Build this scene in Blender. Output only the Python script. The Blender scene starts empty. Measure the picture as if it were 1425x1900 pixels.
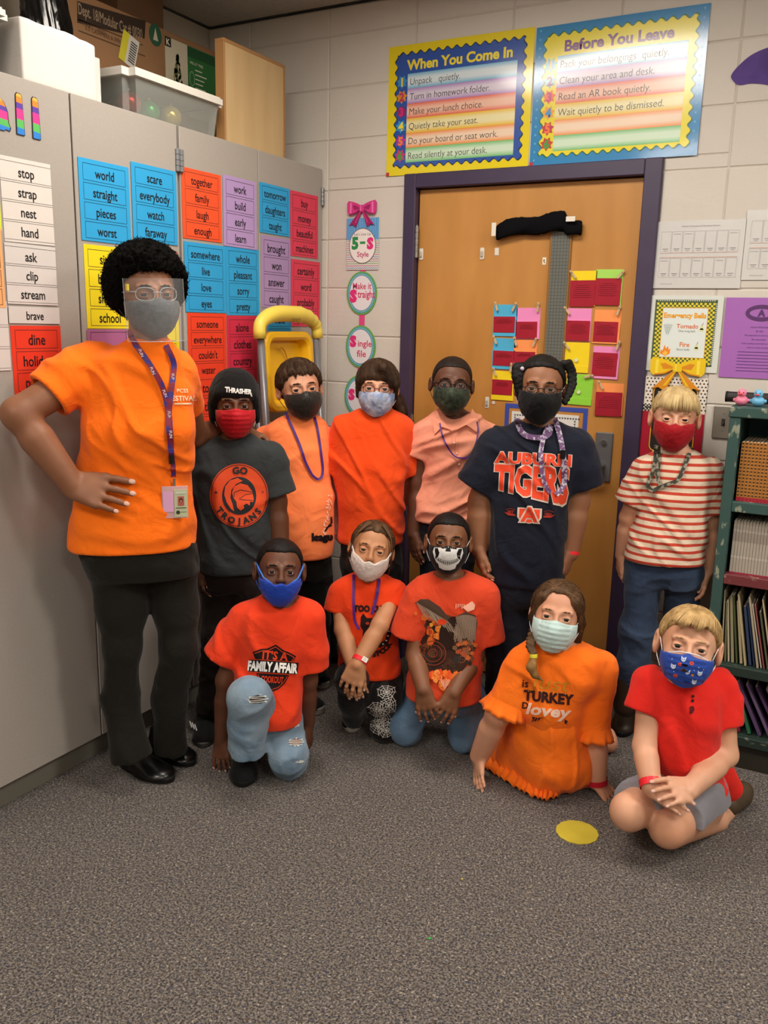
import bpy, bmesh, math, random
import numpy as np
from mathutils import Vector, Matrix
from mathutils.bvhtree import BVHTree

random.seed(7)
RNG = np.random.RandomState(11)
SC = bpy.context.scene
COL = SC.collection

# ------------------------------------------------------------------ camera
F_PX, CX, CY = 1612.9, 712.5, 950.0
CAM = np.array([2.10965, -3.35455, 1.49208])
YAW, PITCH, ROLL = 0.4925779, -0.2134251, -0.0226028
def _rot(a, b, c):
    Y = np.array([[math.cos(a), -math.sin(a), 0], [math.sin(a), math.cos(a), 0], [0, 0, 1]])
    P = np.array([[1, 0, 0], [0, math.cos(b), -math.sin(b)], [0, math.sin(b), math.cos(b)]])
    R = np.array([[math.cos(c), 0, math.sin(c)], [0, 1, 0], [-math.sin(c), 0, math.cos(c)]])
    return Y @ P @ R
CR = _rot(YAW, PITCH, ROLL)
cd = bpy.data.cameras.new('camera')
cam = bpy.data.objects.new('camera', cd)
COL.objects.link(cam)
cd.sensor_fit = 'HORIZONTAL'; cd.sensor_width = 36.0; cd.lens = 36.0 * F_PX / 1425.0
cd.clip_start = 0.05; cd.clip_end = 50
M = Matrix.Identity(4)
for i in range(3):
    M[i][0] = CR[i, 0]; M[i][1] = CR[i, 2]; M[i][2] = -CR[i, 1]; M[i][3] = CAM[i]
cam.matrix_world = M
SC.camera = cam

# ------------------------------------------------------------------ world, lamps, exposure
wd = bpy.data.worlds.new('world'); SC.world = wd; wd.use_nodes = True
wd.node_tree.nodes['Background'].inputs[0].default_value = (0.5, 0.55, 0.62, 1)
wd.node_tree.nodes['Background'].inputs[1].default_value = 0.05
SC.view_settings.view_transform = 'Standard'
SC.view_settings.look = 'None'
SC.view_settings.gamma = 1.0
SC.view_settings.use_curve_mapping = False
SC.view_settings.exposure = 0.12
CEIL = 2.76
# ceiling light fittings (x, y, power): each gets a real fitting further down
TROFFERS = [(0.92, -1.30, 23), (0.92, -3.74, 30), (3.36, -1.30, 44), (3.36, -3.74, 30), (0.92, -6.1, 12), (3.36, -6.1, 12)]
for (lx, ly, pw) in TROFFERS:
    ld = bpy.data.lights.new('tube_light', 'AREA')
    ld.shape = 'RECTANGLE'; ld.size = 1.12; ld.size_y = 0.52; ld.energy = pw
    ld.color = (1.0, 0.945, 0.875)
    lo = bpy.data.objects.new('tube_light', ld); COL.objects.link(lo)
    lo.location = (lx, ly, CEIL - 0.012)

# ------------------------------------------------------------------ pixel <-> place helpers (real depths)
HD = np.array([-math.sin(YAW), math.cos(YAW)])
def ray(u, v):
    return CR @ np.array([(u - CX) / F_PX, 1.0, -(v - CY) / F_PX])
def at(u, v, D):
    d = ray(u, v); return CAM + d * (D / (d[:2] @ HD))
def floor_at(u, v, z=0.0):
    d = ray(u, v); return CAM + d * ((z - CAM[2]) / d[2])
def wal(u, v, y=0.0):
    d = ray(u, v); q = CAM + d * ((y - CAM[1]) / d[1]); return float(q[0]), float(q[2])
def cab(u, v, x=-0.024):
    d = ray(u, v); q = CAM + d * ((x - CAM[0]) / d[0]); return float(q[1]), float(q[2])

# ------------------------------------------------------------------ colours and materials
def lin(h):
    if not isinstance(h, str): return tuple(h[:3]) + (1.0,)
    h = h.lstrip('#'); r = []
    for i in (0, 2, 4):
        c = int(h[i:i+2], 16) / 255.0
        r.append(c / 12.92 if c <= 0.04045 else ((c + 0.055) / 1.055) ** 2.4)
    return (r[0], r[1], r[2], 1.0)
MATS = {}
def mat(name, color=None, rough=0.6, spec=0.35, metal=0.0, var=0.0, vscale=8.0, color2=None, bump=0.0, bscale=60.0,
        stretch=(1, 1, 1), vcol=False, coat=0.0, sheen=0.0, sss=0.0, alpha=1.0, trans=0.0, emit=None, estr=0.0, detail=3.0, thr=None, wave=None):
    if name in MATS: return MATS[name]
    m = bpy.data.materials.new(name); MATS[name] = m; m.use_nodes = True
    nt = m.node_tree; nd = nt.nodes; lk = nt.links; b = nd['Principled BSDF']
    b.inputs['Roughness'].default_value = rough
    b.inputs['Specular IOR Level'].default_value = spec
    b.inputs['Metallic'].default_value = metal
    b.inputs['Coat Weight'].default_value = coat
    b.inputs['Coat Roughness'].default_value = 0.12
    b.inputs['Sheen Weight'].default_value = sheen
    b.inputs['Alpha'].default_value = alpha
    b.inputs['Transmission Weight'].default_value = trans
    if sss > 0:
        b.inputs['Subsurface Weight'].default_value = sss
        b.inputs['Subsurface Radius'].default_value = (0.6, 0.25, 0.12)
        b.inputs['Subsurface Scale'].default_value = 0.01
    tc = nd.new('ShaderNodeTexCoord'); mp = nd.new('ShaderNodeMapping'); lk.new(tc.outputs['Object'], mp.inputs['Vector'])
    mp.inputs['Scale'].default_value = stretch
    if vcol:
        a = nd.new('ShaderNodeAttribute'); a.attribute_name = 'Col'
        src = a.outputs['Color']
    else:
        rgb = nd.new('ShaderNodeRGB'); rgb.outputs[0].default_value = lin(color); src = rgb.outputs[0]
    if var > 0 or color2 is not None:
        n = nd.new('ShaderNodeTexNoise'); n.inputs['Scale'].default_value = vscale; n.inputs['Detail'].default_value = detail
        lk.new(mp.outputs[0], n.inputs['Vector'])
        mx = nd.new('ShaderNodeMix'); mx.data_type = 'RGBA'
        rm = nd.new('ShaderNodeMapRange')
        rm.inputs[1].default_value, rm.inputs[2].default_value = thr if thr else (0.3, 0.7)
        lk.new(n.outputs[0], rm.inputs[0]); lk.new(rm.outputs[0], mx.inputs[0])
        lk.new(src, mx.inputs[6])
        if color2 is not None: mx.inputs[7].default_value = lin(color2)
        else:
            hs = nd.new('ShaderNodeHueSaturation'); hs.inputs['Value'].default_value = 1 - var
            lk.new(src, hs.inputs['Color']); lk.new(hs.outputs[0], mx.inputs[7])
        src = mx.outputs[2]
    lk.new(src, b.inputs['Base Color'])
    if bump > 0:
        n2 = nd.new('ShaderNodeTexNoise'); n2.inputs['Scale'].default_value = bscale; n2.inputs['Detail'].default_value = 2
        lk.new(mp.outputs[0], n2.inputs['Vector'])
        bp = nd.new('ShaderNodeBump'); bp.inputs['Strength'].default_value = bump; bp.inputs['Distance'].default_value = 0.003
        lk.new(n2.outputs[0], bp.inputs['Height']); lk.new(bp.outputs[0], b.inputs['Normal'])
    if emit is not None:
        b.inputs['Emission Color'].default_value = lin(emit); b.inputs['Emission Strength'].default_value = estr
    return m
def paper(): return mat('printed_paper', vcol=True, rough=0.55, spec=0.3)
def ink(): return mat('printed_ink', vcol=True, rough=0.6, spec=0.2)
def glossy(): return mat('laminated_print', vcol=True, rough=0.22, spec=0.5, coat=0.6, bump=0.25, bscale=9)

# ------------------------------------------------------------------ object helpers
def link(o, parent=None):
    COL.objects.link(o)
    if parent is not None: o.parent = parent
    return o
def tag(o, label=None, cat=None, group=None, kind=None):
    if label: o['label'] = label
    if cat: o['category'] = cat
    if group: o['group'] = group
    if kind: o['kind'] = kind
    return o
def empty(name, loc=(0, 0, 0), rotz=0.0):
    e = bpy.data.objects.new(name, None); e.empty_display_size = 0.05
    e.location = loc; e.rotation_euler = (0, 0, rotz); return link(e)
def mesh_obj(name, verts, faces, material, parent=None, smooth=False, cols=None):
    """verts are world coordinates; when the parent is moved they are turned into its frame"""
    me = bpy.data.meshes.new(name)
    verts = np.asarray(verts, dtype=float).reshape(-1, 3)
    o = bpy.data.objects.new(name, me)
    if parent is not None:
        mw = pworld(parent).inverted()
        A = np.array(mw)
        verts = verts @ A[:3, :3].T + A[:3, 3]
    if isinstance(faces, np.ndarray):
        nf, k = faces.shape
        me.vertices.add(len(verts)); me.vertices.foreach_set('co', verts.astype(np.float32).ravel())
        me.loops.add(nf * k); me.loops.foreach_set('vertex_index', faces.astype(np.int32).ravel())
        me.polygons.add(nf); me.polygons.foreach_set('loop_start', np.arange(0, nf * k, k, dtype=np.int32))
        try: me.polygons.foreach_set('loop_total', np.full(nf, k, dtype=np.int32))
        except Exception: pass
        me.update(calc_edges=True)
    else:
        me.from_pydata([tuple(v) for v in verts], [], faces)
    if smooth:
        me.polygons.foreach_set('use_smooth', [True] * len(me.polygons))
    if cols is not None:   # per vertex colours
        ca = me.color_attributes.new('Col', 'FLOAT_COLOR', 'POINT')
        ca.data.foreach_set('color', np.asarray(cols, dtype=np.float32).ravel())
    if material is not None: me.materials.append(material)
    me.update()
    return link(o, parent)
def pworld(o):
    m = Matrix.LocRotScale(o.location, o.rotation_euler, o.scale)
    return m if o.parent is None else pworld(o.parent) @ m
def bm_to(name, bm, material, parent=None, smooth=False):
    me = bpy.data.meshes.new(name)
    if parent is not None:
        bmesh.ops.transform(bm, matrix=pworld(parent).inverted(), verts=bm.verts)
    bm.to_mesh(me); bm.free()
    if smooth: me.polygons.foreach_set('use_smooth', [True] * len(me.polygons))
    me.materials.append(material)
    return link(bpy.data.objects.new(name, me), parent)
def add_box(bm, x0, x1, y0, y1, z0, z1, bev=0.0, seg=1, mtx=None):
    r = bmesh.ops.create_cube(bm, size=1.0)
    vs = r['verts']
    T = Matrix.Translation(((x0+x1)/2, (y0+y1)/2, (z0+z1)/2)) @ Matrix.Diagonal((abs(x1-x0), abs(y1-y0), abs(z1-z0), 1))
    bmesh.ops.transform(bm, matrix=T, verts=vs)
    if bev > 0:
        es = list({e for v in vs for e in v.link_edges})
        rr = bmesh.ops.bevel(bm, geom=es, offset=bev, segments=seg, affect='EDGES', profile=0.5)
        vs = list({v for f in rr['faces'] for v in f.verts} | {v for v in vs if v.is_valid})
    if mtx is not None: bmesh.ops.transform(bm, matrix=mtx, verts=vs)
    return vs
def box(name, x0, x1, y0, y1, z0, z1, material, parent=None, bev=0.0, seg=1, mtx=None):
    bm = bmesh.new(); add_box(bm, x0, x1, y0, y1, z0, z1, bev, seg, mtx)
    return bm_to(name, bm, material, parent)
def tube_mesh(pts, rad, n=8, closed=False):
    pts = [np.asarray(p, float) for p in pts]; N = len(pts)
    rads = rad if hasattr(rad, '__len__') else [rad] * N
    V = []; Fc = []; prev = None
    for i in range(N):
        if closed: t = pts[(i+1) % N] - pts[i-1]
        else: t = pts[min(i+1, N-1)] - pts[max(i-1, 0)]
        t = t / (np.linalg.norm(t) + 1e-12)
        if prev is None:
            a = np.array([0, 0, 1.0]) if abs(t[2]) < 0.9 else np.array([1.0, 0, 0])
        else: a = prev
        b = a - t * (a @ t); b /= np.linalg.norm(b) + 1e-12; prev = b; c = np.cross(t, b)
        for k in range(n):
            an = 2 * math.pi * k / n
            V.append(pts[i] + rads[i] * (b * math.cos(an) + c * math.sin(an)))
    M_ = N if closed else N - 1
    for i in range(M_):
        for k in range(n):
            j = (i + 1) % N
            Fc.append((i*n+k, i*n+(k+1) % n, j*n+(k+1) % n, j*n+k))
    if not closed:
        Fc.append(tuple(range(n-1, -1, -1))); Fc.append(tuple((N-1)*n+k for k in range(n)))
    return V, Fc
class MB:
    """collects shapes of one part"""
    def __init__(s): s.V = []; s.F = []; s.C = []
    def add(s, V, F, c=None):
        o = len(s.V); s.V += [tuple(v) for v in V]; s.F += [tuple(i+o for i in f) for f in F]
        if c is not None: s.C += [lin(c)] * len(V)
    def tube(s, pts, r, n=8, closed=False, c=None): s.add(*tube_mesh(pts, r, n, closed), c)
    def ribbon(s, pts, nrm, w, c=None, th=0.0012):
        P = [np.asarray(p, float) for p in pts]; N = len(P); V = []; F = []
        nr = nrm if isinstance(nrm, list) else [nrm] * N
        for i in range(N):
            t = P[min(i+1, N-1)] - P[max(i-1, 0)]; t /= np.linalg.norm(t) + 1e-9
            n = np.asarray(nr[i], float); sd = np.cross(t, n); sd /= np.linalg.norm(sd) + 1e-9
            n2 = np.cross(sd, t)
            for a, b in ((-1, -1), (1, -1), (1, 1), (-1, 1)): V.append(P[i] + sd*w/2*a + n2*th/2*b)
        for i in range(N-1):
            for k in range(4): F.append((i*4+k, i*4+(k+1) % 4, i*4+4+(k+1) % 4, i*4+4+k))
        F.append((3, 2, 1, 0)); F.append(tuple((N-1)*4+k for k in range(4)))
        s.add(V, F, c)
    def build(s, name, material, parent=None, smooth=False):
        return mesh_obj(name, s.V, s.F, material, parent, smooth, s.C if s.C else None)

# ------------------------------------------------------------------ flat print: letters and shapes
_tc = {}
def text2d(s, bold=0.0, res=2):
    key = (s, bold, res)
    if key in _tc: return _tc[key]
    cu = bpy.data.curves.new('t', 'FONT'); cu.body = s; cu.size = 1.0; cu.offset = bold; cu.resolution_u = res
    ob = bpy.data.objects.new('t', cu); me = bpy.data.meshes.new_from_object(ob)
    V = np.array([v.co[:2] for v in me.vertices]).reshape(-1, 2); F = [tuple(p.vertices) for p in me.polygons]
    bpy.data.objects.remove(ob); bpy.data.curves.remove(cu); bpy.data.meshes.remove(me)
    if len(V) == 0: V = np.zeros((0, 2))
    _tc[key] = (V, F); return _tc[key]
class Print:
    """polygons in a 2-D frame (metres) with colours; later laid on a plane or on cloth"""
    def __init__(s): s.V = []; s.F = []; s.C = []
    def poly(s, pts, c, z=0.0):
        o = len(s.V); s.V += [(x, y, z) for x, y in pts]; s.F.append(tuple(range(o, o+len(pts)))); s.C += [lin(c)] * len(pts)
    def rect(s, x0, y0, x1, y1, c, z=0.0): s.poly([(x0, y0), (x1, y0), (x1, y1), (x0, y1)], c, z)
    def grad(s, x0, y0, x1, y1, stops, z=0.0):
        n = len(stops) - 1
        for i in range(n):
            a = y0 + (y1-y0)*i/n; b = y0 + (y1-y0)*(i+1)/n; o = len(s.V)
            s.V += [(x0, a, z), (x1, a, z), (x1, b, z), (x0, b, z)]; s.F.append((o, o+1, o+2, o+3))
            s.C += [lin(stops[i])]*2 + [lin(stops[i+1])]*2
    def frame(s, x0, y0, x1, y1, t, c, z=0.0):
        s.rect(x0, y0, x1, y0+t, c, z); s.rect(x0, y1-t, x1, y1, c, z); s.rect(x0, y0+t, x0+t, y1-t, c, z); s.rect(x1-t, y0+t, x1, y1-t, c, z)
    def ell(s, cx, cy, rx, ry, c, z=0.0, n=28, wav=0.0, k=0):
        s.poly([(cx + rx*(1+wav*math.sin(k*2*math.pi*i/n))*math.cos(2*math.pi*i/n), cy + ry*(1+wav*math.sin(k*2*math.pi*i/n))*math.sin(2*math.pi*i/n)) for i in range(n)], c, z)
    def ring(s, cx, cy, rx, ry, t, c, z=0.0, n=36, a0=0, a1=360):
        for i in range(n):
            a = math.radians(a0+(a1-a0)*i/n); b = math.radians(a0+(a1-a0)*(i+1)/n)
            s.poly([(cx+rx*math.cos(a), cy+ry*math.sin(a)), (cx+rx*math.cos(b), cy+ry*math.sin(b)), (cx+(rx-t)*math.cos(b), cy+(ry-t)*math.sin(b)), (cx+(rx-t)*math.cos(a), cy+(ry-t)*math.sin(a))], c, z)
    def line(s, pts, w, c, z=0.0):
        for (x0, y0), (x1, y1) in zip(pts[:-1], pts[1:]):
            L = math.hypot(x1-x0, y1-y0) + 1e-9; nx, ny = -(y1-y0)/L*w/2, (x1-x0)/L*w/2
            ex, ey = (x1-x0)/L*w*.3, (y1-y0)/L*w*.3
            s.poly([(x0-ex-nx, y0-ey-ny), (x1+ex-nx, y1+ey-ny), (x1+ex+nx, y1+ey+ny), (x0-ex+nx, y0-ey+ny)], c, z)
    def text(s, t, cx, cy, h, c, z=0.0, maxw=None, bold=0.0, sx=1.0, align='c', rot=0.0, shear=0.0, res=2):
        """h: height of a capital letter"""
        V, F = text2d(t, bold, res)
        if len(V) == 0: return
        k = h / 0.70; X = V[:, 0]*k*sx; Y = V[:, 1]*k
        w = X.max() - X.min()
        if maxw and w > maxw: X = X * maxw / w; w = maxw
        if align == 'c': X = X - (X.max()+X.min())/2
        else: X = X - X.min()
        Y = Y - h/2; X = X + shear*Y
        ca, sa = math.cos(rot), math.sin(rot)
        o = len(s.V)
        s.V += [(cx + x*ca - y*sa, cy + x*sa + y*ca, z) for x, y in zip(X, Y)]
        s.F += [tuple(i+o for i in f) for f in F]; s.C += [lin(c)] * len(X)
    def arc_text(s, t, cx, cy, r, a_mid, h, c, z=0.0, step=None, bold=0.02, inward=False, ry=None):
        ry = ry or r; n = len(t); step = step or math.degrees(h*1.05/r)
        for i, ch in enumerate(t):
            if ch == ' ': continue
            a = a_mid + (i-(n-1)/2)*(step if inward else -step); ar = math.radians(a)
            s.text(ch, cx+r*math.cos(ar), cy+ry*math.sin(ar), h, c, z, bold=bold, rot=ar+(math.pi/2 if inward else -math.pi/2))
    def lay(s, name, origin, ux, uy, un, material, parent=None, step=0.0004, base=0.0006):
        O = np.asarray(origin, float); ux = np.asarray(ux, float); uy = np.asarray(uy, float); un = np.asarray(un, float)
        A = np.array(s.V); V = O + A[:, :1]*ux + A[:, 1:2]*uy + (base + A[:, 2:3]*step)*un
        return mesh_obj(name, V, s.F, material, parent, False, s.C)
WX, WZ, WN = (1, 0, 0), (0, 0, 1), (0, -1, 0)        # a sheet on the back wall
KX, KN = (0, 1, 0), (1, 0, 0)                        # a sheet on the cabinet doors (x to the right = +y)
# ================================================================== the room
CMU = 0.2032; CML = 0.4064; Z0 = 2.044; XL = -0.637; XR = 5.3; YB = -6.9
block_m = mat('painted_block', '#d3ccc3', rough=0.62, spec=0.3, var=0.07, vscale=3.5, bump=0.35, bscale=45)
mortar_m = mat('painted_mortar', '#c6beb4', rough=0.75, bump=0.3, bscale=80)
ceil_m = mat('ceiling_tile_face', '#b9b2a8', rough=0.95, spec=0.1, var=0.12, vscale=40, bump=0.5, bscale=160)
grid_m = mat('ceiling_bar_paint', '#b9b2a6', rough=0.6)
plain_wall = mat('plain_wall_paint', '#bdb4a6', rough=0.8, var=0.05, vscale=3, bump=0.2)
# carpet: grey loop pile with dark, blue, and beige flecks
def carpet():
    m = bpy.data.materials.new('flecked_grey_carpet'); m.use_nodes = True
    nt = m.node_tree; nd = nt.nodes; lk = nt.links; b = nd['Principled BSDF']; b.inputs['Roughness'].default_value = 1.0
    b.inputs['Specular IOR Level'].default_value = 0.08; b.inputs['Sheen Weight'].default_value = 0.15
    tc = nd.new('ShaderNodeTexCoord')
    def noise(sc, det, lo, hi, ca, cb, base=None):
        n = nd.new('ShaderNodeTexNoise'); n.inputs['Scale'].default_value = sc; n.inputs['Detail'].default_value = det
        lk.new(tc.outputs['Object'], n.inputs['Vector'])
        r = nd.new('ShaderNodeMapRange'); r.inputs[1].default_value = lo; r.inputs[2].default_value = hi; lk.new(n.outputs[0], r.inputs[0])
        mx = nd.new('ShaderNodeMix'); mx.data_type = 'RGBA'; lk.new(r.outputs[0], mx.inputs[0])
        if base is None: mx.inputs[6].default_value = lin(ca)
        else: lk.new(base, mx.inputs[6])
        mx.inputs[7].default_value = lin(cb); return mx.outputs[2], n
    s, n1 = noise(170, 3, 0.40, 0.60, '#3a3635', '#7a726b')
    s, n2 = noise(110, 2, 0.60, 0.66, None, '#3c3d50', s)
    s, n3 = noise(130, 2, 0.62, 0.68, None, '#a39a8e', s)
    s, n4 = noise(95, 2, 0.63, 0.70, None, '#52402f', s)
    s, n5 = noise(145, 2, 0.60, 0.66, None, '#222020', s)
    lk.new(s, b.inputs['Base Color'])
    bp = nd.new('ShaderNodeBump'); bp.inputs['Strength'].default_value = 0.8; bp.inputs['Distance'].default_value = 0.004
    n = nd.new('ShaderNodeTexNoise'); n.inputs['Scale'].default_value = 260; lk.new(tc.outputs['Object'], n.inputs['Vector'])
    lk.new(n.outputs[0], bp.inputs['Height']); lk.new(bp.outputs[0], b.inputs['Normal'])
    return m
tag(box('floor', XL-0.1, XR, YB, 0.25, -0.06, 0.0, carpet()), kind='structure')

# door opening
DX0, DX1, DZ = 0.4295, 1.3441, 2.034
FX0, FX1, FZ = 0.3765, 1.4065, 2.090
wb = bmesh.new()
for (x0, x1, z0, z1) in ((XL-0.1, FX0+0.01, 0, CEIL), (FX1-0.01, XR, 0, CEIL), (FX0+0.01, FX1-0.01, FZ-0.01, CEIL)):
    add_box(wb, x0, x1, 0.004, 0.2, z0, z1)
wall_back = tag(bm_to('wall_back', wb, mortar_m), kind='structure')
# the painted blocks, each its own piece, standing 9 mm proud of the mortar
blk_cache = {}
def block(x0, x1, z0, z1):
    w, h = round(x1-x0, 3), round(z1-z0, 3)
    if w < 0.02 or h < 0.02: return
    if (w, h) not in blk_cache:
        bm = bmesh.new(); add_box(bm, -w/2, w/2, -0.0, 0.03, -h/2, h/2, 0.003, 1)
        me = bpy.data.meshes.new('block'); bm.to_mesh(me); bm.free(); me.materials.append(block_m); blk_cache[(w, h)] = me
    o = bpy.data.objects.new('block', blk_cache[(w, h)]); link(o, wall_back)
    o.location = ((x0+x1)/2, RNG.uniform(0, 0.0012), (z0+z1)/2)
G = 0.0022
for k in range(-11, 5):
    za, zb = Z0 + k*CMU, Z0 + (k+1)*CMU
    za, zb = max(za, 0.0), min(zb, CEIL)
    if zb - za < 0.03: continue
    for n in range(-2, 8):
        xa, xb = max(n*CML, XL), (n+1)*CML
        # cut round the door frame
        if zb > 0 and za < FZ - 0.001 and xb > FX0 and xa < FX1:
            if za < FZ - 0.06 and zb > FZ + 0.02: segs = [(xa, xb, FZ + 0.004, zb)]
            else: segs = []
            if zb > FZ and za < FZ: segs = [(xa, xb, FZ, zb)]
            if xa < FX0: segs.append((xa, FX0, za, min(zb, FZ) if segs else zb))
            if xb > FX1: segs.append((FX1, xb, za, min(zb, FZ) if segs else zb))
        else: segs = [(xa, xb, za, zb)]
        for (a, b_, c, d) in segs: block(a+G, b_-G, c+G, d-G)
tag(box('wall_left', XL-0.15, XL, YB, 0.2, 0, CEIL, plain_wall), kind='structure')
tag(box('wall_right', XR, XR+0.1, YB, 0.2, 0, CEIL, plain_wall), kind='structure')
tag(box('wall_front', XL-0.1, XR+0.1, YB-0.1, YB, 0, CEIL, plain_wall), kind='structure')
# dropped ceiling
ceiling = tag(box('ceiling', XL-0.1, XR, YB, 0.2, CEIL+0.03, CEIL+0.09, grid_m), kind='structure')
TW, TL_ = 0.61, 1.22
gx0, gy0 = 0.92-0.61-1.22*2, -1.30-0.305-0.61*12
tile_me = {}
def tile(x0, x1, y0, y1):
    x0, x1, y0, y1 = max(x0, XL), min(x1, XR), max(y0, YB), min(y1, 0.0)
    if x1-x0 < 0.05 or y1-y0 < 0.05: return
    key = (round(x1-x0, 3), round(y1-y0, 3))
    if key not in tile_me:
        bm = bmesh.new(); w, h = key; add_box(bm, -w/2+.012, w/2-.012, -h/2+.012, h/2-.012, 0.006, 0.028, 0.002)
        me = bpy.data.meshes.new('ceiling_tile'); bm.to_mesh(me); bm.free(); me.materials.append(ceil_m); tile_me[key] = me
    o = bpy.data.objects.new('tile', tile_me[key]); link(o, ceiling); o.location = ((x0+x1)/2, (y0+y1)/2, CEIL)
for i in range(8):
    for j in range(16):
        x, y = gx0 + i*1.22, gy0 + j*0.61
        if any(abs(x+0.61-tx) < 0.3 and abs(y+0.305-ty) < 0.2 for tx, ty, _ in TROFFERS): continue
        tile(x, x+1.22, y, y+0.61)
bars = bmesh.new()
for i in range(9):
    x = gx0 + i*1.22
    if XL < x < XR: add_box(bars, x-.012, x+.012, YB, 0, CEIL-0.002, CEIL+0.03)
for j in range(17):
    y = gy0 + j*0.61
    if YB < y < 0: add_box(bars, XL, XR, y-.012, y+.012, CEIL-0.0015, CEIL+0.03)
bm_to('ceiling_bars', bars, grid_m, ceiling)
lamp_m = mat('lamp_diffuser', '#fff4e0', rough=0.5, emit='#fff0d8', estr=6.0)
for i, (lx, ly, pw) in enumerate(TROFFERS):
    e = empty('ceiling_light', (lx, ly, CEIL))
    tag(e, ['recessed fluorescent ceiling light nearest the door', 'recessed fluorescent ceiling light above the middle of the carpet', 'recessed fluorescent ceiling light near the right side of the door wall',
            'recessed fluorescent ceiling light in the middle of the room at right', 'recessed fluorescent ceiling light at the far end beside the cabinets', 'recessed fluorescent ceiling light in the far right corner'][i], 'ceiling light', 'recessed ceiling lights')
    fb = bmesh.new()
    for (a, b_, c, d) in ((-.6, .6, -.3, -.27), (-.6, .6, .27, .3), (-.6, -.57, -.27, .27), (.57, .6, -.27, .27)):
        add_box(fb, lx+a, lx+b_, ly+c, ly+d, CEIL-0.01, CEIL+0.02)
    bm_to('frame', fb, grid_m, e)
    box('diffuser', lx-.57, lx+.57, ly-.27, ly+.27, CEIL+0.0, CEIL+0.012, lamp_m, e)
for nm, b_ in (('baseboard_back', (FX1+0.02, XR, -0.008, 0.004, 0, 0.10)), ('baseboard_back_left', (0.0, FX0-0.02, -0.008, 0.004, 0, 0.10))):
    tag(box(nm, *b_, mat('vinyl_base', '#3b3636', rough=0.5), bev=0.002), kind='structure')

# ------------------------------------------------------------------ door
wood_m = mat('honey_wood_veneer', '#c98f4a', rough=0.42, spec=0.4, color2='#b57d3b', vscale=2.6, stretch=(3.2, 3.2, 0.75), detail=6, coat=0.15)
frame_m = mat('dark_purple_paint', '#40344f', rough=0.38, spec=0.45, var=0.12, vscale=12)
steel_m = mat('brushed_steel', '#a8a6a0', rough=0.32, metal=0.9, var=0.1, vscale=30, stretch=(1, 1, 8))
dark_steel = mat('dull_steel', '#85878a', rough=0.4, metal=0.6)
door = empty('door_1', (DX0, 0, 0)); tag(door, kind='structure')
box('door_slab', DX0+0.003, DX1-0.003, 0.020, 0.064, 0.008, DZ-0.003, wood_m, door, bev=0.002)
fb = bmesh.new()
for (x0, x1, z0, z1) in ((FX0, DX0, 0, FZ), (DX1, FX1, 0, FZ), (DX0, DX1, DZ, FZ)):
    add_box(fb, x0, x1, -0.018, 0.075, z0, z1, 0.003)
for (x0, x1, z0, z1) in ((DX0, DX0+.014, 0, DZ), (DX1-.014, DX1, 0, DZ), (DX0, DX1, DZ-.014, DZ)):
    add_box(fb, x0, x1, 0.066, 0.11, z0, z1)
bm_to('door_frame', fb, frame_m, door)
box('door_backing', FX0, FX1, 0.11, 0.13, 0, FZ, mat('dark_corridor', '#15131a', rough=1), door)
for zc in (1.825, 1.05, 0.28):
    hb = MB()
    for k in range(5):
        z = zc - 0.062 + k*0.025
        hb.tube([(DX0+0.004, -0.001, z), (DX0+0.004, -0.001, z+0.0235)], 0.0085, 10)
    hb.tube([(DX0+0.004, -0.001, zc-.064), (DX0+0.004, -0.001, zc+.066)], 0.004, 8)
    hb.build('hinge', steel_m, door)
# narrow wired-glass window
glx0, glx1, glz0, glz1 = 1.008, 1.078, 1.30, 1.875
def wired():
    m = mat('wired_glass', '#6d6f6a', rough=0.25, spec=0.5, var=0.1, vscale=5)
    nt = m.node_tree; nd = nt.nodes; lk = nt.links; b = nd['Principled BSDF']
    src = b.inputs['Base Color'].links[0].from_socket
    tc = nd.new('ShaderNodeTexCoord'); sx = nd.new('ShaderNodeSeparateXYZ'); lk.new(tc.outputs['Object'], sx.inputs[0])
    outs = []
    for ax in ('X', 'Z'):
        mm = nd.new('ShaderNodeMath'); mm.operation = 'MULTIPLY'; mm.inputs[1].default_value = 1/0.0125; lk.new(sx.outputs[ax], mm.inputs[0])
        fr = nd.new('ShaderNodeMath'); fr.operation = 'FRACT'; lk.new(mm.outputs[0], fr.inputs[0])
        lt = nd.new('ShaderNodeMath'); lt.operation = 'LESS_THAN'; lt.inputs[1].default_value = 0.14; lk.new(fr.outputs[0], lt.inputs[0]); outs.append(lt.outputs[0])
    mxx = nd.new('ShaderNodeMath'); mxx.operation = 'MAXIMUM'; lk.new(outs[0], mxx.inputs[0]); lk.new(outs[1], mxx.inputs[1])
    mx = nd.new('ShaderNodeMix'); mx.data_type = 'RGBA'; lk.new(mxx.outputs[0], mx.inputs[0]); lk.new(src, mx.inputs[6]); mx.inputs[7].default_value = lin('#4d4f4c')
    lk.new(mx.outputs[2], b.inputs['Base Color']); return m
box('window_pane', glx0, glx1, 0.012, 0.0185, glz0, glz1, wired(), door)
gb = bmesh.new()
for (a, b_, c, d) in ((glx0-.008, glx0, glz0-.008, glz1+.008), (glx1, glx1+.008, glz0-.008, glz1+.008), (glx0, glx1, glz0-.008, glz0), (glx0, glx1, glz1, glz1+.008)):
    add_box(gb, a, b_, 0.010, 0.021, c, d, 0.002)
bm_to('window_frame', gb, mat('bead_wood', '#8d6534', rough=0.5), door)
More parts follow.
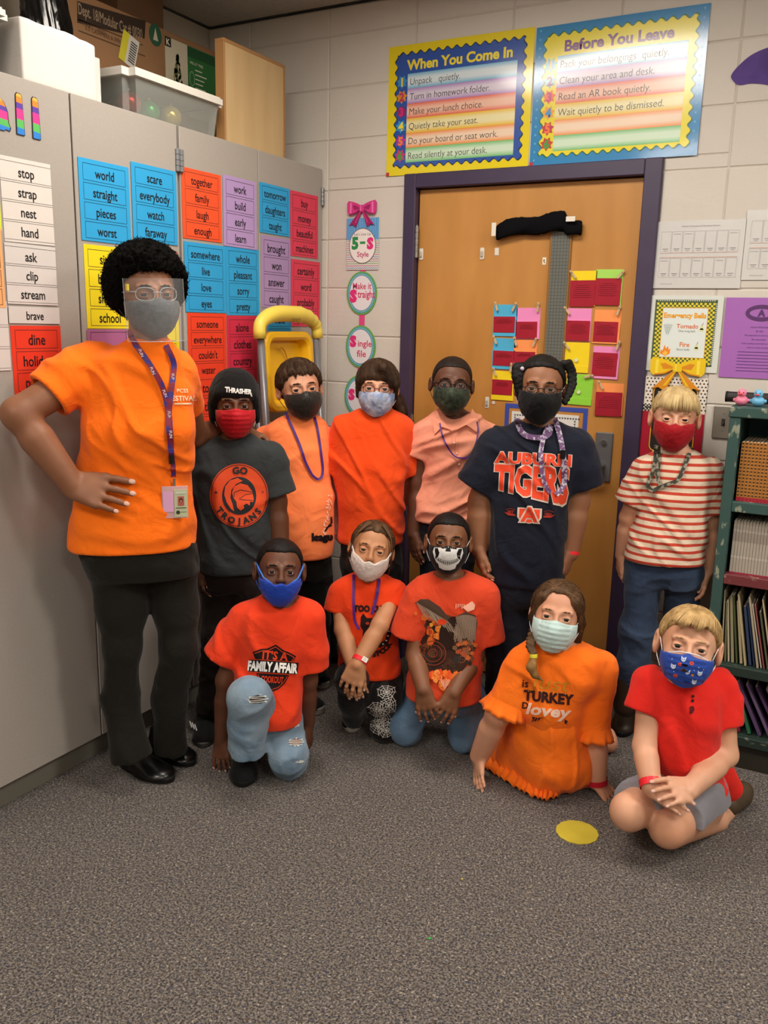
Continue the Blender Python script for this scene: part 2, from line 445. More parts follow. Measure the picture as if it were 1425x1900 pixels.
# lever handle
hp = bmesh.new(); add_box(hp, 1.233, 1.300, 0.011, 0.021, 0.905, 1.098, 0.003)
hplate = bm_to('handle_plate', hp, dark_steel, door)
lv = MB(); lv.tube([(1.268, 0.012, 0.968), (1.268, -0.045, 0.968)], 0.011, 12)
lv.tube([(1.270, -0.045, 0.968), (1.25, -0.050, 0.967), (1.20, -0.050, 0.963), (1.165, -0.047, 0.955)], [0.011, 0.011, 0.010, 0.009], 12)
lv.build('lever', steel_m, hplate, True)
ky = MB(); ky.tube([(1.268, 0.012, 1.06), (1.268, 0.002, 1.06)], 0.010, 14); ky.build('lock_cylinder', steel_m, hplate)
YD = 0.020   # face of the door slab
def wdoor(u, v): return wal(u, v, YD)

# black cloth rolled along the top of the door window
cx0, cz0 = wdoor(927, 428); cx1, cz1 = wdoor(1082, 428)
roll = MB(); rr = np.random.RandomState(3)
path = [(926, 432, .026), (945, 425, .030), (975, 421, .029), (1005, 418, .030), (1030, 413, .032), (1050, 413, .033), (1056, 421, .026), (1068, 424, .023), (1082, 425, .024)]
V = []; F = []; n = 16
PP = []
for i in range(len(path)-1):
    for t in np.linspace(0, 1, 6, endpoint=False): PP.append([path[i][k]*(1-t)+path[i+1][k]*t for k in range(3)])
PP.append(list(path[-1]))
for i, (u, v, r) in enumerate(PP):
    x, z = wdoor(u, v)
    for k in range(n):
        a = 2*math.pi*k/n
        rad = r*(1+0.13*math.sin(3*a+i*0.35)+rr.uniform(-.05, .05))*(0.9 if i in (0, len(PP)-1) else 1)
        V.append((x, YD-0.024+0.6*rad*math.cos(a)-0.0, z+rad*math.sin(a)*(1.1)))
for i in range(len(PP)-1):
    for k in range(n): F.append((i*n+k, i*n+(k+1) % n, (i+1)*n+(k+1) % n, (i+1)*n+k))
F.append(tuple(range(n))[::-1]); F.append(tuple((len(PP)-1)*n+k for k in range(n)))
cl = mesh_obj('rolled_cloth', V, F, mat('black_cloth', '#0d0d10', rough=0.95, spec=0.1, bump=0.5, bscale=120), None, True)
tag(cl, 'black cloth rolled up and taped across the top of the door window', 'cloth')
def tape(u, v, w, h, lab, rot=0.0, mcol='#e4ded2', parent=None):
    x, z = wdoor(u, v); p = Print(); n_ = 10
    p.poly([(-w/2, -h/2), (w/2, -h/2), (w/2, h/2), (-w/2, h/2)], mcol)
    c, s_ = math.cos(rot), math.sin(rot)
    return p.lay('tape', (x, YD-0.05 if parent is None else YD, z), (c, 0, s_), (-s_, 0, c), WN, paper(), parent)
for (u, v, w, h, r) in ((925, 428, .018, .05, .1), (1066, 409, .035, .018, .1)):
    x, z = wdoor(u, v); b_ = bmesh.new()
    add_box(b_, x-w/2, x+w/2, YD-.052, YD-.0505, z-h/2, z+h/2)
    bm_to('tape', b_, mat('masking_tape', '#e2dccf', rough=0.5), cl)
# adhesive hook strips left on the door
for i, (u, v, lab, kind) in enumerate(((782, 472, 'white adhesive hook strip beside the upper door hinge', 1), (895, 471, 'white adhesive hook strip on the middle of the upper door', 1),
        (922, 467, 'short white strip just below the left end of the black cloth', 0), (1010, 485, 'small torn white sticker left of the door window', 2), (904, 747, 'white hook strip behind the boy in the pink polo', 1))):
    x, z = wdoor(u, v); b_ = bmesh.new()
    if kind == 1:
        add_box(b_, x-.009, x+.009, YD-.004, YD, z-.022, z+.024, .003)
        st = bm_to('adhesive_strip', b_, mat('white_plastic_strip', '#ded8ca', rough=0.35))
        box('hook', x-.005, x+.005, YD-.010, YD-.004, z-.012, z+.010, mat('clear_grey_plastic', '#b6b0a4', rough=0.25), st, bev=.002)
    elif kind == 0:
        add_box(b_, x-.009, x+.009, YD-.003, YD, z-.015, z+.015, .002); st = bm_to('adhesive_strip', b_, mat('white_plastic_strip'))
    else:
        add_box(b_, x-.008, x+.008, YD-.0015, YD, z-.013, z+.015, .0005); st = bm_to('torn_sticker', b_, mat('sticker_white', '#e9dfc2', rough=0.5))
        p = Print(); p.line([(-.004, .003), (.001, .006), (-.001, -.002), (.004, -.006)], .002, '#2a2320'); p.lay('scribble', (x, YD-.0016, z), WX, WZ, WN, ink(), st)
    tag(st, lab, 'sticker' if kind == 2 else 'adhesive strip')
x, z = wdoor(916, 747)
dt = MB(); dt.tube([(x, YD-.001, z), (x, YD-.003, z)], .007, 16); tag(dt.build('adhesive_dot', mat('white_plastic_strip')), 'small round white adhesive dot beside the lower hook strip', 'sticker')

# library pockets with red cards on the door
def cp(x, y): return wdoor(x/2.85+740, y/2.85+300)
POCK = [((505, 755, 622, 925), '#4fb2dc', (505, 818, 613, 905), 'blue', 'top left of the left cluster on the door'), ((625, 772, 742, 940), '#ee8fc6', (625, 845, 730, 937), 'pink', 'nearest the door window on its left'),
        ((500, 932, 612, 1100), '#4fb2dc', (502, 998, 608, 1082), 'blue', 'second down at the left edge of the cluster'), ((612, 940, 727, 1060), '#fb9a58', (613, 1003, 720, 1070), 'orange', 'below the pink one, above the girl in the navy shirt'),
        ((497, 1105, 605, 1265), '#f3d61d', (497, 1150, 600, 1236), 'yellow', 'lowest at the left of the cluster'), ((915, 578, 1038, 765), '#f3d61d', (910, 628, 1033, 768), 'yellow', 'at the top right of the door window'),
        ((1045, 570, 1175, 760), '#a8dc62', (1045, 617, 1170, 760), 'light green', 'highest, at the right side of the door'), ((890, 775, 1010, 950), '#f08fc9', (890, 840, 1007, 948), 'pink', 'just right of the door window'),
        ((1037, 783, 1165, 965), '#fca25c', (1035, 845, 1155, 955), 'orange', 'second down in the far right column'), ((882, 955, 1000, 1118), '#f3d61d', None, 'yellow', 'without a card, right of the door window'),
        ((1030, 975, 1158, 1152), '#f08fc9', (1030, 1008, 1150, 1137), 'pink', 'third down in the far right column'), ((890, 1120, 1018, 1290), '#93d63f', None, 'green', 'without a card, beside the braid of the girl in navy'),
        ((1050, 1168, 1180, 1345), '#fca25c', (1045, 1215, 1175, 1350), 'orange', 'lowest in the far right column')]
for (q, colr, rc, cn, where) in POCK:
    x0, z1 = cp(q[0], q[1]); x1, z0 = cp(q[2], q[3]); xm, zm = (x0+x1)/2, (z0+z1)/2
    rot = RNG.uniform(-.02, .02); c, s_ = math.cos(rot), math.sin(rot); w, h = x1-x0, z1-z0
    ux, uy = np.array((c, 0, s_)), np.array((-s_, 0, c))
    O = np.array((xm, YD-.001, zm)); Mx = Matrix(((c, 0, -s_, xm), (0, 1, 0, YD), (s_, 0, c, zm), (0, 0, 0, 1)))
    b_ = bmesh.new(); add_box(b_, -w/2, w/2, -.0012, 0, -h/2, h/2, .0004, mtx=Mx)
    pm = mat('card_' + cn.replace(' ', '_'), colr, rough=0.7, var=0.04, vscale=20)
    po = bm_to('paper_pocket', b_, pm)
    tag(po, f'{cn} paper pocket {where}', 'paper pocket')
    b_ = bmesh.new(); add_box(b_, -w/2, w/2, -.0045, -.0032, -h/2, -h*0.28 if not rc else h*0.12, .0004, mtx=Mx); bm_to('pocket_front', b_, pm, po)
    if rc:
        a0, b1 = cp(rc[0], rc[1]); a1, b0 = cp(rc[2], rc[3]); wc, hc = a1-a0, b1-b0; ox, oz = (a0+a1)/2-xm, (b0+b1)/2-zm
        b_ = bmesh.new(); add_box(b_, ox-wc/2, ox+wc/2, -.0062, -.0050, oz-hc/2, oz+hc/2, .0003, mtx=Mx)
        rcd = bm_to('card', b_, mat('dark_red_card', '#a3132b', rough=0.65, var=0.05, vscale=20), po)
        p = Print(); nl = 3 if hc < .06 else (4 if hc < .075 else 7)
        for k in range(nl):
            ww = wc*(0.55 if k == 0 else 0.8)*RNG.uniform(.7, 1); yy = hc/2 - hc*0.2 - k*hc*0.075
            t = 'x'; xx = -ww/2
            while xx < ww/2:
                l = RNG.uniform(.003, .008); p.rect(xx, yy, min(xx+l, ww/2), yy+.0011, '#4b0a18'); xx += l+.0015
        p.lay('lettering', O + ux*ox + uy*oz + np.array((0, -.0056, 0)), ux, uy, WN, ink(), po)
    else:
        m_ = MB(); m_.tube([O+np.array((0.0, -.004, -h*.08)), O+np.array((0.0, -.006, -h*.08))], .0075, 16); m_.build('clasp_dot', mat('pale_dot', '#d9dfb0', rough=0.5), po)
PINS = [(520, 765, -20, '1'), (615, 768, 25, '5'), (740, 770, 5, '2'), (512, 942, -25, '3'), (620, 950, -20, '4'), (722, 955, 20, '5'), (510, 1110, -25, '6'), (597, 1088, 5, '2'), (925, 597, -40, '3'),
        (1177, 597, 40, '1'), (893, 787, -40, '6'), (1165, 788, 15, '7'), (890, 972, -40, '4'), (1162, 972, 20, '2'), (1008, 1135, 75, '5'), (1070, 1180, -35, '5')]
pin_m = mat('clothespin_wood', '#cbb189', rough=0.6, var=0.1, vscale=60)
PW = ['first blue pocket, left corner', 'first blue pocket, right corner', 'pink pocket nearest the door window', 'second blue pocket, left corner', 'orange pocket left of the window, left corner', 'orange pocket left of the window, right corner',
      'low yellow pocket, left corner', 'low yellow pocket, right corner', 'high yellow pocket', 'highest green pocket', 'pink pocket right of the window', 'upper orange pocket of the right column', 'yellow pocket without a card',
      'lower pink pocket of the right column', 'green pocket without a card', 'lowest orange pocket']
for (a, b0, rt, num), pw_ in zip(PINS, PW):
    x, z = cp(a, b0); r = math.radians(rt); c, s_ = math.cos(r), math.sin(r)
    Mx = Matrix(((c, 0, s_, x), (0, 1, 0, YD-.0085), (-s_, 0, c, z), (0, 0, 0, 1)))
    b_ = bmesh.new(); add_box(b_, -.0045, .0045, -.004, .0, -.019, .019, .0012, mtx=Mx)
    o = bm_to('clothespin', b_, pin_m); tag(o, 'small wooden clothespin on the ' + pw_, 'clothespin', 'numbered clothespins on the door')
    p = Print(); p.text(num, 0, .008, .008, '#3a2a1a', bold=.01); p.lay('number', (x, YD-.0126, z), (c, 0, -s_), (s_, 0, c), WN, ink(), o)
# sheet in a blue tape frame, half hidden behind the girl in navy
x0, z1 = wdoor(938, 748); x1, z0 = wdoor(1083, 880)
b_ = bmesh.new()
for (a, b1, c, d) in ((x0, x1, z1-.018, z1), (x0, x0+.018, z0, z1-.018), (x1-.018, x1, z0, z1-.018), (x0, x1, z0, z0+.018)): add_box(b_, a, b1, YD-.0012, YD, c, d)
tf = bm_to('tape_frame', b_, mat('blue_tape', '#3c4fa8', rough=0.6)); tag(tf, 'rectangular frame of blue tape on the door behind the girl in navy', 'tape frame')
b_ = bmesh.new(); add_box(b_, x0+.03, x1-.035, YD-.002, YD-.0005, z0+.03, z1-.03); sh = bm_to('paper_sheet', b_, mat('white_paper', '#e4e2dc', rough=0.6))
tag(sh, 'white sheet with a zigzag border inside the blue tape frame', 'paper')
p = Print(); W_, H_ = x1-x0-.065, z1-z0-.06
for k in range(int(W_/.011)): p.poly([(-W_/2+.01+k*.011, H_/2-.012), (-W_/2+.019+k*.011, H_/2-.012), (-W_/2+.0145+k*.011, H_/2-.019)], '#20242a')
for k in range(int(H_/.011)-1): p.poly([(W_/2-.012, H_/2-.02-k*.011), (W_/2-.012, H_/2-.029-k*.011), (W_/2-.019, H_/2-.0245-k*.011)], '#20242a'); p.poly([(-W_/2+.012, H_/2-.02-k*.011), (-W_/2+.012, H_/2-.029-k*.011), (-W_/2+.019, H_/2-.0245-k*.011)], '#20242a')
p.lay('border_print', ((x0+x1)/2-.0025, YD-.0022, (z0+z1)/2), WX, WZ, WN, ink(), sh)

# ------------------------------------------------------------------ posters over the door
def scallop(p, x0, y0, x1, y1, c, z, amp, n1, n2):
    P = []
    per = 14
    for side in range(4):
        n_ = n1 if side % 2 == 0 else n2
        for i in range(n_*per):
            t = i/(n_*per); wv = amp*math.sin(2*math.pi*t*n_)
            if side == 0: P.append((x0+(x1-x0)*t, y0+wv))
            elif side == 1: P.append((x1+wv, y0+(y1-y0)*t))
            elif side == 2: P.append((x1-(x1-x0)*t, y1+wv))
            else: P.append((x0+wv, y1-(y1-y0)*t))
    p.poly(P, c, z)
ROWC = [('#6fb4d8', '#d8e6ee'), ('#b088c4', '#d9cfe2'), ('#e36a55', '#eebfaa'), ('#e8bd2e', '#ece2b0'), ('#ef9348', '#f1d6bd'), ('#6fbe74', '#cfe6cd')]
def burst(p, x, y, r, c, z):
    pts = []
    for i in range(14):
        a = math.pi*2*i/14+.2; q = r*(1.25 if i % 2 == 0 else .8); pts.append((x+q*math.cos(a), y+q*math.sin(a)))
    p.poly(pts, c, z)
def chore_poster(x0, x1, z0, z1, outer, inner, title, tcol, lines, label, numc):
    w, h = x1-x0, z1-z0; xc, zc = (x0+x1)/2, (z0+z1)/2
    # laminated sheet with a slight wave
    nx, nz = 26, 20; V = []; F = []
    def wav(x, z): return 0.0035 + 0.0016*math.sin(9*x+3*z+1)*(1) + 0.0015*math.sin(13*z-5*x)
    for j in range(nz+1):
        for i in range(nx+1):
            X, Z = x0+w*i/nx, z0+h*j/nz; V.append((X, -wav(X, Z), Z))
    for j in range(nz):
        for i in range(nx): a = j*(nx+1)+i; F.append((a, a+1, a+nx+2, a+nx+1))
    po = mesh_obj('classroom_poster', V, F, mat('laminate_' + title[:4].strip().lower(), outer, rough=0.2, spec=0.5, coat=0.8), None, True)
    tag(po, label, 'poster')
    p = Print()
    scallop(p, -w/2+.035, -h/2+.032, w/2-.032, h/2-.030, '#1c2c4a' if outer != '#2f86bf' else '#2c6a35', 0.5, .006, 14, 11)
    scallop(p, -w/2+.039, -h/2+.036, w/2-.036, h/2-.034, inner, 1, .006, 14, 11)
    p.text(title, .0, h/2-.075, .036, tcol, 2, maxw=w*.80, bold=.035, sx=1.05, res=4)
    ty = h/2-.107; bh = (h-.107-.048)/6
    for i in range(6):
        y1_ = ty-bh*i; y0_ = y1_-bh; d, l = ROWC[i]
        p.grad(-w/2+.088, y0_, w/2-.062, y1_, [d, l, l, d], 2)
        burst(p, -w/2+.063, (y0_+y1_)/2, .021, numc[i][1], 2.5); p.text(str(i+1), -w/2+.063, (y0_+y1_)/2, .030, numc[i][0], 3, bold=.045)
        if i < len(lines): p.text(lines[i], -w/2+.100, (y0_+y1_)/2-.002, .025, '#35322f', 3, maxw=w-.19, sx=.92, align='l', bold=-.008, shear=0.05, res=4)
    p.rect(-w/2, -h/2, -w/2+.014, -h/2+.014, '#b8323a', 3)
    if outer == '#2f86bf':
        for k in range(16):
            for (a, b_) in ((-w/2+.017, -h/2+.02+k*.03), (w/2-.017, -h/2+.02+k*.03)):
                if b_ < h/2: p.ell(a, b_, .004, .004, '#5fb1dc', 1, 8)
    # split long faces so that the print follows the wave
    A = np.array(p.V); X = xc + A[:, 0]; Z = zc + A[:, 1]
    me_v = np.stack([X, np.zeros_like(X), Z], 1)
    o = mesh_obj('poster_print', me_v, p.F, glossy(), po, False, p.C)
    bm = bmesh.new(); bm.from_mesh(o.data)
    zl = {i: A[i, 2] for i in range(len(A))}
    lay_ = bm.verts.layers.float.new('lv')
    bm.verts.ensure_lookup_table()
    for i, v in enumerate(bm.verts): v[lay_] = A[i, 2]
    bmesh.ops.triangulate(bm, faces=bm.faces[:])
    for _ in range(5):
        es = [e for e in bm.edges if e.calc_length() > .045]
        if not es: break
        bmesh.ops.subdivide_edges(bm, edges=es, cuts=1); bmesh.ops.triangulate(bm, faces=[f for f in bm.faces if len(f.verts) > 3])
    for v in bm.verts: v.co.y = -wav(v.co.x, v.co.z) - 0.0007 - v[lay_]*0.00035
    bm.to_mesh(o.data); bm.free(); o.data.polygons.foreach_set('use_smooth', [True]*len(o.data.polygons))
    return po
NC = [('#e8c33a', '#3a8bc4'), ('#b63a62', '#d98a2e'), ('#d6307a', '#8a2f6a'), ('#f2df3a', '#3b9ad0'), ('#f08a2a', '#b53aa0'), ('#3b9a3f', '#c23f6f')]
chore_poster(0.286, 0.900, 2.088, 2.578, '#e8d420', '#2f55a8', 'When You Come In', '#f0dd3c',
    ['Unpack   quietly.', 'Turn in homework folder.', 'Make your lunch choice.', 'Quietly take your seat.', 'Do your board or seat work.', 'Read silently at your desk.'],
    'laminated yellow and blue poster headed When You Come In', NC)
NC2 = [('#e9a93a', '#6fb1d0'), ('#8a2f6a', '#8fc1d8'), ('#c2307a', '#e87040'), ('#3b8fd0', '#e8a33a'), ('#ef7a3a', '#c22f4a'), ('#3b9a3f', '#c2402f')]
chore_poster(0.906, 1.518, 2.090, 2.573, '#2f86bf', '#e6d628', 'Before You Leave', '#6d2f7a',
    ['Pack your belongings  quietly.', 'Clean your area and desk.', 'Read an AR book quietly.', 'Wait quietly to be dismissed.'],
    'laminated light blue and yellow poster headed Before You Leave', NC2)

# ------------------------------------------------------------------ papers on the wall right of the door
def sheet(x0, x1, z0, z1, m, label, name='wall_paper', y=-0.002, cat='paper', th=.0012, parent=None, rot=0.0):
    b_ = bmesh.new(); xm, zm = (x0+x1)/2, (z0+z1)/2; c, s_ = math.cos(rot), math.sin(rot)
    Mx = Matrix(((c, 0, -s_, xm), (0, 1, 0, y), (s_, 0, c, zm), (0, 0, 0, 1)))
    add_box(b_, -(x1-x0)/2, (x1-x0)/2, -th, 0, -(z1-z0)/2, (z1-z0)/2, .0003, mtx=Mx)
    o = bm_to(name, b_, m, parent)
    if parent is None: tag(o, label, cat)
    return o
lam_white = mat('laminated_white', '#cfcecc', rough=0.18, spec=0.5, coat=0.7, bump=0.35, bscale=14)
def cal_print(w, h, seed):
    p = Print(); r_ = random.Random(seed); g = '#b9b8bd'
    p.text('Calendar of Instruction and Assessment Windows', 0, h/2-.018, .0045, '#77757c', 1, maxw=w*.55)
    for row, (ya, yb) in enumerate(((h/2-.035, h/2-.108), (-h/2+.105, -h/2+.038))):
        xs = np.linspace(-w/2+.018, w/2-.018, 8)
        for i in range(7):
            p.frame(xs[i]+.001, yb, xs[i+1]-.001, ya, .0008, g, 1)
            p.rect(xs[i]+.009, yb+.012, xs[i+1]-.009, yb+.014, '#8e8d93', 1); p.rect(xs[i]+.012, yb+.006, xs[i+1]-.012, yb+.0075, '#9e9da3', 1)
            if r_.random() > .5: p.rect(xs[i]+.006, ya-.010, xs[i+1]-.008, ya-.0085, '#a5a3aa', 1)
    p.rect(-w/2+.02, .0065, w/2-.02, .008, '#d9b3a8', 1); p.rect(-w/2+.02, -.009, w/2-.02, -.0077, '#e0a890', 1)
    p.text('Revised by the office', -w/2+.05, -h/2+.016, .0035, '#8e8d93', 1); return p
c1 = sheet(1.402, 1.704, 1.640, 1.872, lam_white, 'laminated white calendar sheet just right of the door frame top')
cal_print(.302, .232, 1).lay('calendar_print', (1.553, -.0034, 1.756), WX, WZ, WN, glossy(), c1)
a, _ = wal(1384, 420)
c2 = sheet(a, a+.302, 1.668, 1.900, lam_white, 'laminated white calendar sheet cut by the right edge of the picture')
cal_print(.302, .232, 4).lay('calendar_print', (a+.151, -.0034, 1.784), WX, WZ, WN, glossy(), c2)
# clear wrap above the first calendar
# emergency bells poster
bx0, bz1 = wal(1206, 548); bx1, bz0 = wal(1318, 692)
bx0 += .004; w, h = .255, bz1-bz0
bp_ = sheet(bx0, bx0+w, bz0, bz1, mat('pale_card', '#d5dad4', rough=0.45), 'white poster with green and yellow checked border about tornado and fire bells', 'bells_poster', cat='poster', y=-.004)
p = Print(); ix0, ix1, iy0, iy1 = -w/2+.020, w/2-.020, -h/2+.022, h/2-.015
p.rect(ix0, iy0, ix1, iy1, '#4a5a3a', 1)
sq = .0075; nx = int((ix1-ix0-.012)/sq); ny = int((iy1-iy0-.012)/sq)
for i in range(nx):
    for j in range(ny):
        if (i < 3 or i >= nx-3 or j < 3 or j >= ny-3) and (i+j) % 2 == 0: p.rect(ix0+.006+i*sq, iy0+.006+j*sq, ix0+.006+(i+1)*sq, iy0+.006+(j+1)*sq, '#e0cf3a', 2)
for i in range(nx): p.ell(ix0+.01+i*sq, iy1-.003, .0022, .0022, '#dfe3d8', 2, 6)
for j in range(ny): p.ell(ix1-.003, iy0+.01+j*sq, .0022, .0022, '#dfe3d8', 2, 6)
p.rect(ix0+.028, iy0+.028, ix1-.028, iy1-.028, '#e0a348', 3); p.rect(ix0+.030, iy0+.030, ix1-.030, iy1-.030, '#dde5e2', 4)
p.text('Emergency Bells', 0, iy1-.055, .018, '#e8a428', 5, maxw=.148, bold=.04); p.text('Tornado', .012, iy1-.093, .015, '#d8703f', 5, bold=.02); p.text('One long bell.', .012, iy1-.110, .0075, '#5c6b66', 5)
p.text('Fire', .008, iy1-.158, .016, '#e07a3a', 5, bold=.02); p.text('Short bells.', .005, iy1-.176, .0075, '#4c5b56', 5)
for k in range(6): p.ring(-.056, iy1-.090-k*.006, .016-.0022*k, .004, .0015, '#9fb0a8', 5, 16)
fl_ = [(-.076, -.028), (-.074, -.012), (-.068, -.018), (-.062, .004), (-.056, -.010), (-.050, .0), (-.046, -.014), (-.040, -.008), (-.042, -.028), (-.058, -.036)]
p.poly([(a_, b_+.005+iy1-.170) for a_, b_ in fl_], '#ee8a2c', 5); p.poly([(-.058+(a_+.058)*.5, -.026+(b_+.026)*.5+iy1-.168) for a_, b_ in fl_], '#f6c24a', 6)
for (a_, b_) in ((.062, iy1-.105), (.050, iy1-.172)):
    p.ell(a_, b_, .008, .006, '#d9dd9a', 5, 10); p.poly([(a_-.006, b_), (a_+.006, b_), (a_+.004, b_+.014), (a_-.004, b_+.014)], '#d9dd9a', 5); p.line([(a_, b_+.015), (a_+.004, b_+.024)], .0018, '#8a5a3a', 5)
p.lay('poster_print', (bx0+w/2, -.0054, (bz0+bz1)/2), WX, WZ, WN, paper(), bp_)
# purple poster
px0, pz1 = wal(1350, 552); _, pz0 = wal(1350, 700)
w, h = .235, pz1-pz0
pu = sheet(px0-.003, px0+w, pz0, pz1, mat('purple_sheet', '#a568b8', rough=0.25, coat=0.5, bump=0.3, bscale=12), 'laminated purple notice sheet at the right edge above the rubber ducks', 'purple_notice', cat='poster', y=-.003)
p = Print(); p.ring(.0, h/2-.052, .052, .028, .013, '#5e3a6b', 1); p.text('A', .0, h/2-.052, .022, '#5e3a6b', 1, bold=.05)
for k, t in enumerate(('School Wide Rules', 'Be Safe', 'Be respectful to every person', 'Be responsible', 'Walk quietly in the halls at all times', 'listen to every teacher')):
    p.text(t, 0.0, h/2-.100-k*.014, .0055, '#5f3a74', 1, maxw=.19)
for k in range(7): p.rect(-.065, -.048-k*.011, .085*random.uniform(.6, 1), -.0462-k*.011, '#6e4585', 1)
p.lay('poster_print', (px0+w/2, -.0046, (pz0+pz1)/2), WX, WZ, WN, ink(), pu)

# bows: flat printed bows cut out of card
def bow(cx, cz, W_, H_, y, cA, cB, cC, label, name):
    k = W_/2
    base = [(0, .12), (.25, .30), (.55, .42), (.90, .50), (1.0, .35), (.98, -.25), (.85, -.42), (.45, -.34), (.15, -.12)]
    tailR = [(.10, -.10), (.95, -1.25), (.70, -1.16), (.42, -1.38), (.02, -.2)]
    pts = {'loop': base, 'tail': tailR}
    V = []; F = []; cols = []
    p = Print()
    for sgn in (-1, 1):
        t = [(sgn*a_*k*.92, b_*H_*.55) for a_, b_ in tailR]
        p.poly(t if sgn > 0 else t[::-1], cB, 1)
        p.poly([(sgn*a_*k*.6, b_*H_*.52) for a_, b_ in [(.08, -.15), (.8, -1.15), (.6, -1.1), (.12, -.3)]], cA, 2)
        l = [(sgn*a_*k, b_*H_*.62) for a_, b_ in base]
        p.poly(l, cA, 3)
        p.poly([(sgn*a_*k, b_*H_*.62) for a_, b_ in [(.12, .02), (.45, .22), (.62, .18), (.5, -.1), (.2, -.05)]], cB, 4)
        p.poly([(sgn*a_*k, b_*H_*.62) for a_, b_ in [(.68, .36), (.80, .40), (.80, -.3), (.70, -.32)]], cC, 4)
        p.poly([(sgn*a_*k, b_*H_*.62) for a_, b_ in [(.15, -.12), (.45, -.34), (.85, -.42), (.8, -.34), (.45, -.26), (.18, -.06)]], cB, 4)
    p.poly([(-.15*k, .22*H_*.6), (.15*k, .22*H_*.6), (.17*k, -.22*H_*.6), (-.15*k, -.22*H_*.6)], cA, 5)
    p.poly([(-.08*k, .18*H_*.6), (-.02*k, .18*H_*.6), (-.01*k, -.18*H_*.6), (-.08*k, -.18*H_*.6)], cC, 6)
    # body: the same outline with thickness
    b_ = bmesh.new()
    for sgn in (-1, 1):
        for outl, sc_ in ((base, .62), (tailR, .55)):
            pp = [(sgn*a_*k*(.92 if sc_ == .55 else 1), c_*H_*sc_) for a_, c_ in outl]
            vs = [b_.verts.new((cx+a_, y, cz+c_)) for a_, c_ in pp]; f = b_.faces.new(vs)
            r = bmesh.ops.extrude_face_region(b_, geom=[f]); bmesh.ops.translate(b_, verts=[v for v in r['geom'] if isinstance(v, bmesh.types.BMVert)], vec=(0, -.002, 0))
    add_box(b_, cx-.15*k, cx+.15*k, y-.002, y, cz-.13*H_, cz+.13*H_)
    bmesh.ops.recalc_face_normals(b_, faces=b_.faces)
    o = bm_to(name, b_, mat('card_edge_'+name, cA, rough=0.5)); tag(o, label, 'bow')
    p.lay('bow_print', (cx, y-.0022, cz), WX, WZ, WN, paper(), o); return o
# polka-dot schedule poster under the yellow bow
sx0, sz1 = wal(1199, 697); sx1, sz0 = wal(1300, 800)
w = .222; sz0 = sz1-.30; h = sz1-sz0
sp = sheet(sx0, sx0+w, sz0, sz1, mat('dotted_card', '#e6dcd0', rough=0.5), 'polka-dot and red schedule poster behind the blond boy in stripes', 'schedule_poster', cat='poster', y=-.003)
p = Print()
for i in range(17):
    for j in range(10):
        p.ell(-w/2+.008+i*.013+(.006 if j % 2 else 0), h/2-.008-j*.012, .0030, .0030, '#2a2326', 1, 8)
p.rect(-w/2, -h/2, -w/2+.06, h/2-.13, '#a8142e', 2); p.rect(w/2-.04, -h/2, w/2, h/2-.13, '#a8142e', 2)
for i in range(9):
    for j in range(4):
        if (i+j) % 2: p.rect(-w/2+i*.006, h/2-.13+j*.006, -w/2+(i+1)*.006, h/2-.124+j*.006, '#2a2326', 2)
def rrect(x0, y0, x1, y1, r, n_=5):
    P = []
    for cx_, cy_, a0 in ((x1-r, y1-r, 0), (x0+r, y1-r, 90), (x0+r, y0+r, 180), (x1-r, y0+r, 270)):
        for i in range(n_+1): a_ = math.radians(a0+90*i/n_); P.append((cx_+r*math.cos(a_), cy_+r*math.sin(a_)))
    return P
p.poly(rrect(-w/2+.030, -h/2+.02, w/2-.028, h/2-.032, .02), '#241d1c', 3); p.poly(rrect(-w/2+.032, -h/2+.022, w/2-.030, h/2-.034, .02), '#e0a028', 3.5); p.poly(rrect(-w/2+.036, -h/2+.026, w/2-.034, h/2-.038, .018), '#241d1c', 4)
p.text('School-wide Expectations', -w/2+.050, h/2-.062, .017, '#efe9df', 5, align='l', maxw=.15)
p.lay('poster_print', (sx0+w/2, -.0044, (sz0+sz1)/2), WX, WZ, WN, paper(), sp)
bxc, bzc = wal(1258, 682)
bow(bxc, bzc, .196, .115, -.010, '#e8c21c', '#d98a1e', '#f3da48', 'printed yellow bow over the bottom of the bells poster', 'yellow_bow')
# purple painted stroke
tp = Print(); pts = []
P0 = [wal(*q) for q in ((1357, 140), (1360, 150), (1372, 158), (1395, 155), (1425, 158), (1460, 168), (1490, 160), (1500, 120), (1470, 90), (1440, 86), (1415, 92), (1390, 105), (1368, 125))]
ps = [(P0[i][0], P0[i][1]) for i in range(len(P0))]
def smooth_closed(ps, n_=6):
    out = []; N = len(ps)
    for i in range(N):
        a, b_, c, d = (np.array(ps[(i+k) % N]) for k in (-1, 0, 1, 2))
        for t in np.linspace(0, 1, n_, endpoint=False):
            out.append(tuple(0.5*((2*b_)+(-a+c)*t+(2*a-5*b_+4*c-d)*t*t+(-a+3*b_-3*c+d)*t**3)))
    return out
b_ = bmesh.new(); f = b_.faces.new([b_.verts.new((x_, -.0004, z_)) for x_, z_ in smooth_closed(ps)])
r = bmesh.ops.extrude_face_region(b_, geom=[f]); bmesh.ops.translate(b_, verts=[v for v in r['geom'] if isinstance(v, bmesh.types.BMVert)], vec=(0, -.0015, 0))
bmesh.ops.recalc_face_normals(b_, faces=b_.faces)
o = bm_to('painted_swoosh', b_, mat('violet_paint', '#463073', rough=0.7, color2='#5f4690', vscale=9)); tag(o, 'purple painted crescent shape on the wall at the upper right', 'wall painting')
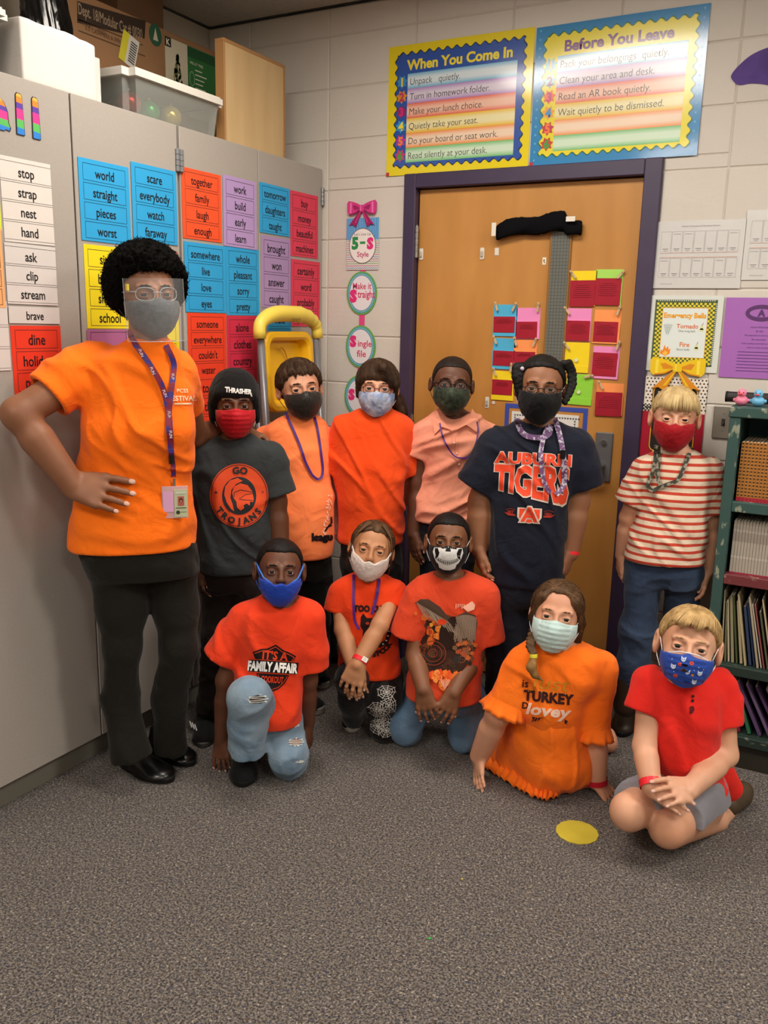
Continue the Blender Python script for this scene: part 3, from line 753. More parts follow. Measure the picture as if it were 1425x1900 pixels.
# light switch
x0, z1 = wal(1326, 752); x1 = x0+.072; z0 = z1-.118
o = box('light_switch', x0, x1, -.007, 0, z0, z1, mat('satin_steel_plate', '#9b968e', rough=0.35, metal=0.6), None, bev=.003, seg=2); tag(o, 'steel light switch plate between blond boy and bookcase', 'light switch')
box('toggle', (x0+x1)/2-.004, (x0+x1)/2+.004, -.017, -.006, (z0+z1)/2-.009, (z0+z1)/2+.003, mat('dark_toggle', '#4c4238', rough=0.4), o, bev=.002)
box('toggle_slot', (x0+x1)/2-.006, (x0+x1)/2+.006, -.008, -.0068, (z0+z1)/2-.013, (z0+z1)/2+.013, mat('slot_grey', '#3b3733', rough=0.6), o)
for dz in (-.031, .031):
    m_ = MB(); m_.tube([((x0+x1)/2, -.0068, (z0+z1)/2+dz), ((x0+x1)/2, -.0085, (z0+z1)/2+dz)], .0035, 12); m_.build('screw', dark_steel, o)

# ------------------------------------------------------------------ line-up signs left of the door
bx, bz = wal(674, 452); tl = wal(637, 403); br = wal(711, 497)
w, h = .158, tl[1]-br[1]
s5 = sheet(bx-w/2, bx+w/2, bz-h/2-.002, bz+h/2-.002, mat('striped_card', '#e2ddd6', rough=0.45), 'square sign reading 5-S Style under the pink bow', 'lineup_sign', cat='sign', y=-.004)
p = Print()
for k in range(20): p.rect(-w/2+k*w/20, h*.08, -w/2+(k+.55)*w/20, h/2, '#2f7fc4', 1); p.rect(-w/2+(k+.55)*w/20, h*.08, -w/2+(k+1)*w/20, h/2, '#8cc0e2', 1)
for j in range(13):
    y_ = h*.06 - j*(h*.56/13); cc = ['#6fae6a', '#c2397f', '#4f8fc9', '#c2397f', '#9a8f8a'][j % 5]
    for k in range(14): p.line([(-w/2+k*w/14, y_), (-w/2+(k+.5)*w/14, y_-.004), (-w/2+(k+1)*w/14, y_)], .0018, cc, 1)
p.ell(0, -.008, .066, .073, '#6d5a5a', 2, 40); p.ell(0, -.008, .063, .070, '#ece6e2', 3, 40)
p.text("Let's Line Up", 0, .040, .011, '#5a4a46', 4, maxw=.09); p.text('5', -.036, .004, .046, '#2f8f4e', 4, bold=.06); p.rect(-.012, .000, .014, .010, '#2f8f4e', 4); p.text('S', .038, .002, .042, '#e0307a', 4, bold=.07); p.text('Style', .003, -.042, .021, '#c23a6d', 4, bold=.015)
p.lay('sign_print', (bx, -.0054, bz-.002), WX, WZ, WN, paper(), s5)
bbx, bbz = wal(674, 387)
bow(bbx, bbz, .142, .10, -.010, '#d23a86', '#9c2260', '#e878b0', 'shiny printed pink bow at the top of the line-up signs', 'pink_bow')
OV = [(672, 544, ('Make it', 'S', 'traight'), 'oval sign reading Make it Straight'), (670, 643, ('S', 'ingle', 'file'), 'oval sign reading Single file'), (667, 735, ('S', 'ilent', ''), 'lowest oval sign, half hidden behind the girl with glasses')]
for i, (u, v, t, lab) in enumerate(OV):
    x, z = wal(u, v); rx, rz = .075, .091
    b_ = bmesh.new(); f = b_.faces.new([b_.verts.new((x+rx*math.cos(a), -.003, z+rz*math.sin(a))) for a in np.linspace(0, 2*math.pi, 48, endpoint=False)])
    r = bmesh.ops.extrude_face_region(b_, geom=[f]); bmesh.ops.translate(b_, verts=[q for q in r['geom'] if isinstance(q, bmesh.types.BMVert)], vec=(0, -.0015, 0)); bmesh.ops.recalc_face_normals(b_, faces=b_.faces)
    o = bm_to('lineup_sign', b_, mat('green_oval_card', '#6aa84a', rough=0.45)); tag(o, lab, 'sign')
    p = Print(); p.ell(0, 0, rx-.007, rz-.007, '#4f9fcf', 1, 64, .02, 16); p.ring(0, 0, rx-.011, rz-.011, .002, '#a8d46a', 2, 48); p.ell(0, 0, rx-.017, rz-.017, '#7a6fae', 2.5, 48); p.ell(0, 0, rx-.018, rz-.018, '#e4e0e4', 3, 48)
    if i == 0: p.text('Make it', .003, .030, .026, '#cf3568', 4, bold=.015, maxw=.092); p.text('S', -.040, -.012, .046, '#e0307a', 4, bold=.08); p.text('traight', .024, -.004, .030, '#cf3568', 4, bold=.02, maxw=.086)
    elif i == 1: p.text('S', -.037, .022, .042, '#e0307a', 4, bold=.08); p.text('ingle', .022, .014, .027, '#cf3568', 4, bold=.015, maxw=.076); p.text('file', .006, -.030, .028, '#cf3568', 4, bold=.015)
    else: p.text('S', -.037, .006, .042, '#e0307a', 4, bold=.08); p.text('ilent', .020, .0, .019, '#cf3568', 4, bold=.012, maxw=.07)
    p.lay('sign_print', (x, -.0046, z), WX, WZ, WN, paper(), o)
for i, (u, v0, v1) in enumerate(((674, 494, 505), (672, 583, 604), (669, 681, 699))):
    x, za = wal(u, v0); _, zb = wal(u, v1)
    o = box('ribbon_strip', x-.0135, x+.0135, -.0026, -.0012, zb, za, mat('pink_ribbon', '#dc4a86', rough=0.5)); tag(o, ['short pink ribbon below the 5-S sign', 'pink ribbon between the two upper oval signs', 'pink ribbon above the lowest oval sign'][i], 'ribbon')
# ================================================================== tall storage cabinets on the left
cab_m = mat('grey_laminate', '#a59e97', rough=0.42, spec=0.4, var=0.05, vscale=120)
edge_m = mat('dark_gap', '#4d4740', rough=0.6)
base_m = mat('grey_base', '#77746a', rough=0.6)
CT = 2.134; CF = -0.024
for ui, (ya, yb) in enumerate(((-0.92, -0.004), (-1.849, -0.921), (-2.770, -1.851), (-3.69, -2.772))):
    b_ = bmesh.new()
    add_box(b_, XL+.002, CF-.022, ya+.001, yb-.001, 0.094, CT, .002)
    c_ = bm_to('storage_cabinet', b_, cab_m)
    tag(c_, ['tall grey storage cabinet in the corner, behind the yellow step ladder', 'tall grey storage cabinet behind the woman in orange', 'tall grey storage cabinet at the left edge of the picture', 'tall grey storage cabinet outside the left edge'][ui], 'cabinet', None)
    box('toe_kick', XL+.05, CF-.05, ya+.001, yb-.001, 0.0, 0.0935, base_m, c_)
    ym = (ya+yb)/2 if ui else -0.4677
    if ui == 1: ym = -1.3855
    for (y0, y1, hs) in ((ya, ym, 0), (ym, yb, 1)):
        d = box('door', CF-.021, CF, y0+(.006 if hs == 0 else .003), y1-(.006 if hs else .003), 0.094, CT-.001, cab_m, c_, bev=.0015)
        for zc in (2.02, 1.1, 0.22):
            hb = MB(); yh = y0+.009 if hs == 0 else y1-.009
            for k in range(4): hb.tube([(CF+.004, yh, zc-.035+k*.018), (CF+.004, yh, zc-.0185+k*.018)], .0085, 10)
            hb.tube([(CF+.004, yh, zc-.037), (CF+.004, yh, zc+.038)], .004, 6)
            hb.build('hinge', dark_steel, d)
    box('gap_strip', CF-.0225, CF-.0215, ym-.004, ym+.004, 0.1, CT-.004, edge_m, c_)

# ------------------------------------------------------------------ word sheets on the doors
SHEETS = [  # x0,y0,x1,y1 in the photograph's pixels, colour, words, label
 ((-3, 286, 101, 457), '#d9d2cc', ['stop', 'strap', 'nest', 'hand'], 'white word sheet with stop, strap, nest and hand', 0),
 ((6, 449, 107, 567), '#d3cdca', ['ask', 'clip', 'stream'], 'white word sheet with ask, clip and stream', 1),
 ((14, 568, 110, 601), '#cdc8c5', ['brave'], 'single white word strip reading brave', 1),
 ((18, 604, 118, 726), '#dd3a22', ['dine', 'holiday', 'parties'], 'red word sheet with dine and holiday above the woman\'s shoulder', 1),
 ((-70, 556, 20, 687), '#d3cdca', ['for', 'her', 'then'], 'white word sheet cut by the left edge below the orange one', 1),
 ((-70, 415, 10, 571), '#f0ab72', ['his', 'our', 'two', 'old'], 'pale orange word sheet cut by the left edge', 1),
 ((-70, 322, 3, 428), '#d6e24a', ['all', 'big'], 'yellow-green word sheet cut by the left edge', 1),
 ((143, 290, 243, 456), '#2f9fd8', ['world', 'straight', 'pieces', 'worst'], 'blue word sheet with world, straight, pieces and worst', 1),
 ((241, 299, 329, 456), '#2f9fd8', ['scare', 'everybody', 'watch', 'faraway'], 'blue word sheet with scare, everybody, watch and faraway', 1),
 ((154, 452, 245, 610), '#ead51f', ['sight', 'below', 'should', 'school'], 'yellow word sheet half hidden by the woman\'s hair', 1),
 ((160, 611, 245, 760), '#a8628e', ['color', 'money'], 'mauve word sheet behind the woman\'s shoulder', 1),
 ((246, 460, 331, 590), '#ea4a2c', ['began', 'again', 'young'], 'orange-red word sheet right behind the woman\'s head', 1),
 ((250, 590, 335, 745), '#ead51f', ['never', 'other', 'under', 'after'], 'yellow word sheet right of the face shield', 1),
 ((335, 308, 411, 451), '#f2552c', ['together', 'family', 'laugh', 'enough'], 'orange word sheet with together, family, laugh and enough', 1),
 ((340, 447, 419, 581), '#2f9fd8', ['somewhere', 'live', 'love', 'eyes'], 'blue word sheet with somewhere, live, love and eyes', 1),
 ((347, 580, 421, 700), '#ee4426', ['someone', 'everywhere', "couldn't", 'water'], 'orange-red word sheet with someone and everywhere', 1),
 ((352, 699, 426, 800), '#ee4426', ['today', 'they', 'only'], 'orange-red word sheet above the boy in the black beanie', 1),
 ((412, 323, 475, 464), '#b295c9', ['work', 'build', 'early', 'learn'], 'lilac word sheet with work, build, early and learn', 1),
 ((418, 456, 481, 586), '#2f9fd8', ['whole', 'pleasant', 'sorry', 'pretty'], 'blue word sheet with whole, pleasant, sorry and pretty', 1),
 ((420, 585, 477, 715), '#d2304c', ['alone', 'clothes', 'country', 'often'], 'crimson word sheet with alone, clothes and country', 1),
 ((480, 337, 537, 440), '#2f9fd8', ['tomorrow', 'daughters', 'taught'], 'blue word sheet with tomorrow, daughters and taught', 1),
 ((484, 436, 539, 573), '#a88cbb', ['brought', 'won', 'answer', 'caught'], 'lilac word sheet with brought, won, answer and caught', 1),
 ((538, 352, 589, 481), '#dc3f58', ['buy', 'money', 'beautiful', 'machines'], 'pinkish red word sheet with buy, money and beautiful', 1),
 ((539, 480, 592, 606), '#dc3f58', ['certainly', 'word', 'probably', 'promise'], 'pinkish red word sheet with certainly, word and probably', 1),
 ((496, 574, 540, 640), '#2a8fc0', ['field', 'north'], 'blue word sheet half hidden behind the top of the step ladder', 1)]
for si, ((u0, v0, u1, v1), colr, words, lab, brd) in enumerate(SHEETS):
    ya, za = cab(u0, v0); yb, zb = cab(u1, v1)
    w, h = yb-ya, za-zb; ym, zm = (ya+yb)/2, (za+zb)/2
    y_off = 0.0008 + (si % 3)*0.0009
    rot = RNG.uniform(-.008, .008); c, s_ = math.cos(rot), math.sin(rot)
    Mx = Matrix(((1, 0, 0, CF+y_off), (0, c, -s_, ym), (0, s_, c, zm), (0, 0, 0, 1)))
    b_ = bmesh.new(); add_box(b_, 0, .0007, -w/2, w/2, -h/2, h/2, .0002, mtx=Mx)
    o = bm_to('word_sheet', b_, mat('sheet_' + colr[1:], colr, rough=0.6, spec=0.25, var=0.03, vscale=15))
    tag(o, lab, 'word sheet', 'word sheets on the cabinet doors')
    p = Print(); n = len(words); top = 0.012*h/.3 if n > 2 else 0
    ch = (h-top*1.5)/n
    for k, t in enumerate(words):
        y1 = h/2-top-k*ch-ch*.06; y0 = h/2-top-(k+1)*ch+ch*.06
        lc = '#3c3532' if colr[1] not in '2' else '#1c4a66'
        if brd and colr not in ('#d3cdca', '#cdc8c5'): p.frame(-w/2+w*.08, y0, w/2-w*.08, y1, .0013, lc, 1)
        elif n > 1:
            p.rect(-w/2, y0-.001, w/2, y0, '#6b6561', 1); p.rect(-w/2, y1, w/2, y1+.001, '#6b6561', 1)
        ca = min(.036, (y1-y0)*.56)
        p.text(t, 0, (y0+y1)/2-.001, ca, '#1d1a1c', 2, maxw=w*.80, bold=.012, sx=.84, res=4)
    p.lay('lettering', (CF+y_off+.0008, ym, zm), (0, c, s_), (0, -s_, c), KN, ink(), o, step=.0002, base=.0002)
# big striped paper letters
BANDS = ['#2f7ed0', '#59b45c', '#e63b8f', '#5b3fa0', '#ef8430', '#f3b04e']
def band_letter(outline, u, v0, v1, label):
    yc, zt = cab(u, v0); _, zb = cab(u, v1); H_ = zt-zb
    b_ = bmesh.new(); f = b_.faces.new([b_.verts.new((CF+.001, yc+a*H_, zb+b*H_)) for a, b in outline])
    r = bmesh.ops.extrude_face_region(b_, geom=[f]); bmesh.ops.translate(b_, verts=[q for q in r['geom'] if isinstance(q, bmesh.types.BMVert)], vec=(.0015, 0, 0)); bmesh.ops.recalc_face_normals(b_, faces=b_.faces)
    o = bm_to('paper_letter', b_, mat('letter_outline', '#2a1a2a', rough=0.5)); tag(o, label, 'letter')
    # bands clipped to the outline
    cxy = np.mean(outline, axis=0); ins = [(cxy[0]+(a-cxy[0])*.86, cxy[1]+(b-cxy[1])*.965) for a, b in outline]
    V = []; F = []; Cc = []
    for i, col_ in enumerate(BANDS):
        lo, hi = [0, .17, .37, .62, .76, .90][i], [.17, .37, .62, .76, .90, 1.01][i]
        bm = bmesh.new(); f = bm.faces.new([bm.verts.new((a, b, 0)) for a, b in ins])
        sl = .10
        for (pt, nn) in (((0, lo, 0), (-sl, -1, 0)), ((0, hi, 0), (sl, 1, 0))):
            if (lo == 0 and nn[1] < 0) or (hi > 1 and nn[1] > 0): continue
            bmesh.ops.bisect_plane(bm, geom=bm.verts[:]+bm.edges[:]+bm.faces[:], plane_co=pt, plane_no=nn, clear_outer=True)
        for f in bm.faces:
            o_ = len(V); V += [(CF+.0031, yc+v.co.x*H_, zb+v.co.y*H_) for v in f.verts]; F.append(tuple(range(o_, o_+len(f.verts)))); Cc += [lin(col_)]*len(f.verts)
        bm.free()
    mesh_obj('letter_bands', V, F, paper(), o, False, Cc)
ell_ = [(-.13, .02), (-.11, .0), (.11, .0), (.13, .02), (.12, .35), (.10, .93), (.06, .99), (-.06, 1.0), (-.10, .95), (-.12, .4)]
band_letter(ell_, 33, 172, 250, 'middle striped paper letter, the first tall l')
band_letter(ell_, 63, 180, 258, 'striped paper letter l nearest the cabinet seam')
aaa = [(-.4, .0), (.18, .0), (.26, .05), (.40, .02), (.44, .12), (.38, .25), (.36, .6), (.25, .85), (.05, 1.0), (-.2, 1.0), (-.4, .85)]
band_letter(aaa, -6, 178, 240, 'striped paper letter a cut by the left edge')

# ------------------------------------------------------------------ things on top of the cabinets
T0 = CT
# foam box
fm = mat('white_foam', '#d6d0cb', rough=0.8, spec=0.2, bump=0.3, bscale=90)
b_ = bmesh.new(); add_box(b_, -.30, -.045, -1.530, -1.256, T0+.001, T0+.168, .006, 2)
bmesh.ops.subdivide_edges(b_, edges=[e for e in b_.edges if e.calc_length() > .1], cuts=9, use_grid_fill=True)
for v in b_.verts:
    if v.co.z > T0+.16: v.co.z += .002*math.sin(v.co.y*31)+.0015*math.sin(v.co.y*91+v.co.x*20)-.004*max(0, (v.co.y+1.36)/.1)
o = bm_to('foam_box', b_, fm, None, True); tag(o, 'large white foam box on top of the cabinets at left', 'box')
# frosted tub at far left
tub_m = mat('frosted_plastic', '#bfc2c2', rough=0.35, trans=0.25, spec=0.4, alpha=0.85)
def tub(name, x0, x1, y0, y1, z0, h, lidm, bodym, label, taper=.02, lid=.022, over=.012, holes=None):
    b = bmesh.new(); vs = add_box(b, x0, x1, y0, y1, z0, z0+h)
    for v in b.verts:
        if v.co.z < z0+h*.5:
            v.co.x += taper if v.co.x < (x0+x1)/2 else -taper; v.co.y += taper if v.co.y < (y0+y1)/2 else -taper
    bmesh.ops.bevel(b, geom=[e for e in b.edges if abs(e.verts[0].co.z-e.verts[1].co.z) > .02], offset=.03, segments=4, affect='EDGES')
    top = [f for f in b.faces if f.normal.z > .9]
    bmesh.ops.delete(b, geom=top, context='FACES')
    o = bm_to(name, b, bodym, None, False)
    sm = o.modifiers.new('wall', 'SOLIDIFY'); sm.thickness = .002; sm.offset = -1
    b = bmesh.new(); add_box(b, x0-over, x1+over, y0-over, y1+over, z0+h, z0+h+lid, .0)
    bmesh.ops.bevel(b, geom=[e for e in b.edges if abs(e.verts[0].co.z-e.verts[1].co.z) > .01], offset=.03, segments=4, affect='EDGES')
    bmesh.ops.bevel(b, geom=[e for e in b.edges if all(v.co.z > z0+h+lid-.001 for v in e.verts)], offset=.006, segments=2, affect='EDGES')
    bm_to('lid', b, lidm, o); tag(o, label, 'storage bin'); return o
tub('storage_tub', -.52, -.06, -2.05, -1.555, T0+.001, .150, mat('white_lid', '#dcd8cf', rough=0.4), tub_m, 'frosted storage tub with a pale lid at the far left on the cabinets', taper=.03)
clear_m = mat('clear_bin_plastic', '#a9ada8', rough=0.15, spec=0.5, alpha=0.30)
tub('clear_bin', -.44, -.055, -1.110, -.635, T0+.001, .118, mat('white_lid'), clear_m, 'clear plastic bin with a white lid holding ornaments, in front of the cardboard box', taper=.012, lid=.026)
for (x, y, z, r, cc, nm) in ((-.14, -.93, .045, .036, '#2fae55', 'green shiny ball inside the clear bin'), (-.12, -.845, .042, .037, '#d9bf62', 'gold shiny ball inside the clear bin'), (-.13, -1.035, .046, .040, '#a8281f', 'red ball at the left inside the clear bin'),
        (-.2, -.80, .05, .04, '#6d7a50', 'olive green ball at the back of the clear bin')):
    b_ = bmesh.new(); bmesh.ops.create_uvsphere(b_, u_segments=20, v_segments=14, radius=r); bmesh.ops.translate(b_, verts=b_.verts, vec=(x, y, T0+z+.006))
    o = bm_to('ornament_ball', b_, mat('ball_'+cc[1:], cc, rough=.2, metal=.5), None, True); tag(o, nm, 'ornament')
    cpm = MB(); cpm.tube([(x, y, T0+z+.006+r-.003), (x, y, T0+z+.006+r+.006)], .006, 10); cpm.build('cap', steel_m, o)
# skin-brown doll-like bundle in the bin: crumpled tissue
b_ = bmesh.new(); bmesh.ops.create_icosphere(b_, subdivisions=3, radius=.05)
for v in b_.verts: v.co *= 1+.15*math.sin(v.co.x*90)*math.sin(v.co.y*70+1); v.co.z *= .8; v.co.x *= 1.4
bmesh.ops.translate(b_, verts=b_.verts, vec=(-.24, -.95, T0+.055)); o = bm_to('crumpled_wrap', b_, mat('brown_wrap', '#8a5a40', rough=.6), None, True); tag(o, 'crumpled brown wrapping at the left end of the clear bin', 'wrapping')
# cardboard box behind
card_m = mat('cardboard', '#9a7350', rough=0.8, var=0.08, vscale=6)
BX = -.47
XF, YA, YBx, ZB, ZT = -.475, -.93, -.10, T0+.001, 0
def bf(u, v): return cab(u, v, XF)
XF = -.455
ZT = bf(270, 39)[1]; YBx = bf(405, 95)[0]; YA = bf(120, 0)[0]
o = box('cardboard_box', XL+.004, XF, YA, YBx, T0+.001, ZT, card_m, None, bev=.003); tag(o, 'big brown cardboard box with a dark printed band on top of the cabinets', 'box')
p = Print()
def bp2(u, v): a, b = bf(u, v); return (a-YA, b-ZB)
q = [bp2(*k) for k in ((143, 2), (270, 39), (268, 72), (143, 42))]
p.poly([q[0], q[3], q[2], q[1]], '#3a2e26', 1)
m0 = ((q[0][0]+q[2][0])/2, (q[0][1]+q[2][1])/2); an = 0.0
p.text('Dept. 18/Modular Cat.# 0030', m0[0]-.005, m0[1]-.005, .036, '#a08a72', 2, maxw=(q[1][0]-q[0][0])*.93, bold=.01, res=4)
q = [bp2(*k) for k in ((145, 50), (265, 92))]
k_ = bp2(175, 52); p.text('HART TREES', k_[0], k_[1], .014, '#5a4434', 2, maxw=.13)
k_ = bp2(205, 70)
p.text("6.5' CASHMERE & SPRUCE TREE", k_[0], k_[1], .014, '#5a4434', 2, maxw=.24)
p.rect(q[0][0], k_[1]+.016, q[1][0], k_[1]+.020, '#5a4434', 1); p.rect(q[0][0], k_[1]-.020, q[1][0]+.01, k_[1]-.016, '#5a4434', 1)
e_ = bp2(288, 65); p.ell(e_[0], e_[1], .035, .040, '#2f5a44', 2, 28); p.poly([(e_[0]-.014, e_[1]-.02), (e_[0]+.014, e_[1]-.02), (e_[0], e_[1]+.026)], '#c9bfa4', 3)
p.lay('box_print', (XF, YA, ZB), KX, WZ, KN, ink(), o)
p = Print(); tl_, br_ = bp2(305, 66), bp2(397, 176); 
x0, y1, x1, y0 = tl_[0], tl_[1], br_[0]+.01, br_[1]-.0
y0 = y1-.27; xm = x0+(x1-x0)*.43
p.rect(x0, y0, xm, y1, '#cfc6ae', 1); p.rect(x0, y0, xm, y0+.08, '#8f7a74', 2); p.rect(xm, y0+.055, x1, y1, '#2f6f38', 1); p.rect(xm, y0, x1, y0+.055, '#bfc0b4', 1); p.rect(xm, y1-.04, x1, y1-.004, '#1f5230', 2)
rr_ = random.Random(5); tx = (x0+xm)/2+.005
for k in range(150):
    t = rr_.random()**1.3; ww = .004+.040*(1-t); a = tx+rr_.uniform(-ww, ww); b = y0+.05+t*.17
    p.poly([(a-.006, b-.006), (a+.006, b-.007), (a+.001, b+.008)], rr_.choice(['#5b6a48', '#6b7a50', '#4f5b3c', '#8a8a60', '#a89c6a']), 3)
p.rect(x0, y1-.035, x0+.035, y1, '#1f2a20', 3); p.text('K', x0+.018, y1-.018, .022, '#e9e4d2', 4, bold=.03)
for k in range(7): p.rect(xm+.045, y1-.085-k*.017, xm+.045+rr_.uniform(.04, .075), y1-.081-k*.017, '#d9ddc6', 3)
p.text('PRE-LIT TREE', xm+.055, y1-.060, .010, '#e6e6d2', 3, maxw=.085); p.ring(xm+.025, y1-.12, .016, .028, .003, '#8fb890', 3); 
p.ell(x1-.022, y0+.095, .020, .024, '#c9a08a', 3, 16); p.ell(x1-.022, y0+.095, .013, .016, '#b0402a', 4, 14)
p.lay('tree_label', (XF, YA, ZB), KX, WZ, KN, paper(), o)
p = Print(); c0 = bp2(238, 92); rt = -.30
def rr2(x_, y_): return (c0[0]+x_*math.cos(rt)-y_*math.sin(rt), c0[1]+x_*math.sin(rt)+y_*math.cos(rt))
p.poly([rr2(*k) for k in ((-.04, -.055), (.045, -.055), (.045, .055), (-.04, .055))], '#ddd9cf', 3); p.poly([rr2(*k) for k in ((-.04, -.055), (-.008, -.055), (-.008, .055), (-.04, .055))], '#d9cf3a', 4)
for k in range(9): p.poly([rr2(*q_) for q_ in ((.004, -.04+k*.009), (.038, -.04+k*.009), (.038, -.04+k*.009+.0045), (.004, -.04+k*.009+.0045))], '#3a3a3e', 5)
p.lay('price_sticker', (XF, YA, ZB), KX, WZ, KN, paper(), o)
# second box above/behind
ya, _ = bf(238, 20); yb, _ = bf(328, 30)
o = box('brown_carton', XL+.006, XF-.05, ya, yb-.02, ZT+.001, min(ZT+.13, CEIL-.01), mat('brown_carton_card', '#6f5138', rough=.8, var=.1), None, bev=.003); tag(o, 'smaller darker brown carton stacked on the big cardboard box', 'box')
# white foam end with price label beside the box
ya, zb = cab(182, 130, -.30); 
o = box('foam_slab', -.22, -.13, -1.215, -1.155, T0+.001, T0+.16, fm, None, bev=.003) ; tag(o, 'white foam slab with a barcode sticker between the foam box and the cardboard box', 'foam slab')
p = Print()
for k, (yy, hh) in enumerate(((.17, .02), (.13, .03), (.09, .015), (.05, .03))): p.rect(-.012, yy-.02, .012, yy+hh-.02, '#6d6a68', 1)
p.lay('barcode', (-.13, -1.19, T0), KX, WZ, KN, ink(), o)
# black bag
b_ = bmesh.new(); bmesh.ops.create_icosphere(b_, subdivisions=5, radius=1)
ya_, yb_ = cab(38, 30, -.385)[0], cab(126, 40, -.385)[0]; yc_, hy_ = (ya_+yb_)/2, (yb_-ya_)/2
for v in b_.verts:
    d = v.co.copy(); f = 1+.10*math.sin(9*d.y+4*d.z)*math.cos(6*d.x)+.05*math.sin(31*d.y+11*d.z+5*d.x)+.03*math.sin(60*(d.y*.7+d.z*.5))
    v.co = Vector((d.x*.055*f, max(-1, min(1, d.y*f))*hy_, d.z*.27*f))
    if v.co.z < -.23: v.co.z = -.23
bmesh.ops.translate(b_, verts=b_.verts, vec=(-.378, yc_, T0+.232))
o = bm_to('trash_bag', b_, mat('black_plastic_film', '#0c0c0e', rough=0.18, spec=0.6), None, True); tag(o, 'black plastic bag stuffed behind the white foam box', 'plastic bag')
# pale wooden framed panel box
pw_m = mat('birch_panel', '#cdb083', rough=0.55, color2='#c2a273', vscale=3, stretch=(5, 5, .8), detail=6)
PX = -.078; py0, py1, pzt = cab(416, 160, PX)[0], cab(529, 200, PX)[0], cab(415, 69, PX)[1]
b_ = bmesh.new(); add_box(b_, PX-.040, PX-.001, py0+.001, py1-.001, T0+.001, pzt-.001, .002)
o = bm_to('wooden_panel', b_, pw_m); tag(o, 'pale birch panel box standing upright on the cabinet corner', 'wooden box')
b_ = bmesh.new()
for (a, b, c, d) in ((py0, py1, pzt-.012, pzt), (py0, py0+.008, T0+.001, pzt-.012), (py1-.013, py1, T0+.001, pzt-.012)): add_box(b_, PX-.041, PX+.001, a, b, c, d, .001)
bm_to('edge_frame', b_, mat('oak_edge', '#a87c4e', rough=.5), o)

# ------------------------------------------------------------------ folded yellow step ladder leaning on the cabinets
lad = empty('step_ladder', (.06, -.41, 0)); tag(lad, 'folded step ladder with a yellow handle and grey legs against the corner cabinet', 'step ladder')
yel = mat('yellow_plastic', '#eab418', rough=0.35, spec=0.45, var=0.06, vscale=5)
yel2 = mat('pale_yellow_plastic', '#e8cf55', rough=0.4, spec=0.4)
grt = mat('grey_tube_paint', '#7d7c80', rough=0.35, metal=0.3)
Y0, Y1 = -.605, -.215
def lean(z): return .055 + (1.52-z)*.075
for yy in (Y0, Y1):
    m_ = MB(); m_.tube([(lean(0.0)+.02, yy, .012), (lean(1.47)+.02, yy, 1.47)], .014, 12); m_.build('leg', grt, lad, True)
    m_ = MB(); m_.tube([(lean(0.0)-.035, yy+(.02 if yy < -.4 else -.02), .012), (lean(1.25)-.03, yy+(.02 if yy < -.4 else -.02), 1.25)], .011, 10); m_.build('rear_leg', grt, lad, True)
    m_ = MB(); m_.tube([(lean(0)+.02, yy, 0), (lean(0)+.02, yy, .03)], .018, 12); m_.build('rubber_foot', mat('black_rubber', '#151515', rough=.8), lad)
# handle: arched moulded grip
hv = []; hr = []
for t in np.linspace(0, 1, 30):
    a = math.pi*t; yy = (Y0+Y1)/2 - (Y1-Y0)/2*1.04*math.copysign(abs(math.cos(a))**.55, math.cos(a)); zz = 1.425 + .085*math.sin(a)**.5 + (.012*math.sin(a)**6)
    hv.append((lean(zz)+.022, yy, zz)); hr.append(.024+.008*math.sin(a)**3+(.0022*math.sin(60*t) if t > .55 and t < .95 else 0))
m_ = MB(); m_.tube(hv, hr, 16); hnd = m_.build('handle', yel2, lad, True)
box('grip_pad', lean(1.53)+.030, lean(1.53)+.052, -.46, -.36, 1.512, 1.530, yel2, hnd, bev=.006, seg=3)
p = Print(); p.text('COSCO', 0, 0, .013, '#6a5a20', 1, bold=.02); p.lay('handle_print', (lean(1.5)+.0525, -.405, 1.497), KX, WZ, KN, ink(), hnd)
# moulded tray with raised rim
def rr_path(y0, y1, z0, z1, r, n_=6):
    return [(a, b) for a, b in rrect(y0, z0, y1, z1, r, n_)]
def tray(y0, y1, z0, z1, dep, rim, name):
    V = []; F = []; o1 = rr_path(y0, y1, z0, z1, .05); n_ = len(o1)
    cy, cz = (y0+y1)/2, (z0+z1)/2
    def ringp(ins, dx):
        P = rr_path(y0+ins, y1-ins, z0+ins, z1-ins, max(.05-ins*.4, .012)); return [(lean(b)+dx, a, b) for a, b in P]
    rings = [ringp(0, -.012), ringp(0, .018), ringp(.006, .024), ringp(rim, .024), ringp(rim+.010, .016), ringp(rim+.018, -dep)]
    for R_ in rings: V += R_
    for i in range(len(rings)-1):
        for k in range(n_): F.append((i*n_+k, i*n_+(k+1) % n_, (i+1)*n_+(k+1) % n_, (i+1)*n_+k))
    F.append(tuple((len(rings)-1)*n_+k for k in range(n_)))
    return mesh_obj(name, V, F, yel, lad, False)
tr = tray(Y0+.028, Y1-.028, 1.14, 1.452, .022, .022, 'tray')
sm = [(.30, 'step'), (.62, 'step'), (.90, 'step')]
for zc in (.28, .58, .88):
    b_ = bmesh.new(); add_box(b_, lean(zc)-.02, lean(zc)+.03, Y0+.02, Y1-.02, zc-.10, zc+.10, .012, 3); st = bm_to('step', b_, yel, lad)
    g = bmesh.new()
    for k in range(6): add_box(g, lean(zc)+.030, lean(zc)+.033, Y0+.04, Y1-.04, zc-.08+k*.03, zc-.065+k*.03, .001)
    bm_to('tread', g, mat('black_rubber'), st)
g = MB(); g.tube([(lean(1.3)-.012+.0, -.44+.06*math.cos(a), 1.25+.14*math.sin(a)) for a in np.linspace(0, math.pi*.6, 12)], .003, 6); g.build('tray_groove', mat('amber_line', '#b98a14', rough=.5), tr)
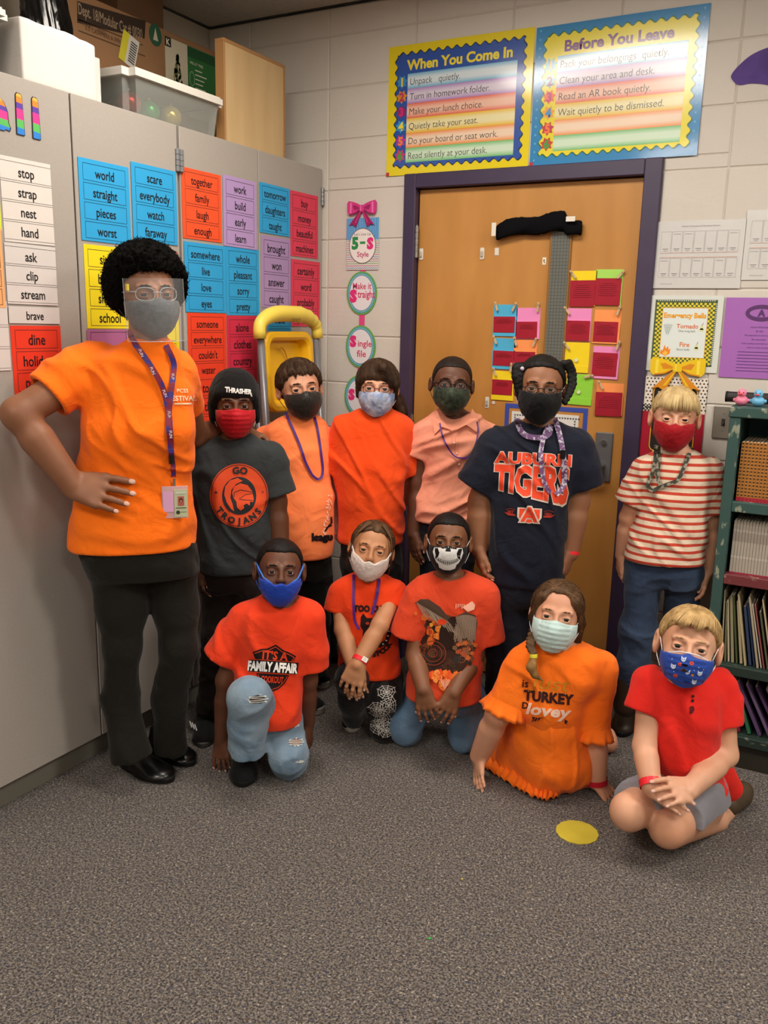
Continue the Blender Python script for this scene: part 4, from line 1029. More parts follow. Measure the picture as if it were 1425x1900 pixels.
box('brace', lean(1.1)-.02, lean(1.1)+.02, Y0+.03, Y1-.03, 1.06, 1.10, yel, lad, bev=.006)

# ------------------------------------------------------------------ bookcase at the right
gp = mat('distressed_green_paint', '#34504c', rough=0.6, color2='#8a8f7d', vscale=38, stretch=(1, 1, .5), detail=8, thr=(.60, .66), bump=.4, bscale=60)
rp = mat('distressed_red_paint', '#6b2f33', rough=0.6, color2='#97806f', vscale=30, detail=8, thr=(.60, .68))
dp = mat('dark_green_paint', '#26352f', rough=0.6, color2='#6f7565', vscale=30, detail=8, thr=(.62, .7))
teal = mat('teal_paint', '#3c5f62', rough=.6, var=.15, vscale=6)
bcx0, bcx1, bcy0, bcy1, bct = 1.752, 2.82, -.310, -.012, 1.252
bc = empty('bookcase', (bcx0, bcy1, 0)); tag(bc, 'worn green wooden bookcase at the right edge against the wall', 'bookcase')
box('side_panel', bcx0, bcx0+.034, bcy0, bcy1, 0, bct-.034, gp, bc, bev=.002); box('side_panel', bcx1-.034, bcx1, bcy0, bcy1, 0, bct-.034, gp, bc, bev=.002)
box('top_board', bcx0-.004, bcx1+.004, bcy0-.004, bcy1, bct-.034, bct, gp, bc, bev=.003)
box('back_panel', bcx0+.034, bcx1-.034, bcy1-.012, bcy1-.002, .09, bct-.034, teal, bc)
SH = [(.905, gp), (.655, rp), (.335, dp), (.085, dp)]
for z, m_ in SH: box('shelf', bcx0+.034, bcx1-.034, bcy0+.002, bcy1-.012, z, z+.034, m_, bc, bev=.002)
box('plinth', bcx0+.034, bcx1-.034, bcy0+.012, bcy0+.03, 0, .084, mat('dark_brown_plinth', '#2f2a22', rough=.8, var=.2), bc)
# books
def book(x0, wd, z0, h, dep, mcol, label, group, lean_=0.0, dots=None, name='book', yf=None, band=None):
    yf = bcy0+.03 if yf is None else yf
    Mx = Matrix.Translation((x0, 0, z0)) @ Matrix.Rotation(lean_, 4, 'Y')
    b_ = bmesh.new(); add_box(b_, 0, wd, yf, yf+dep, 0, h, min(.0006, wd*.2), mtx=Mx)
    o = bm_to(name, b_, mcol); tag(o, label, 'book', group)
    b_ = bmesh.new(); add_box(b_, wd*.18, wd*.82, yf+.004, yf+dep+.002, .003, h+.0008, mtx=Mx); bm_to('pages', b_, mat('page_cream', '#cfc6b0', rough=.8), o)
    if dots or band:
        p = Print()
        if dots:
            n_ = int(h/.0115)
            for k in range(n_): p.rect(wd*.2, .006+k*.0115, wd*.8, .0115+k*.0115, dots[0], 1)
            p.rect(0, 0, wd, .014, dots[1], 2)
        if band:
            for (a, b, cc) in band: p.rect(0.0003, a*h, wd-.0003, b*h, cc, 1)
        cl_, sl_ = math.cos(lean_), math.sin(lean_)
        p.lay('spine_print', (x0, yf-.0002, z0), (cl_, 0, -sl_), (sl_, 0, cl_), WN, ink(), o, step=.0001, base=.0003)
    return o
def ord_(i): return ['first', 'second', 'third', 'fourth', 'fifth', 'sixth', 'seventh', 'eighth', 'ninth', 'tenth', 'eleventh', 'twelfth', 'thirteenth', 'fourteenth', 'fifteenth', 'sixteenth', 'seventeenth', 'eighteenth', 'nineteenth', 'twentieth', 'twenty-first', 'twenty-second', 'twenty-third', 'twenty-fourth', 'twenty-fifth', 'twenty-sixth', 'twenty-seventh', 'twenty-eighth', 'twenty-ninth', 'thirtieth'][i]
om = mat('orange_spine', '#b87a38', rough=.5, var=.08)
x = bcx0+.042
for i in range(22):
    book(x, .0105, .9392, .198+RNG.uniform(-.001, .001), .2, om, f'thin orange workbook with a dotted spine, {ord_(i)} from the left on the top shelf', 'orange workbooks on the top shelf', 0, ('#4a3520', '#a02838')); x += .0112
gm = mat('pale_grey_spine', '#a8a094', rough=.5, var=.06)
x = bcx0+.046
for i in range(26):
    book(x, .0088, .6892, .182+(-.002*i/26)+RNG.uniform(-.001, .001), .2, gm, f'thin pale grey workbook, {ord_(i)} from the left on the second shelf', 'grey workbooks on the second shelf', 0, None, band=[(0, .03, '#9a2340'), (.62, .80, '#8e857b'), (.30, .34, '#b9b2a8'), (.84, .9, '#989086')]); x += .0096
cols3 = ['#b5ab8c', '#6f6a4c', '#c9c1a8', '#8f886a', '#4f5a3a', '#c2b795', '#ad9f7d', '#3a4a6a', '#2f3f63', '#a39a84', '#c8bfae', '#8c4a4a', '#5a5f48', '#b8a888', '#2f3a66', '#7d8a5a', '#c2bba6', '#6f5a44', '#a9a58f', '#3f4f7a']
x = bcx0+.040
for i in range(20):
    wd = RNG.choice([.004, .006, .009]); ln = -(.05+.16*min(1, i/8.)) + RNG.uniform(-.02, .02); h = .225+RNG.uniform(-.03, .03) - .0*i
    x = max(x, bcx0+.037 + (h*math.sin(-ln) if True else 0)) if i == 0 else x
    book(x, wd, .3695+wd*math.sin(-ln), h, .21, mat('thin_spine_'+cols3[i][1:], cols3[i], rough=.5), f'thin picture book leaning left, {ord_(i)} from the left on the third shelf', 'thin books on the third shelf', ln, None, yf=bcy0+.02+RNG.uniform(0, .02)); x += wd/math.cos(ln)+.0045+RNG.uniform(0, .003)
cols4 = [('#7a2436', 'dark red'), ('#2f6a4c', 'green'), ('#5a4468', 'purple'), ('#6a5478', 'pale purple'), ('#4a3458', 'deep purple'), ('#8a7a9a', 'lilac'), ('#7a2f4a', 'maroon'), ('#a8b094', 'pale green'), ('#4f5a4a', 'olive')]
x = bcx0+.130
for i, (cc, nm) in enumerate(cols4):
    ln = -[.30, .34, .46, .48, .50, .50, .52, .55, .55][i]; wd = .010 if i < 3 else .008
    book(x, wd, .1198+wd*math.sin(-ln), .195 if i < 2 else .20, .2, mat('folder_'+cc[1:], cc, rough=.45), f'{nm} folder leaning left on the bottom shelf', 'folders on the bottom shelf', ln, None, name='folder'); x += .034 if i < 6 else .030
b_ = bmesh.new(); bmesh.ops.create_uvsphere(b_, u_segments=24, v_segments=16, radius=.075)
for v in b_.verts:
    v.co.z = max(v.co.z*.6, -.03); v.co.x *= 1.2
bmesh.ops.translate(b_, verts=b_.verts, vec=(1.945, -.17, 1.1375+.031)); o = bm_to('blue_cap', b_, mat('navy_fabric', '#1e2b55', rough=.8), None, True); tag(o, 'dark blue rounded cloth cap lying on the orange workbooks', 'cap')
# dark rod and rubber ducks on top
dx, dz = wal(1352, 740, -.16)
m_ = MB(); m_.tube([(dx-.012, -.13, bct+.020), (dx+.55, -.13, bct+.020)], .018, 16); o = m_.build('dark_rod', mat('dark_rod_plastic', '#2a2322', rough=.4), None, False)
tag(o, 'dark rod lying along the top of the bookcase behind the ducks', 'rod'); m_ = MB(); m_.tube([(dx-.014, -.13, bct+.020), (dx-.006, -.13, bct+.020)], .0185, 16); m_.build('end_cap', mat('black_rubber'), o)
def lathe(prof, n=18):
    V = []; F = []
    for r_, z in prof:
        for k in range(n): a = 2*math.pi*k/n; V.append((r_*math.cos(a), r_*math.sin(a), z))
    for i in range(len(prof)-1):
        for k in range(n): F.append((i*n+k, i*n+(k+1) % n, (i+1)*n+(k+1) % n, (i+1)*n+k))
    return V, F
def sph(c, r, sx=1, sy=1, sz=1, n=16, m=10):
    V = []; F = []
    for i in range(m+1):
        t = math.pi*i/m
        for k in range(n): a = 2*math.pi*k/n; V.append((c[0]+r*sx*math.sin(t)*math.cos(a), c[1]+r*sy*math.sin(t)*math.sin(a), c[2]-r*sz*math.cos(t)))
    for i in range(m):
        for k in range(n): F.append((i*n+k, i*n+(k+1) % n, (i+1)*n+(k+1) % n, (i+1)*n+k))
    return V, F
for i, (u, cc, nm) in enumerate(((1376, '#e8829f', 'pink'), (1407, '#6fb4dc', 'light blue'))):
    x, _ = wal(u, 740, -.24); y = -.24
    dk = empty('rubber_duck', (x, y, bct)); tag(dk, f'{nm} rubber duck on top of the bookcase', 'rubber duck', 'rubber ducks')
    m_ = MB(); m_.add(*sph((x, y, bct+.017), .017, 1.25, 1.3, 1.0)); m_.add(*sph((x, y-.004, bct+.042), .0145)); m_.add(*sph((x-.022, y+.002, bct+.018), .008, .6, 1.2, .8)); m_.add(*sph((x+.022, y+.002, bct+.018), .008, .6, 1.2, .8))
    m_.add(*sph((x, y+.02, bct+.026), .008, .8, 1, 1)); m_.build('duck_body', mat('duck_'+nm.split()[-1], cc, rough=.35), dk, True)
    m_ = MB(); m_.add(*sph((x-.002, y-.020, bct+.039), .006, 1.2, 1.3, .5)); m_.build('beak', mat('duck_beak', '#d8413a', rough=.4), dk, True)
    m_ = MB(); m_.add(*sph((x-.007, y-.0165, bct+.045), .0018)); m_.add(*sph((x+.006, y-.017, bct+.045), .0018)); m_.build('eyes', mat('black_dot', '#101010', rough=.3), dk, True)
x, _ = wal(1424, 745, -.24)
m_ = MB(); m_.tube([(x+.014, -.26, bct+.012), (x+.075, -.25, bct+.012)], .011, 14); tag(m_.build('glue_stick', mat('white_plastic_strip'), None, True), 'small pale tube right of the blue rubber duck', 'tube')

# ------------------------------------------------------------------ floor spot
cx_, cy_ = 1.5235, -.981
V = []; n_ = 72
for zz in (.0006, .0022):
    V.append((cx_, cy_, zz))
    for k in range(n_):
        a = 2*math.pi*k/n_; r_ = .0615*(1+.035*abs(math.sin(a*6.5)) )
        V.append((cx_+r_*math.cos(a)*1.0, cy_+r_*math.sin(a), zz))
F = []
for k in range(n_):
    j = (k+1) % n_
    F += [(0, 1+j, 1+k), (n_+1, n_+2+k, n_+2+j), (1+k, 1+j, n_+2+j, n_+2+k)]
o = mesh_obj('floor_spot', V, F, mat('yellow_felt', '#c9b73a', rough=.9, color2='#b3a030', vscale=12)); tag(o, 'yellow scalloped spot marker on the carpet in front of the kneeling boy in red', 'floor marker')
m_ = MB(); m_.add(*sph((1.3386, -1.628, .003), .004, 1, 1, .7, 8, 6)); tag(m_.build('green_bit', mat('green_scrap', '#3fae4c', rough=.6)), 'tiny green scrap on the carpet near the front', 'scrap')
m_ = MB(); q = floor_at(857, 1632); m_.add(*sph((q[0], q[1], .002), .0028, 1, 1, .7, 8, 6)); tag(m_.build('yellow_bit', mat('yellow_scrap', '#c8b84a', rough=.6)), 'tiny yellow scrap on the carpet beyond the green one', 'scrap')
# ================================================================== implicit-surface modeller (for bodies and clothes)
_NL = np.random.RandomState(5).uniform(-1, 1, (33, 33, 33)).astype(np.float32)
_NL[32] = _NL[0]; _NL[:, 32] = _NL[:, 0]; _NL[:, :, 32] = _NL[:, :, 0]
def vnoise(P):
    P = np.mod(P, 32.0); i = np.floor(P).astype(np.int32); f = (P-i).astype(np.float32); f = f*f*(3-2*f); i = np.minimum(i, 31)
    x, y, z = i[..., 0], i[..., 1], i[..., 2]; fx, fy, fz = f[..., 0], f[..., 1], f[..., 2]
    def g(a, b, c): return _NL[x+a, y+b, z+c]
    c00 = g(0, 0, 0)*(1-fx)+g(1, 0, 0)*fx; c10 = g(0, 1, 0)*(1-fx)+g(1, 1, 0)*fx
    c01 = g(0, 0, 1)*(1-fx)+g(1, 0, 1)*fx; c11 = g(0, 1, 1)*(1-fx)+g(1, 1, 1)*fx
    return (c00*(1-fy)+c10*fy)*(1-fz)+(c01*(1-fy)+c11*fy)*fz
def smin(a, b, k):
    if k <= 0: return np.minimum(a, b)
    h = np.maximum(k-np.abs(a-b), 0)/k; return np.minimum(a, b)-h*h*k*0.25
def smax(a, b, k): return -smin(-a, -b, k)
def unit(v): v = np.asarray(v, float); return v/(np.linalg.norm(v)+1e-12)
class Field:
    """list of (lo, hi, function, op, k); evaluated only inside each shape's own window"""
    def __init__(s): s.L = []; s.post = None
    def add(s, lo, hi, fn, op='u', k=0.01): s.L.append((np.asarray(lo, float), np.asarray(hi, float), fn, op, k))
    def cone(s, a, b, ra, rb, k=0.012, op='u', flat=None, fs=1.0, jit=None):
        a = np.asarray(a, float); b = np.asarray(b, float); ab = b-a; L2 = ab@ab + 1e-12; R = max(ra, rb)*max(1, fs)
        n = None if flat is None else unit(flat)
        def fn(P):
            q = P-a; t = np.clip((q@ab)/L2, 0, 1); q = q-t[..., None]*ab
            if n is not None: q = q+(q@n)[..., None]*n*(1/fs-1)
            return (np.sqrt((q*q).sum(-1))-(ra+(rb-ra)*t))*(min(1, fs) if n is not None else 1)
        s.add(np.minimum(a, b)-R, np.maximum(a, b)+R, fn, op, k)
    def chain(s, pts, rad, k=0.012, op='u', **kw):
        for i in range(len(pts)-1): s.cone(pts[i], pts[i+1], rad[i], rad[i+1], k, op, **kw)
    def ell(s, c, r, R=None, k=0.01, op='u'):
        c = np.asarray(c, float); r = np.asarray(r, float); R = np.eye(3) if R is None else np.asarray(R); m = r.max()
        def fn(P):
            q = (P-c)@R; k0 = np.sqrt(((q/r)**2).sum(-1)); k1 = np.sqrt(((q/(r*r))**2).sum(-1))+1e-9; return k0*(k0-1)/k1
        s.add(c-m, c+m, fn, op, k)
    def tube_open(s, pts, rad, k=.02, wall=.007, kin=.02, flat=None, fs=1.0, open_=True):
        """a limb-shaped cloth tube, cut square and hollow at its last point"""
        P_ = [np.asarray(p, float) for p in pts]; e = P_[-1]; d = unit(P_[-1]-P_[-2]); n_ = None if flat is None else unit(flat)
        def seg(P, a, b, ra, rb):
            ab = b-a; t = np.clip(((P-a)@ab)/(ab@ab+1e-12), 0, 1); q = P-a-t[..., None]*ab
            if n_ is not None: q = q+(q@n_)[..., None]*n_*(1/fs-1)
            return (np.sqrt((q*q).sum(-1))-(ra+(rb-ra)*t))*(min(1, fs) if n_ is not None else 1)
        P_[-1] = e+d*.02
        def fn(P):
            D = None
            for i in range(len(P_)-1):
                g = seg(P, P_[i], P_[i+1], rad[i], rad[i+1]); D = g if D is None else smin(D, g, kin)
            if open_:
                D = smax(D, (P-e)@d, .003)
                if wall > 0: D = smax(D, -seg(P, e-d*.03, e+d*.05, rad[-1]-wall-.006, rad[-1]-wall+.004), .003)
            return D
        R = max(rad)*max(1, fs); A_ = np.array(P_+[e+d*.02]); s.add(A_.min(0)-R, A_.max(0)+R, fn, 'u', k)
    def mesh(s, lo, hi, h, keep=None):
        lo = np.asarray(lo, float); hi = np.asarray(hi, float)
        n = np.maximum(np.ceil((hi-lo)/h).astype(int)+1, 3)
        ax = [lo[i]+h*np.arange(n[i]) for i in range(3)]
        D = np.full(n, 0.5, np.float32)
        for (a, b, fn, op, k) in s.L:
            m = k+3*h; i0 = np.clip(np.floor((a-m-lo)/h).astype(int), 0, n); i1 = np.clip(np.ceil((b+m-lo)/h).astype(int)+1, 0, n)
            if np.any(i1 <= i0): continue
            sl = tuple(slice(i0[j], i1[j]) for j in range(3))
            G_ = np.stack(np.meshgrid(*[ax[j][sl[j]] for j in range(3)], indexing='ij'), -1)
            d = fn(G_).astype(np.float32)
            if op == 'u': D[sl] = smin(D[sl], d, k)
            elif op == 's': D[sl] = smax(D[sl], -d, k)
            elif op == 'i': D[sl] = smax(D[sl], d, k)
        if s.post is not None:
            nz = np.nonzero(np.abs(D) < 4*h)
            if len(nz[0]):
                P = np.stack([ax[j][nz[j]] for j in range(3)], -1); D[nz] += s.post(P).astype(np.float32)
        return surface_nets(D, lo, h)
def surface_nets(D, lo, h):
    S = D < 0
    A = S[:-1, :-1, :-1]; al = A.copy(); an = A.copy()
    for dx in (0, 1):
        for dy in (0, 1):
            for dz in (0, 1):
                c = S[dx:S.shape[0]-1+dx, dy:S.shape[1]-1+dy, dz:S.shape[2]-1+dz]; al &= c; an |= c
    act = an & ~al; ci = np.nonzero(act); N = len(ci[0])
    if N == 0: return np.zeros((0, 3)), np.zeros((0, 4), int)
    idx = -np.ones(act.shape, np.int32); idx[ci] = np.arange(N)
    C = {}
    for dx in (0, 1):
        for dy in (0, 1):
            for dz in (0, 1): C[(dx, dy, dz)] = D[ci[0]+dx, ci[1]+dy, ci[2]+dz]
    pos = np.zeros((N, 3)); cnt = np.zeros(N)
    for axx in range(3):
        for u in (0, 1):
            for v in (0, 1):
                a = [0, 0, 0]; o = [q for q in range(3) if q != axx]; a[o[0]] = u; a[o[1]] = v; b = list(a); b[axx] = 1
                va, vb = C[tuple(a)], C[tuple(b)]; m = (va < 0) != (vb < 0)
                t = np.where(m, va/(va-vb+1e-20), 0)
                p = np.tile(np.array(a, float), (N, 1)); p[:, axx] = t
                pos[m] += p[m]; cnt[m] += 1
    V = lo + h*(np.stack(ci, -1)+pos/cnt[:, None])
    Q = []
    for axx in range(3):
        o = [q for q in range(3) if q != axx]
        s0 = [slice(None)]*3; s1 = [slice(None)]*3; s0[axx] = slice(0, -1); s1[axx] = slice(1, None)
        a_, b_ = S[tuple(s0)], S[tuple(s1)]; ch = a_ != b_
        e = np.nonzero(ch); e = [x.copy() for x in e]
        ok = (e[o[0]] > 0) & (e[o[1]] > 0) & (e[o[0]] < act.shape[o[0]]) & (e[o[1]] < act.shape[o[1]])
        e = [x[ok] for x in e]; ins = a_[tuple(e)]
        def cell(du, dv):
            c = [x.copy() for x in e]; c[o[0]] = c[o[0]]-du; c[o[1]] = c[o[1]]-dv; return idx[tuple(c)]
        q = np.stack([cell(0, 0), cell(1, 0), cell(1, 1), cell(0, 1)], -1)
        flip = ins if axx != 1 else ~ins
        q[~flip] = q[~flip][:, ::-1]
        Q.append(q[(q >= 0).all(1)])
    return V, np.concatenate(Q)
def smooth_mesh(V, Q, it=1, lam=.5):
    if it == 0 or len(Q) == 0: return V
    for _ in range(it):
        acc = np.zeros_like(V); cn = np.zeros(len(V))
        for i in range(4):
            a, b = Q[:, i], Q[:, (i+1) % 4]
            np.add.at(acc, a, V[b]); np.add.at(cn, a, 1); np.add.at(acc, b, V[a]); np.add.at(cn, b, 1)
        V = V + lam*(acc/np.maximum(cn, 1)[:, None]-V)
    return V
def prune(V, Q):
    u, inv = np.unique(Q, return_inverse=True); return V[u], inv.reshape(Q.shape)

# ------------------------------------------------------------------ helpers for a figure
class Frame:
    """view frame of one person: right (viewer's), depth (away), up; D = depth of the figure"""
    def __init__(s, u, D):
        s.D = D; c = at(u, 950, D); d = c[:2]-CAM[:2]; d /= np.linalg.norm(d)
        s.back = np.array([d[0], d[1], 0]); s.right = np.array([d[1], -d[0], 0]); s.up = np.array([0, 0, 1.0])
        s.base = np.array([c[0], c[1], 0])
    def p(s, u, v, dd=0.0): return at(u, v, s.D+dd)
    def vec(s, r, f, u): return s.right*r - s.back*f + s.up*u      # f is towards the viewer
    def px(s, n, dd=0.0): return n*(s.D+dd)/F_PX
def rotm(fr, yaw, pitch, roll):
    """local X viewer's right, Y away, Z up -> world; yaw>0 turns the face to the viewer's right, pitch>0 looks up, roll>0 tips to the viewer's right"""
    B = np.stack([fr.right, fr.back, fr.up], 1)
    y, p, r = math.radians(yaw), math.radians(pitch), math.radians(roll)
    Rz = np.array([[math.cos(y), -math.sin(y), 0], [math.sin(y), math.cos(y), 0], [0, 0, 1]])
    Rx = np.array([[1, 0, 0], [0, math.cos(-p), -math.sin(-p)], [0, math.sin(-p), math.cos(-p)]])
    Ry = np.array([[math.cos(r), 0, math.sin(r)], [0, 1, 0], [-math.sin(r), 0, math.cos(r)]])
    return B @ Ry @ Rz @ Rx
class Head:
    def __init__(s, fr, u, v, dd, sc, yaw=0, pitch=0, roll=0, wide=1.0):
        s.c = fr.p(u, v, dd); s.R = rotm(fr, yaw, pitch, roll); s.s = sc; s.fr = fr; s.wide = wide
    def w(s, x, y, z): return s.c + s.R @ (np.array([x*s.wide, y, z])*s.s)
    def lo(s, r=.16): return s.c-r*s.s
    def hi(s, r=.16): return s.c+r*s.s
    def loc(s, P): q = ((P-s.c)@s.R)/s.s; q = q.copy(); q[..., 0] = q[..., 0]/s.wide; return q
def E_(q, c, r):
    q = q-np.array(c); r = np.array(r); k0 = np.sqrt(((q/r)**2).sum(-1)); k1 = np.sqrt(((q/(r*r))**2).sum(-1))+1e-9; return k0*(k0-1)/k1
def C_(q, a, b, ra, rb):
    a = np.array(a, float); b = np.array(b, float); ab = b-a; v = q-a; t = np.clip((v@ab)/(ab@ab), 0, 1); v = v-t[..., None]*ab; return np.sqrt((v*v).sum(-1))-(ra+(rb-ra)*t)
def head_base(q):
    d = E_(q, (0, .014, .030), (.076, .092, .080))
    d = smin(d, E_(q, (0, -.020, -.034), (.060, .066, .072)), .03)
    d = smin(d, E_(q, (0, -.054, -.084), (.026, .026, .024)), .03)
    for s in (-1, 1): d = smin(d, E_(q, (s*.036, -.050, -.034), (.026, .026, .028)), .02)
    return d
def head_full(q, smile=0.0, ears=1.0):
    d = head_base(q)
    d = smin(d, C_(q, (0, -.084, .016), (0, -.098, -.020), .0055, .0095), .014)
    d = smin(d, E_(q, (0, -.100, -.024), (.010, .009, .008)), .008)
    for s in (-1, 1):
        d = smin(d, E_(q, (s*.011, -.092, -.027), (.0065, .008, .006)), .006)
        d = smax(d, -E_(q, (s*.031, -.094, .006), (.017, .014, .0115)), .012)
        d = smin(d, C_(q, (s*.018, -.0815, .024), (s*.044, -.071, .024), .006, .006), .016)          # brow
        lid = E_(q, (s*.031, -.0712, .002), (.0158, .0150, .0142))
        op = E_(q, (s*.0315, -.090, .0019), (.0138, .018, .0057 if smile < .5 else .0042))
        d = smin(d, lid, .005); d = smax(d, -op, .0012)
        # ears
        e = E_(q, (s*(.0715+.0115*ears), .012, -.002), (.0108, .015*ears, .029*ears))
        e = smax(e, -E_(q, (s*(.081+.0115*ears), .002, .002), (.009, .012, .019)), .004)
        d = smin(d, e, .008)
    d = smin(d, E_(q, (0, -.083, -.052), (.022, .010, .0045)), .006)
    d = smin(d, E_(q, (0, -.081, -.060), (.018, .011, .0055)), .006)
    return d
HLT = np.array([0, 25, 45, 62, 80, 100, 125, 180.])
def hair_cap(q, t, line, k=.006):
    """skull shell of thickness t above a hairline given by heights over the angle from the face"""
    th = np.degrees(np.abs(np.arctan2(q[..., 0], -(q[..., 1]-.01)))); hl = np.interp(th, HLT, np.array(line))
    tt = t*np.sqrt(np.clip((q[..., 2]-hl)/(t*1.3+.004), .12, 1))
    d = E_(q, (0, .014, .030), (.076, .092, .080*(1+.1*t/.01*.1)))-tt
    return smax(d, (hl-q[..., 2])*.8, k)

def arm_hand(F, W, tip, nrm, side, L, curl=(10, 15, 15), spread=1.0, thumb=1.0, r=1.0, thumb_out=35, fingers=4):
    """W wrist, tip = target of the middle finger, nrm = back-of-hand direction, side = +1/-1: thumb side. Returns end points"""
    d = unit(tip-W); n = unit(nrm); n = unit(n-d*(n@d)); sd = unit(np.cross(d, n))*side
    k = .0045
    offs = [.30, .10, -.10, -.28]; ln = [.43, .48, .45, .35]
    F.cone(W, W+d*.22*L, .155*L*r, .17*L*r, .008, flat=n, fs=.62)
    ends = []
    for i in range(4):
        b = W+d*L*(.50-.02*abs(i-1.2))+sd*L*offs[i]*.82
        F.cone(W+d*.10*L+sd*L*offs[i]*.45, b, .105*L*r, .075*L*r, .012, flat=n, fs=.75)
    for i in range(4):
        b = W+d*L*(.48-.02*abs(i-1.2))+sd*L*offs[i]*.82
        fd = unit(d+sd*offs[i]*.35*spread); a = 0; p = b; rr = L*(.058-.004*i)*r*(1 if i < 3 else .95)
        for j, (sg, cu) in enumerate(zip((.44, .31, .25), curl)):
            a += math.radians(cu*(1+.06*i)); dirn = fd*math.cos(a)-n*math.sin(a); q = p+dirn*ln[i]*L*sg
            F.cone(p, q, rr*(1-.07*j), rr*(.93-.08*j), k); p = q
        ends.append((p, unit(fd*math.cos(a)-n*math.sin(a)), unit(n*math.cos(a)+fd*math.sin(a)), rr))
    if thumb:
        b = W+d*.12*L+sd*.12*L-n*.02*L; to = math.radians(thumb_out); td = unit(d*math.cos(to)+sd*math.sin(to)-n*.25)
        m = b+td*.24*L; F.cone(b, m, .095*L*r, .072*L*r, .010)
        td2 = unit(td*.9+d*.5-n*.1); e = m+td2*.17*L; F.cone(m, e, .066*L*r, .060*L*r, k); e2 = e+unit(td2+d*.3)*.13*L; F.cone(e, e2, .058*L*r, .048*L*r, k)
        ends.append((e2, unit(td2+d*.3), n, .055*L*r))
    return ends
def loft_field(fr, rows, F, dil=0.0, z0=None, z1=None, ex=2.4, k=.02, op='u', dcap=True, zc=0.0):
    """rows: (v, uL, uR, halfdepth, dd) from top to bottom. An elliptical section at each height"""
    R = []
    for (v, uL, uR, hd, dd) in rows:
        a, b = fr.p(uL, v, dd), fr.p(uR, v, dd); c = (a+b)/2; w = np.linalg.norm((b-a)[:2])/2
        R.append((c[2], c[0], c[1], w, hd))
    R = np.array(sorted(R)); zz = np.linspace(R[0, 0], R[-1, 0], 80)
    T = [zz]+[_pchip(R[:, 0], R[:, j], zz) for j in range(1, 5)]
    zlo = R[0, 0] if z0 is None else z0; zhi = R[-1, 0] if z1 is None else z1
    rt, bk = fr.right, fr.back
    def fn(P):
        z = P[..., 2]; cx = np.interp(z, zz, T[1]); cy = np.interp(z, zz, T[2]); w = np.interp(z, zz, T[3])+dil; h = np.interp(z, zz, T[4])+dil
        dx, dy = P[..., 0]-cx, P[..., 1]-cy; x = np.abs(dx*rt[0]+dy*rt[1]); y = np.abs(dx*bk[0]+dy*bk[1])
        w = np.maximum(w, .004); h = np.maximum(h, .004)
        q = ((x/w)**ex+(y/h)**ex)**(1/ex); r = np.sqrt(x*x+y*y)
        d = (q-1)*np.where(q > 1e-3, r/np.maximum(q, 1e-3), h)*.92
        return smax(d, np.maximum(z-zhi, zlo-z), .012)
    m = R[:, 3].max()+R[:, 4].max()+abs(dil); lo = np.array([R[:, 1].min()-m, R[:, 2].min()-m, zlo-.01]); hi = np.array([R[:, 1].max()+m, R[:, 2].max()+m, zhi+.01])
    if F is not None: F.add(lo, hi, fn, op, k)
    return fn, lo, hi, R
def _pchip(x, y, xi):
    h = np.diff(x); dl = np.diff(y)/np.maximum(h, 1e-9); m = np.zeros_like(y)
    for i in range(1, len(x)-1):
        if dl[i-1]*dl[i] > 0: w1 = 2*h[i]+h[i-1]; w2 = h[i]+2*h[i-1]; m[i] = (w1+w2)/(w1/dl[i-1]+w2/dl[i])
    m[0] = dl[0]; m[-1] = dl[-1]
    i = np.clip(np.searchsorted(x, xi)-1, 0, len(x)-2); t = (xi-x[i])/np.maximum(h[i], 1e-9)
    return y[i]*(2*t**3-3*t**2+1)+h[i]*m[i]*(t**3-2*t**2+t)+y[i+1]*(-2*t**3+3*t**2)+h[i]*m[i+1]*(t**3-t**2)
def folds(amp, scale=(9, 9, 14), seed=0, warp=.5, diag=0.0):
    sc = np.array(scale, float)
    def fn(P):
        q = P*sc+seed*7.3
        q = q+np.array([0, 0, 1.0])*(diag*(P[..., :1]+P[..., 1:2]*.3)*sc[2])
        w = vnoise(q*.6+3.1); n = vnoise(q+w[..., None]*warp*2.2)
        rd = np.clip(1-np.abs(n)*2.6, 0, 1); rd = rd*rd*(3-2*rd)
        m = vnoise(q*2.1+w[..., None]*1.2+11); r2 = np.clip(1-np.abs(m)*2.4, 0, 1)**2
        return amp*(-rd*1.25+.45) - amp*.42*r2*(.4+np.abs(w))
    return fn
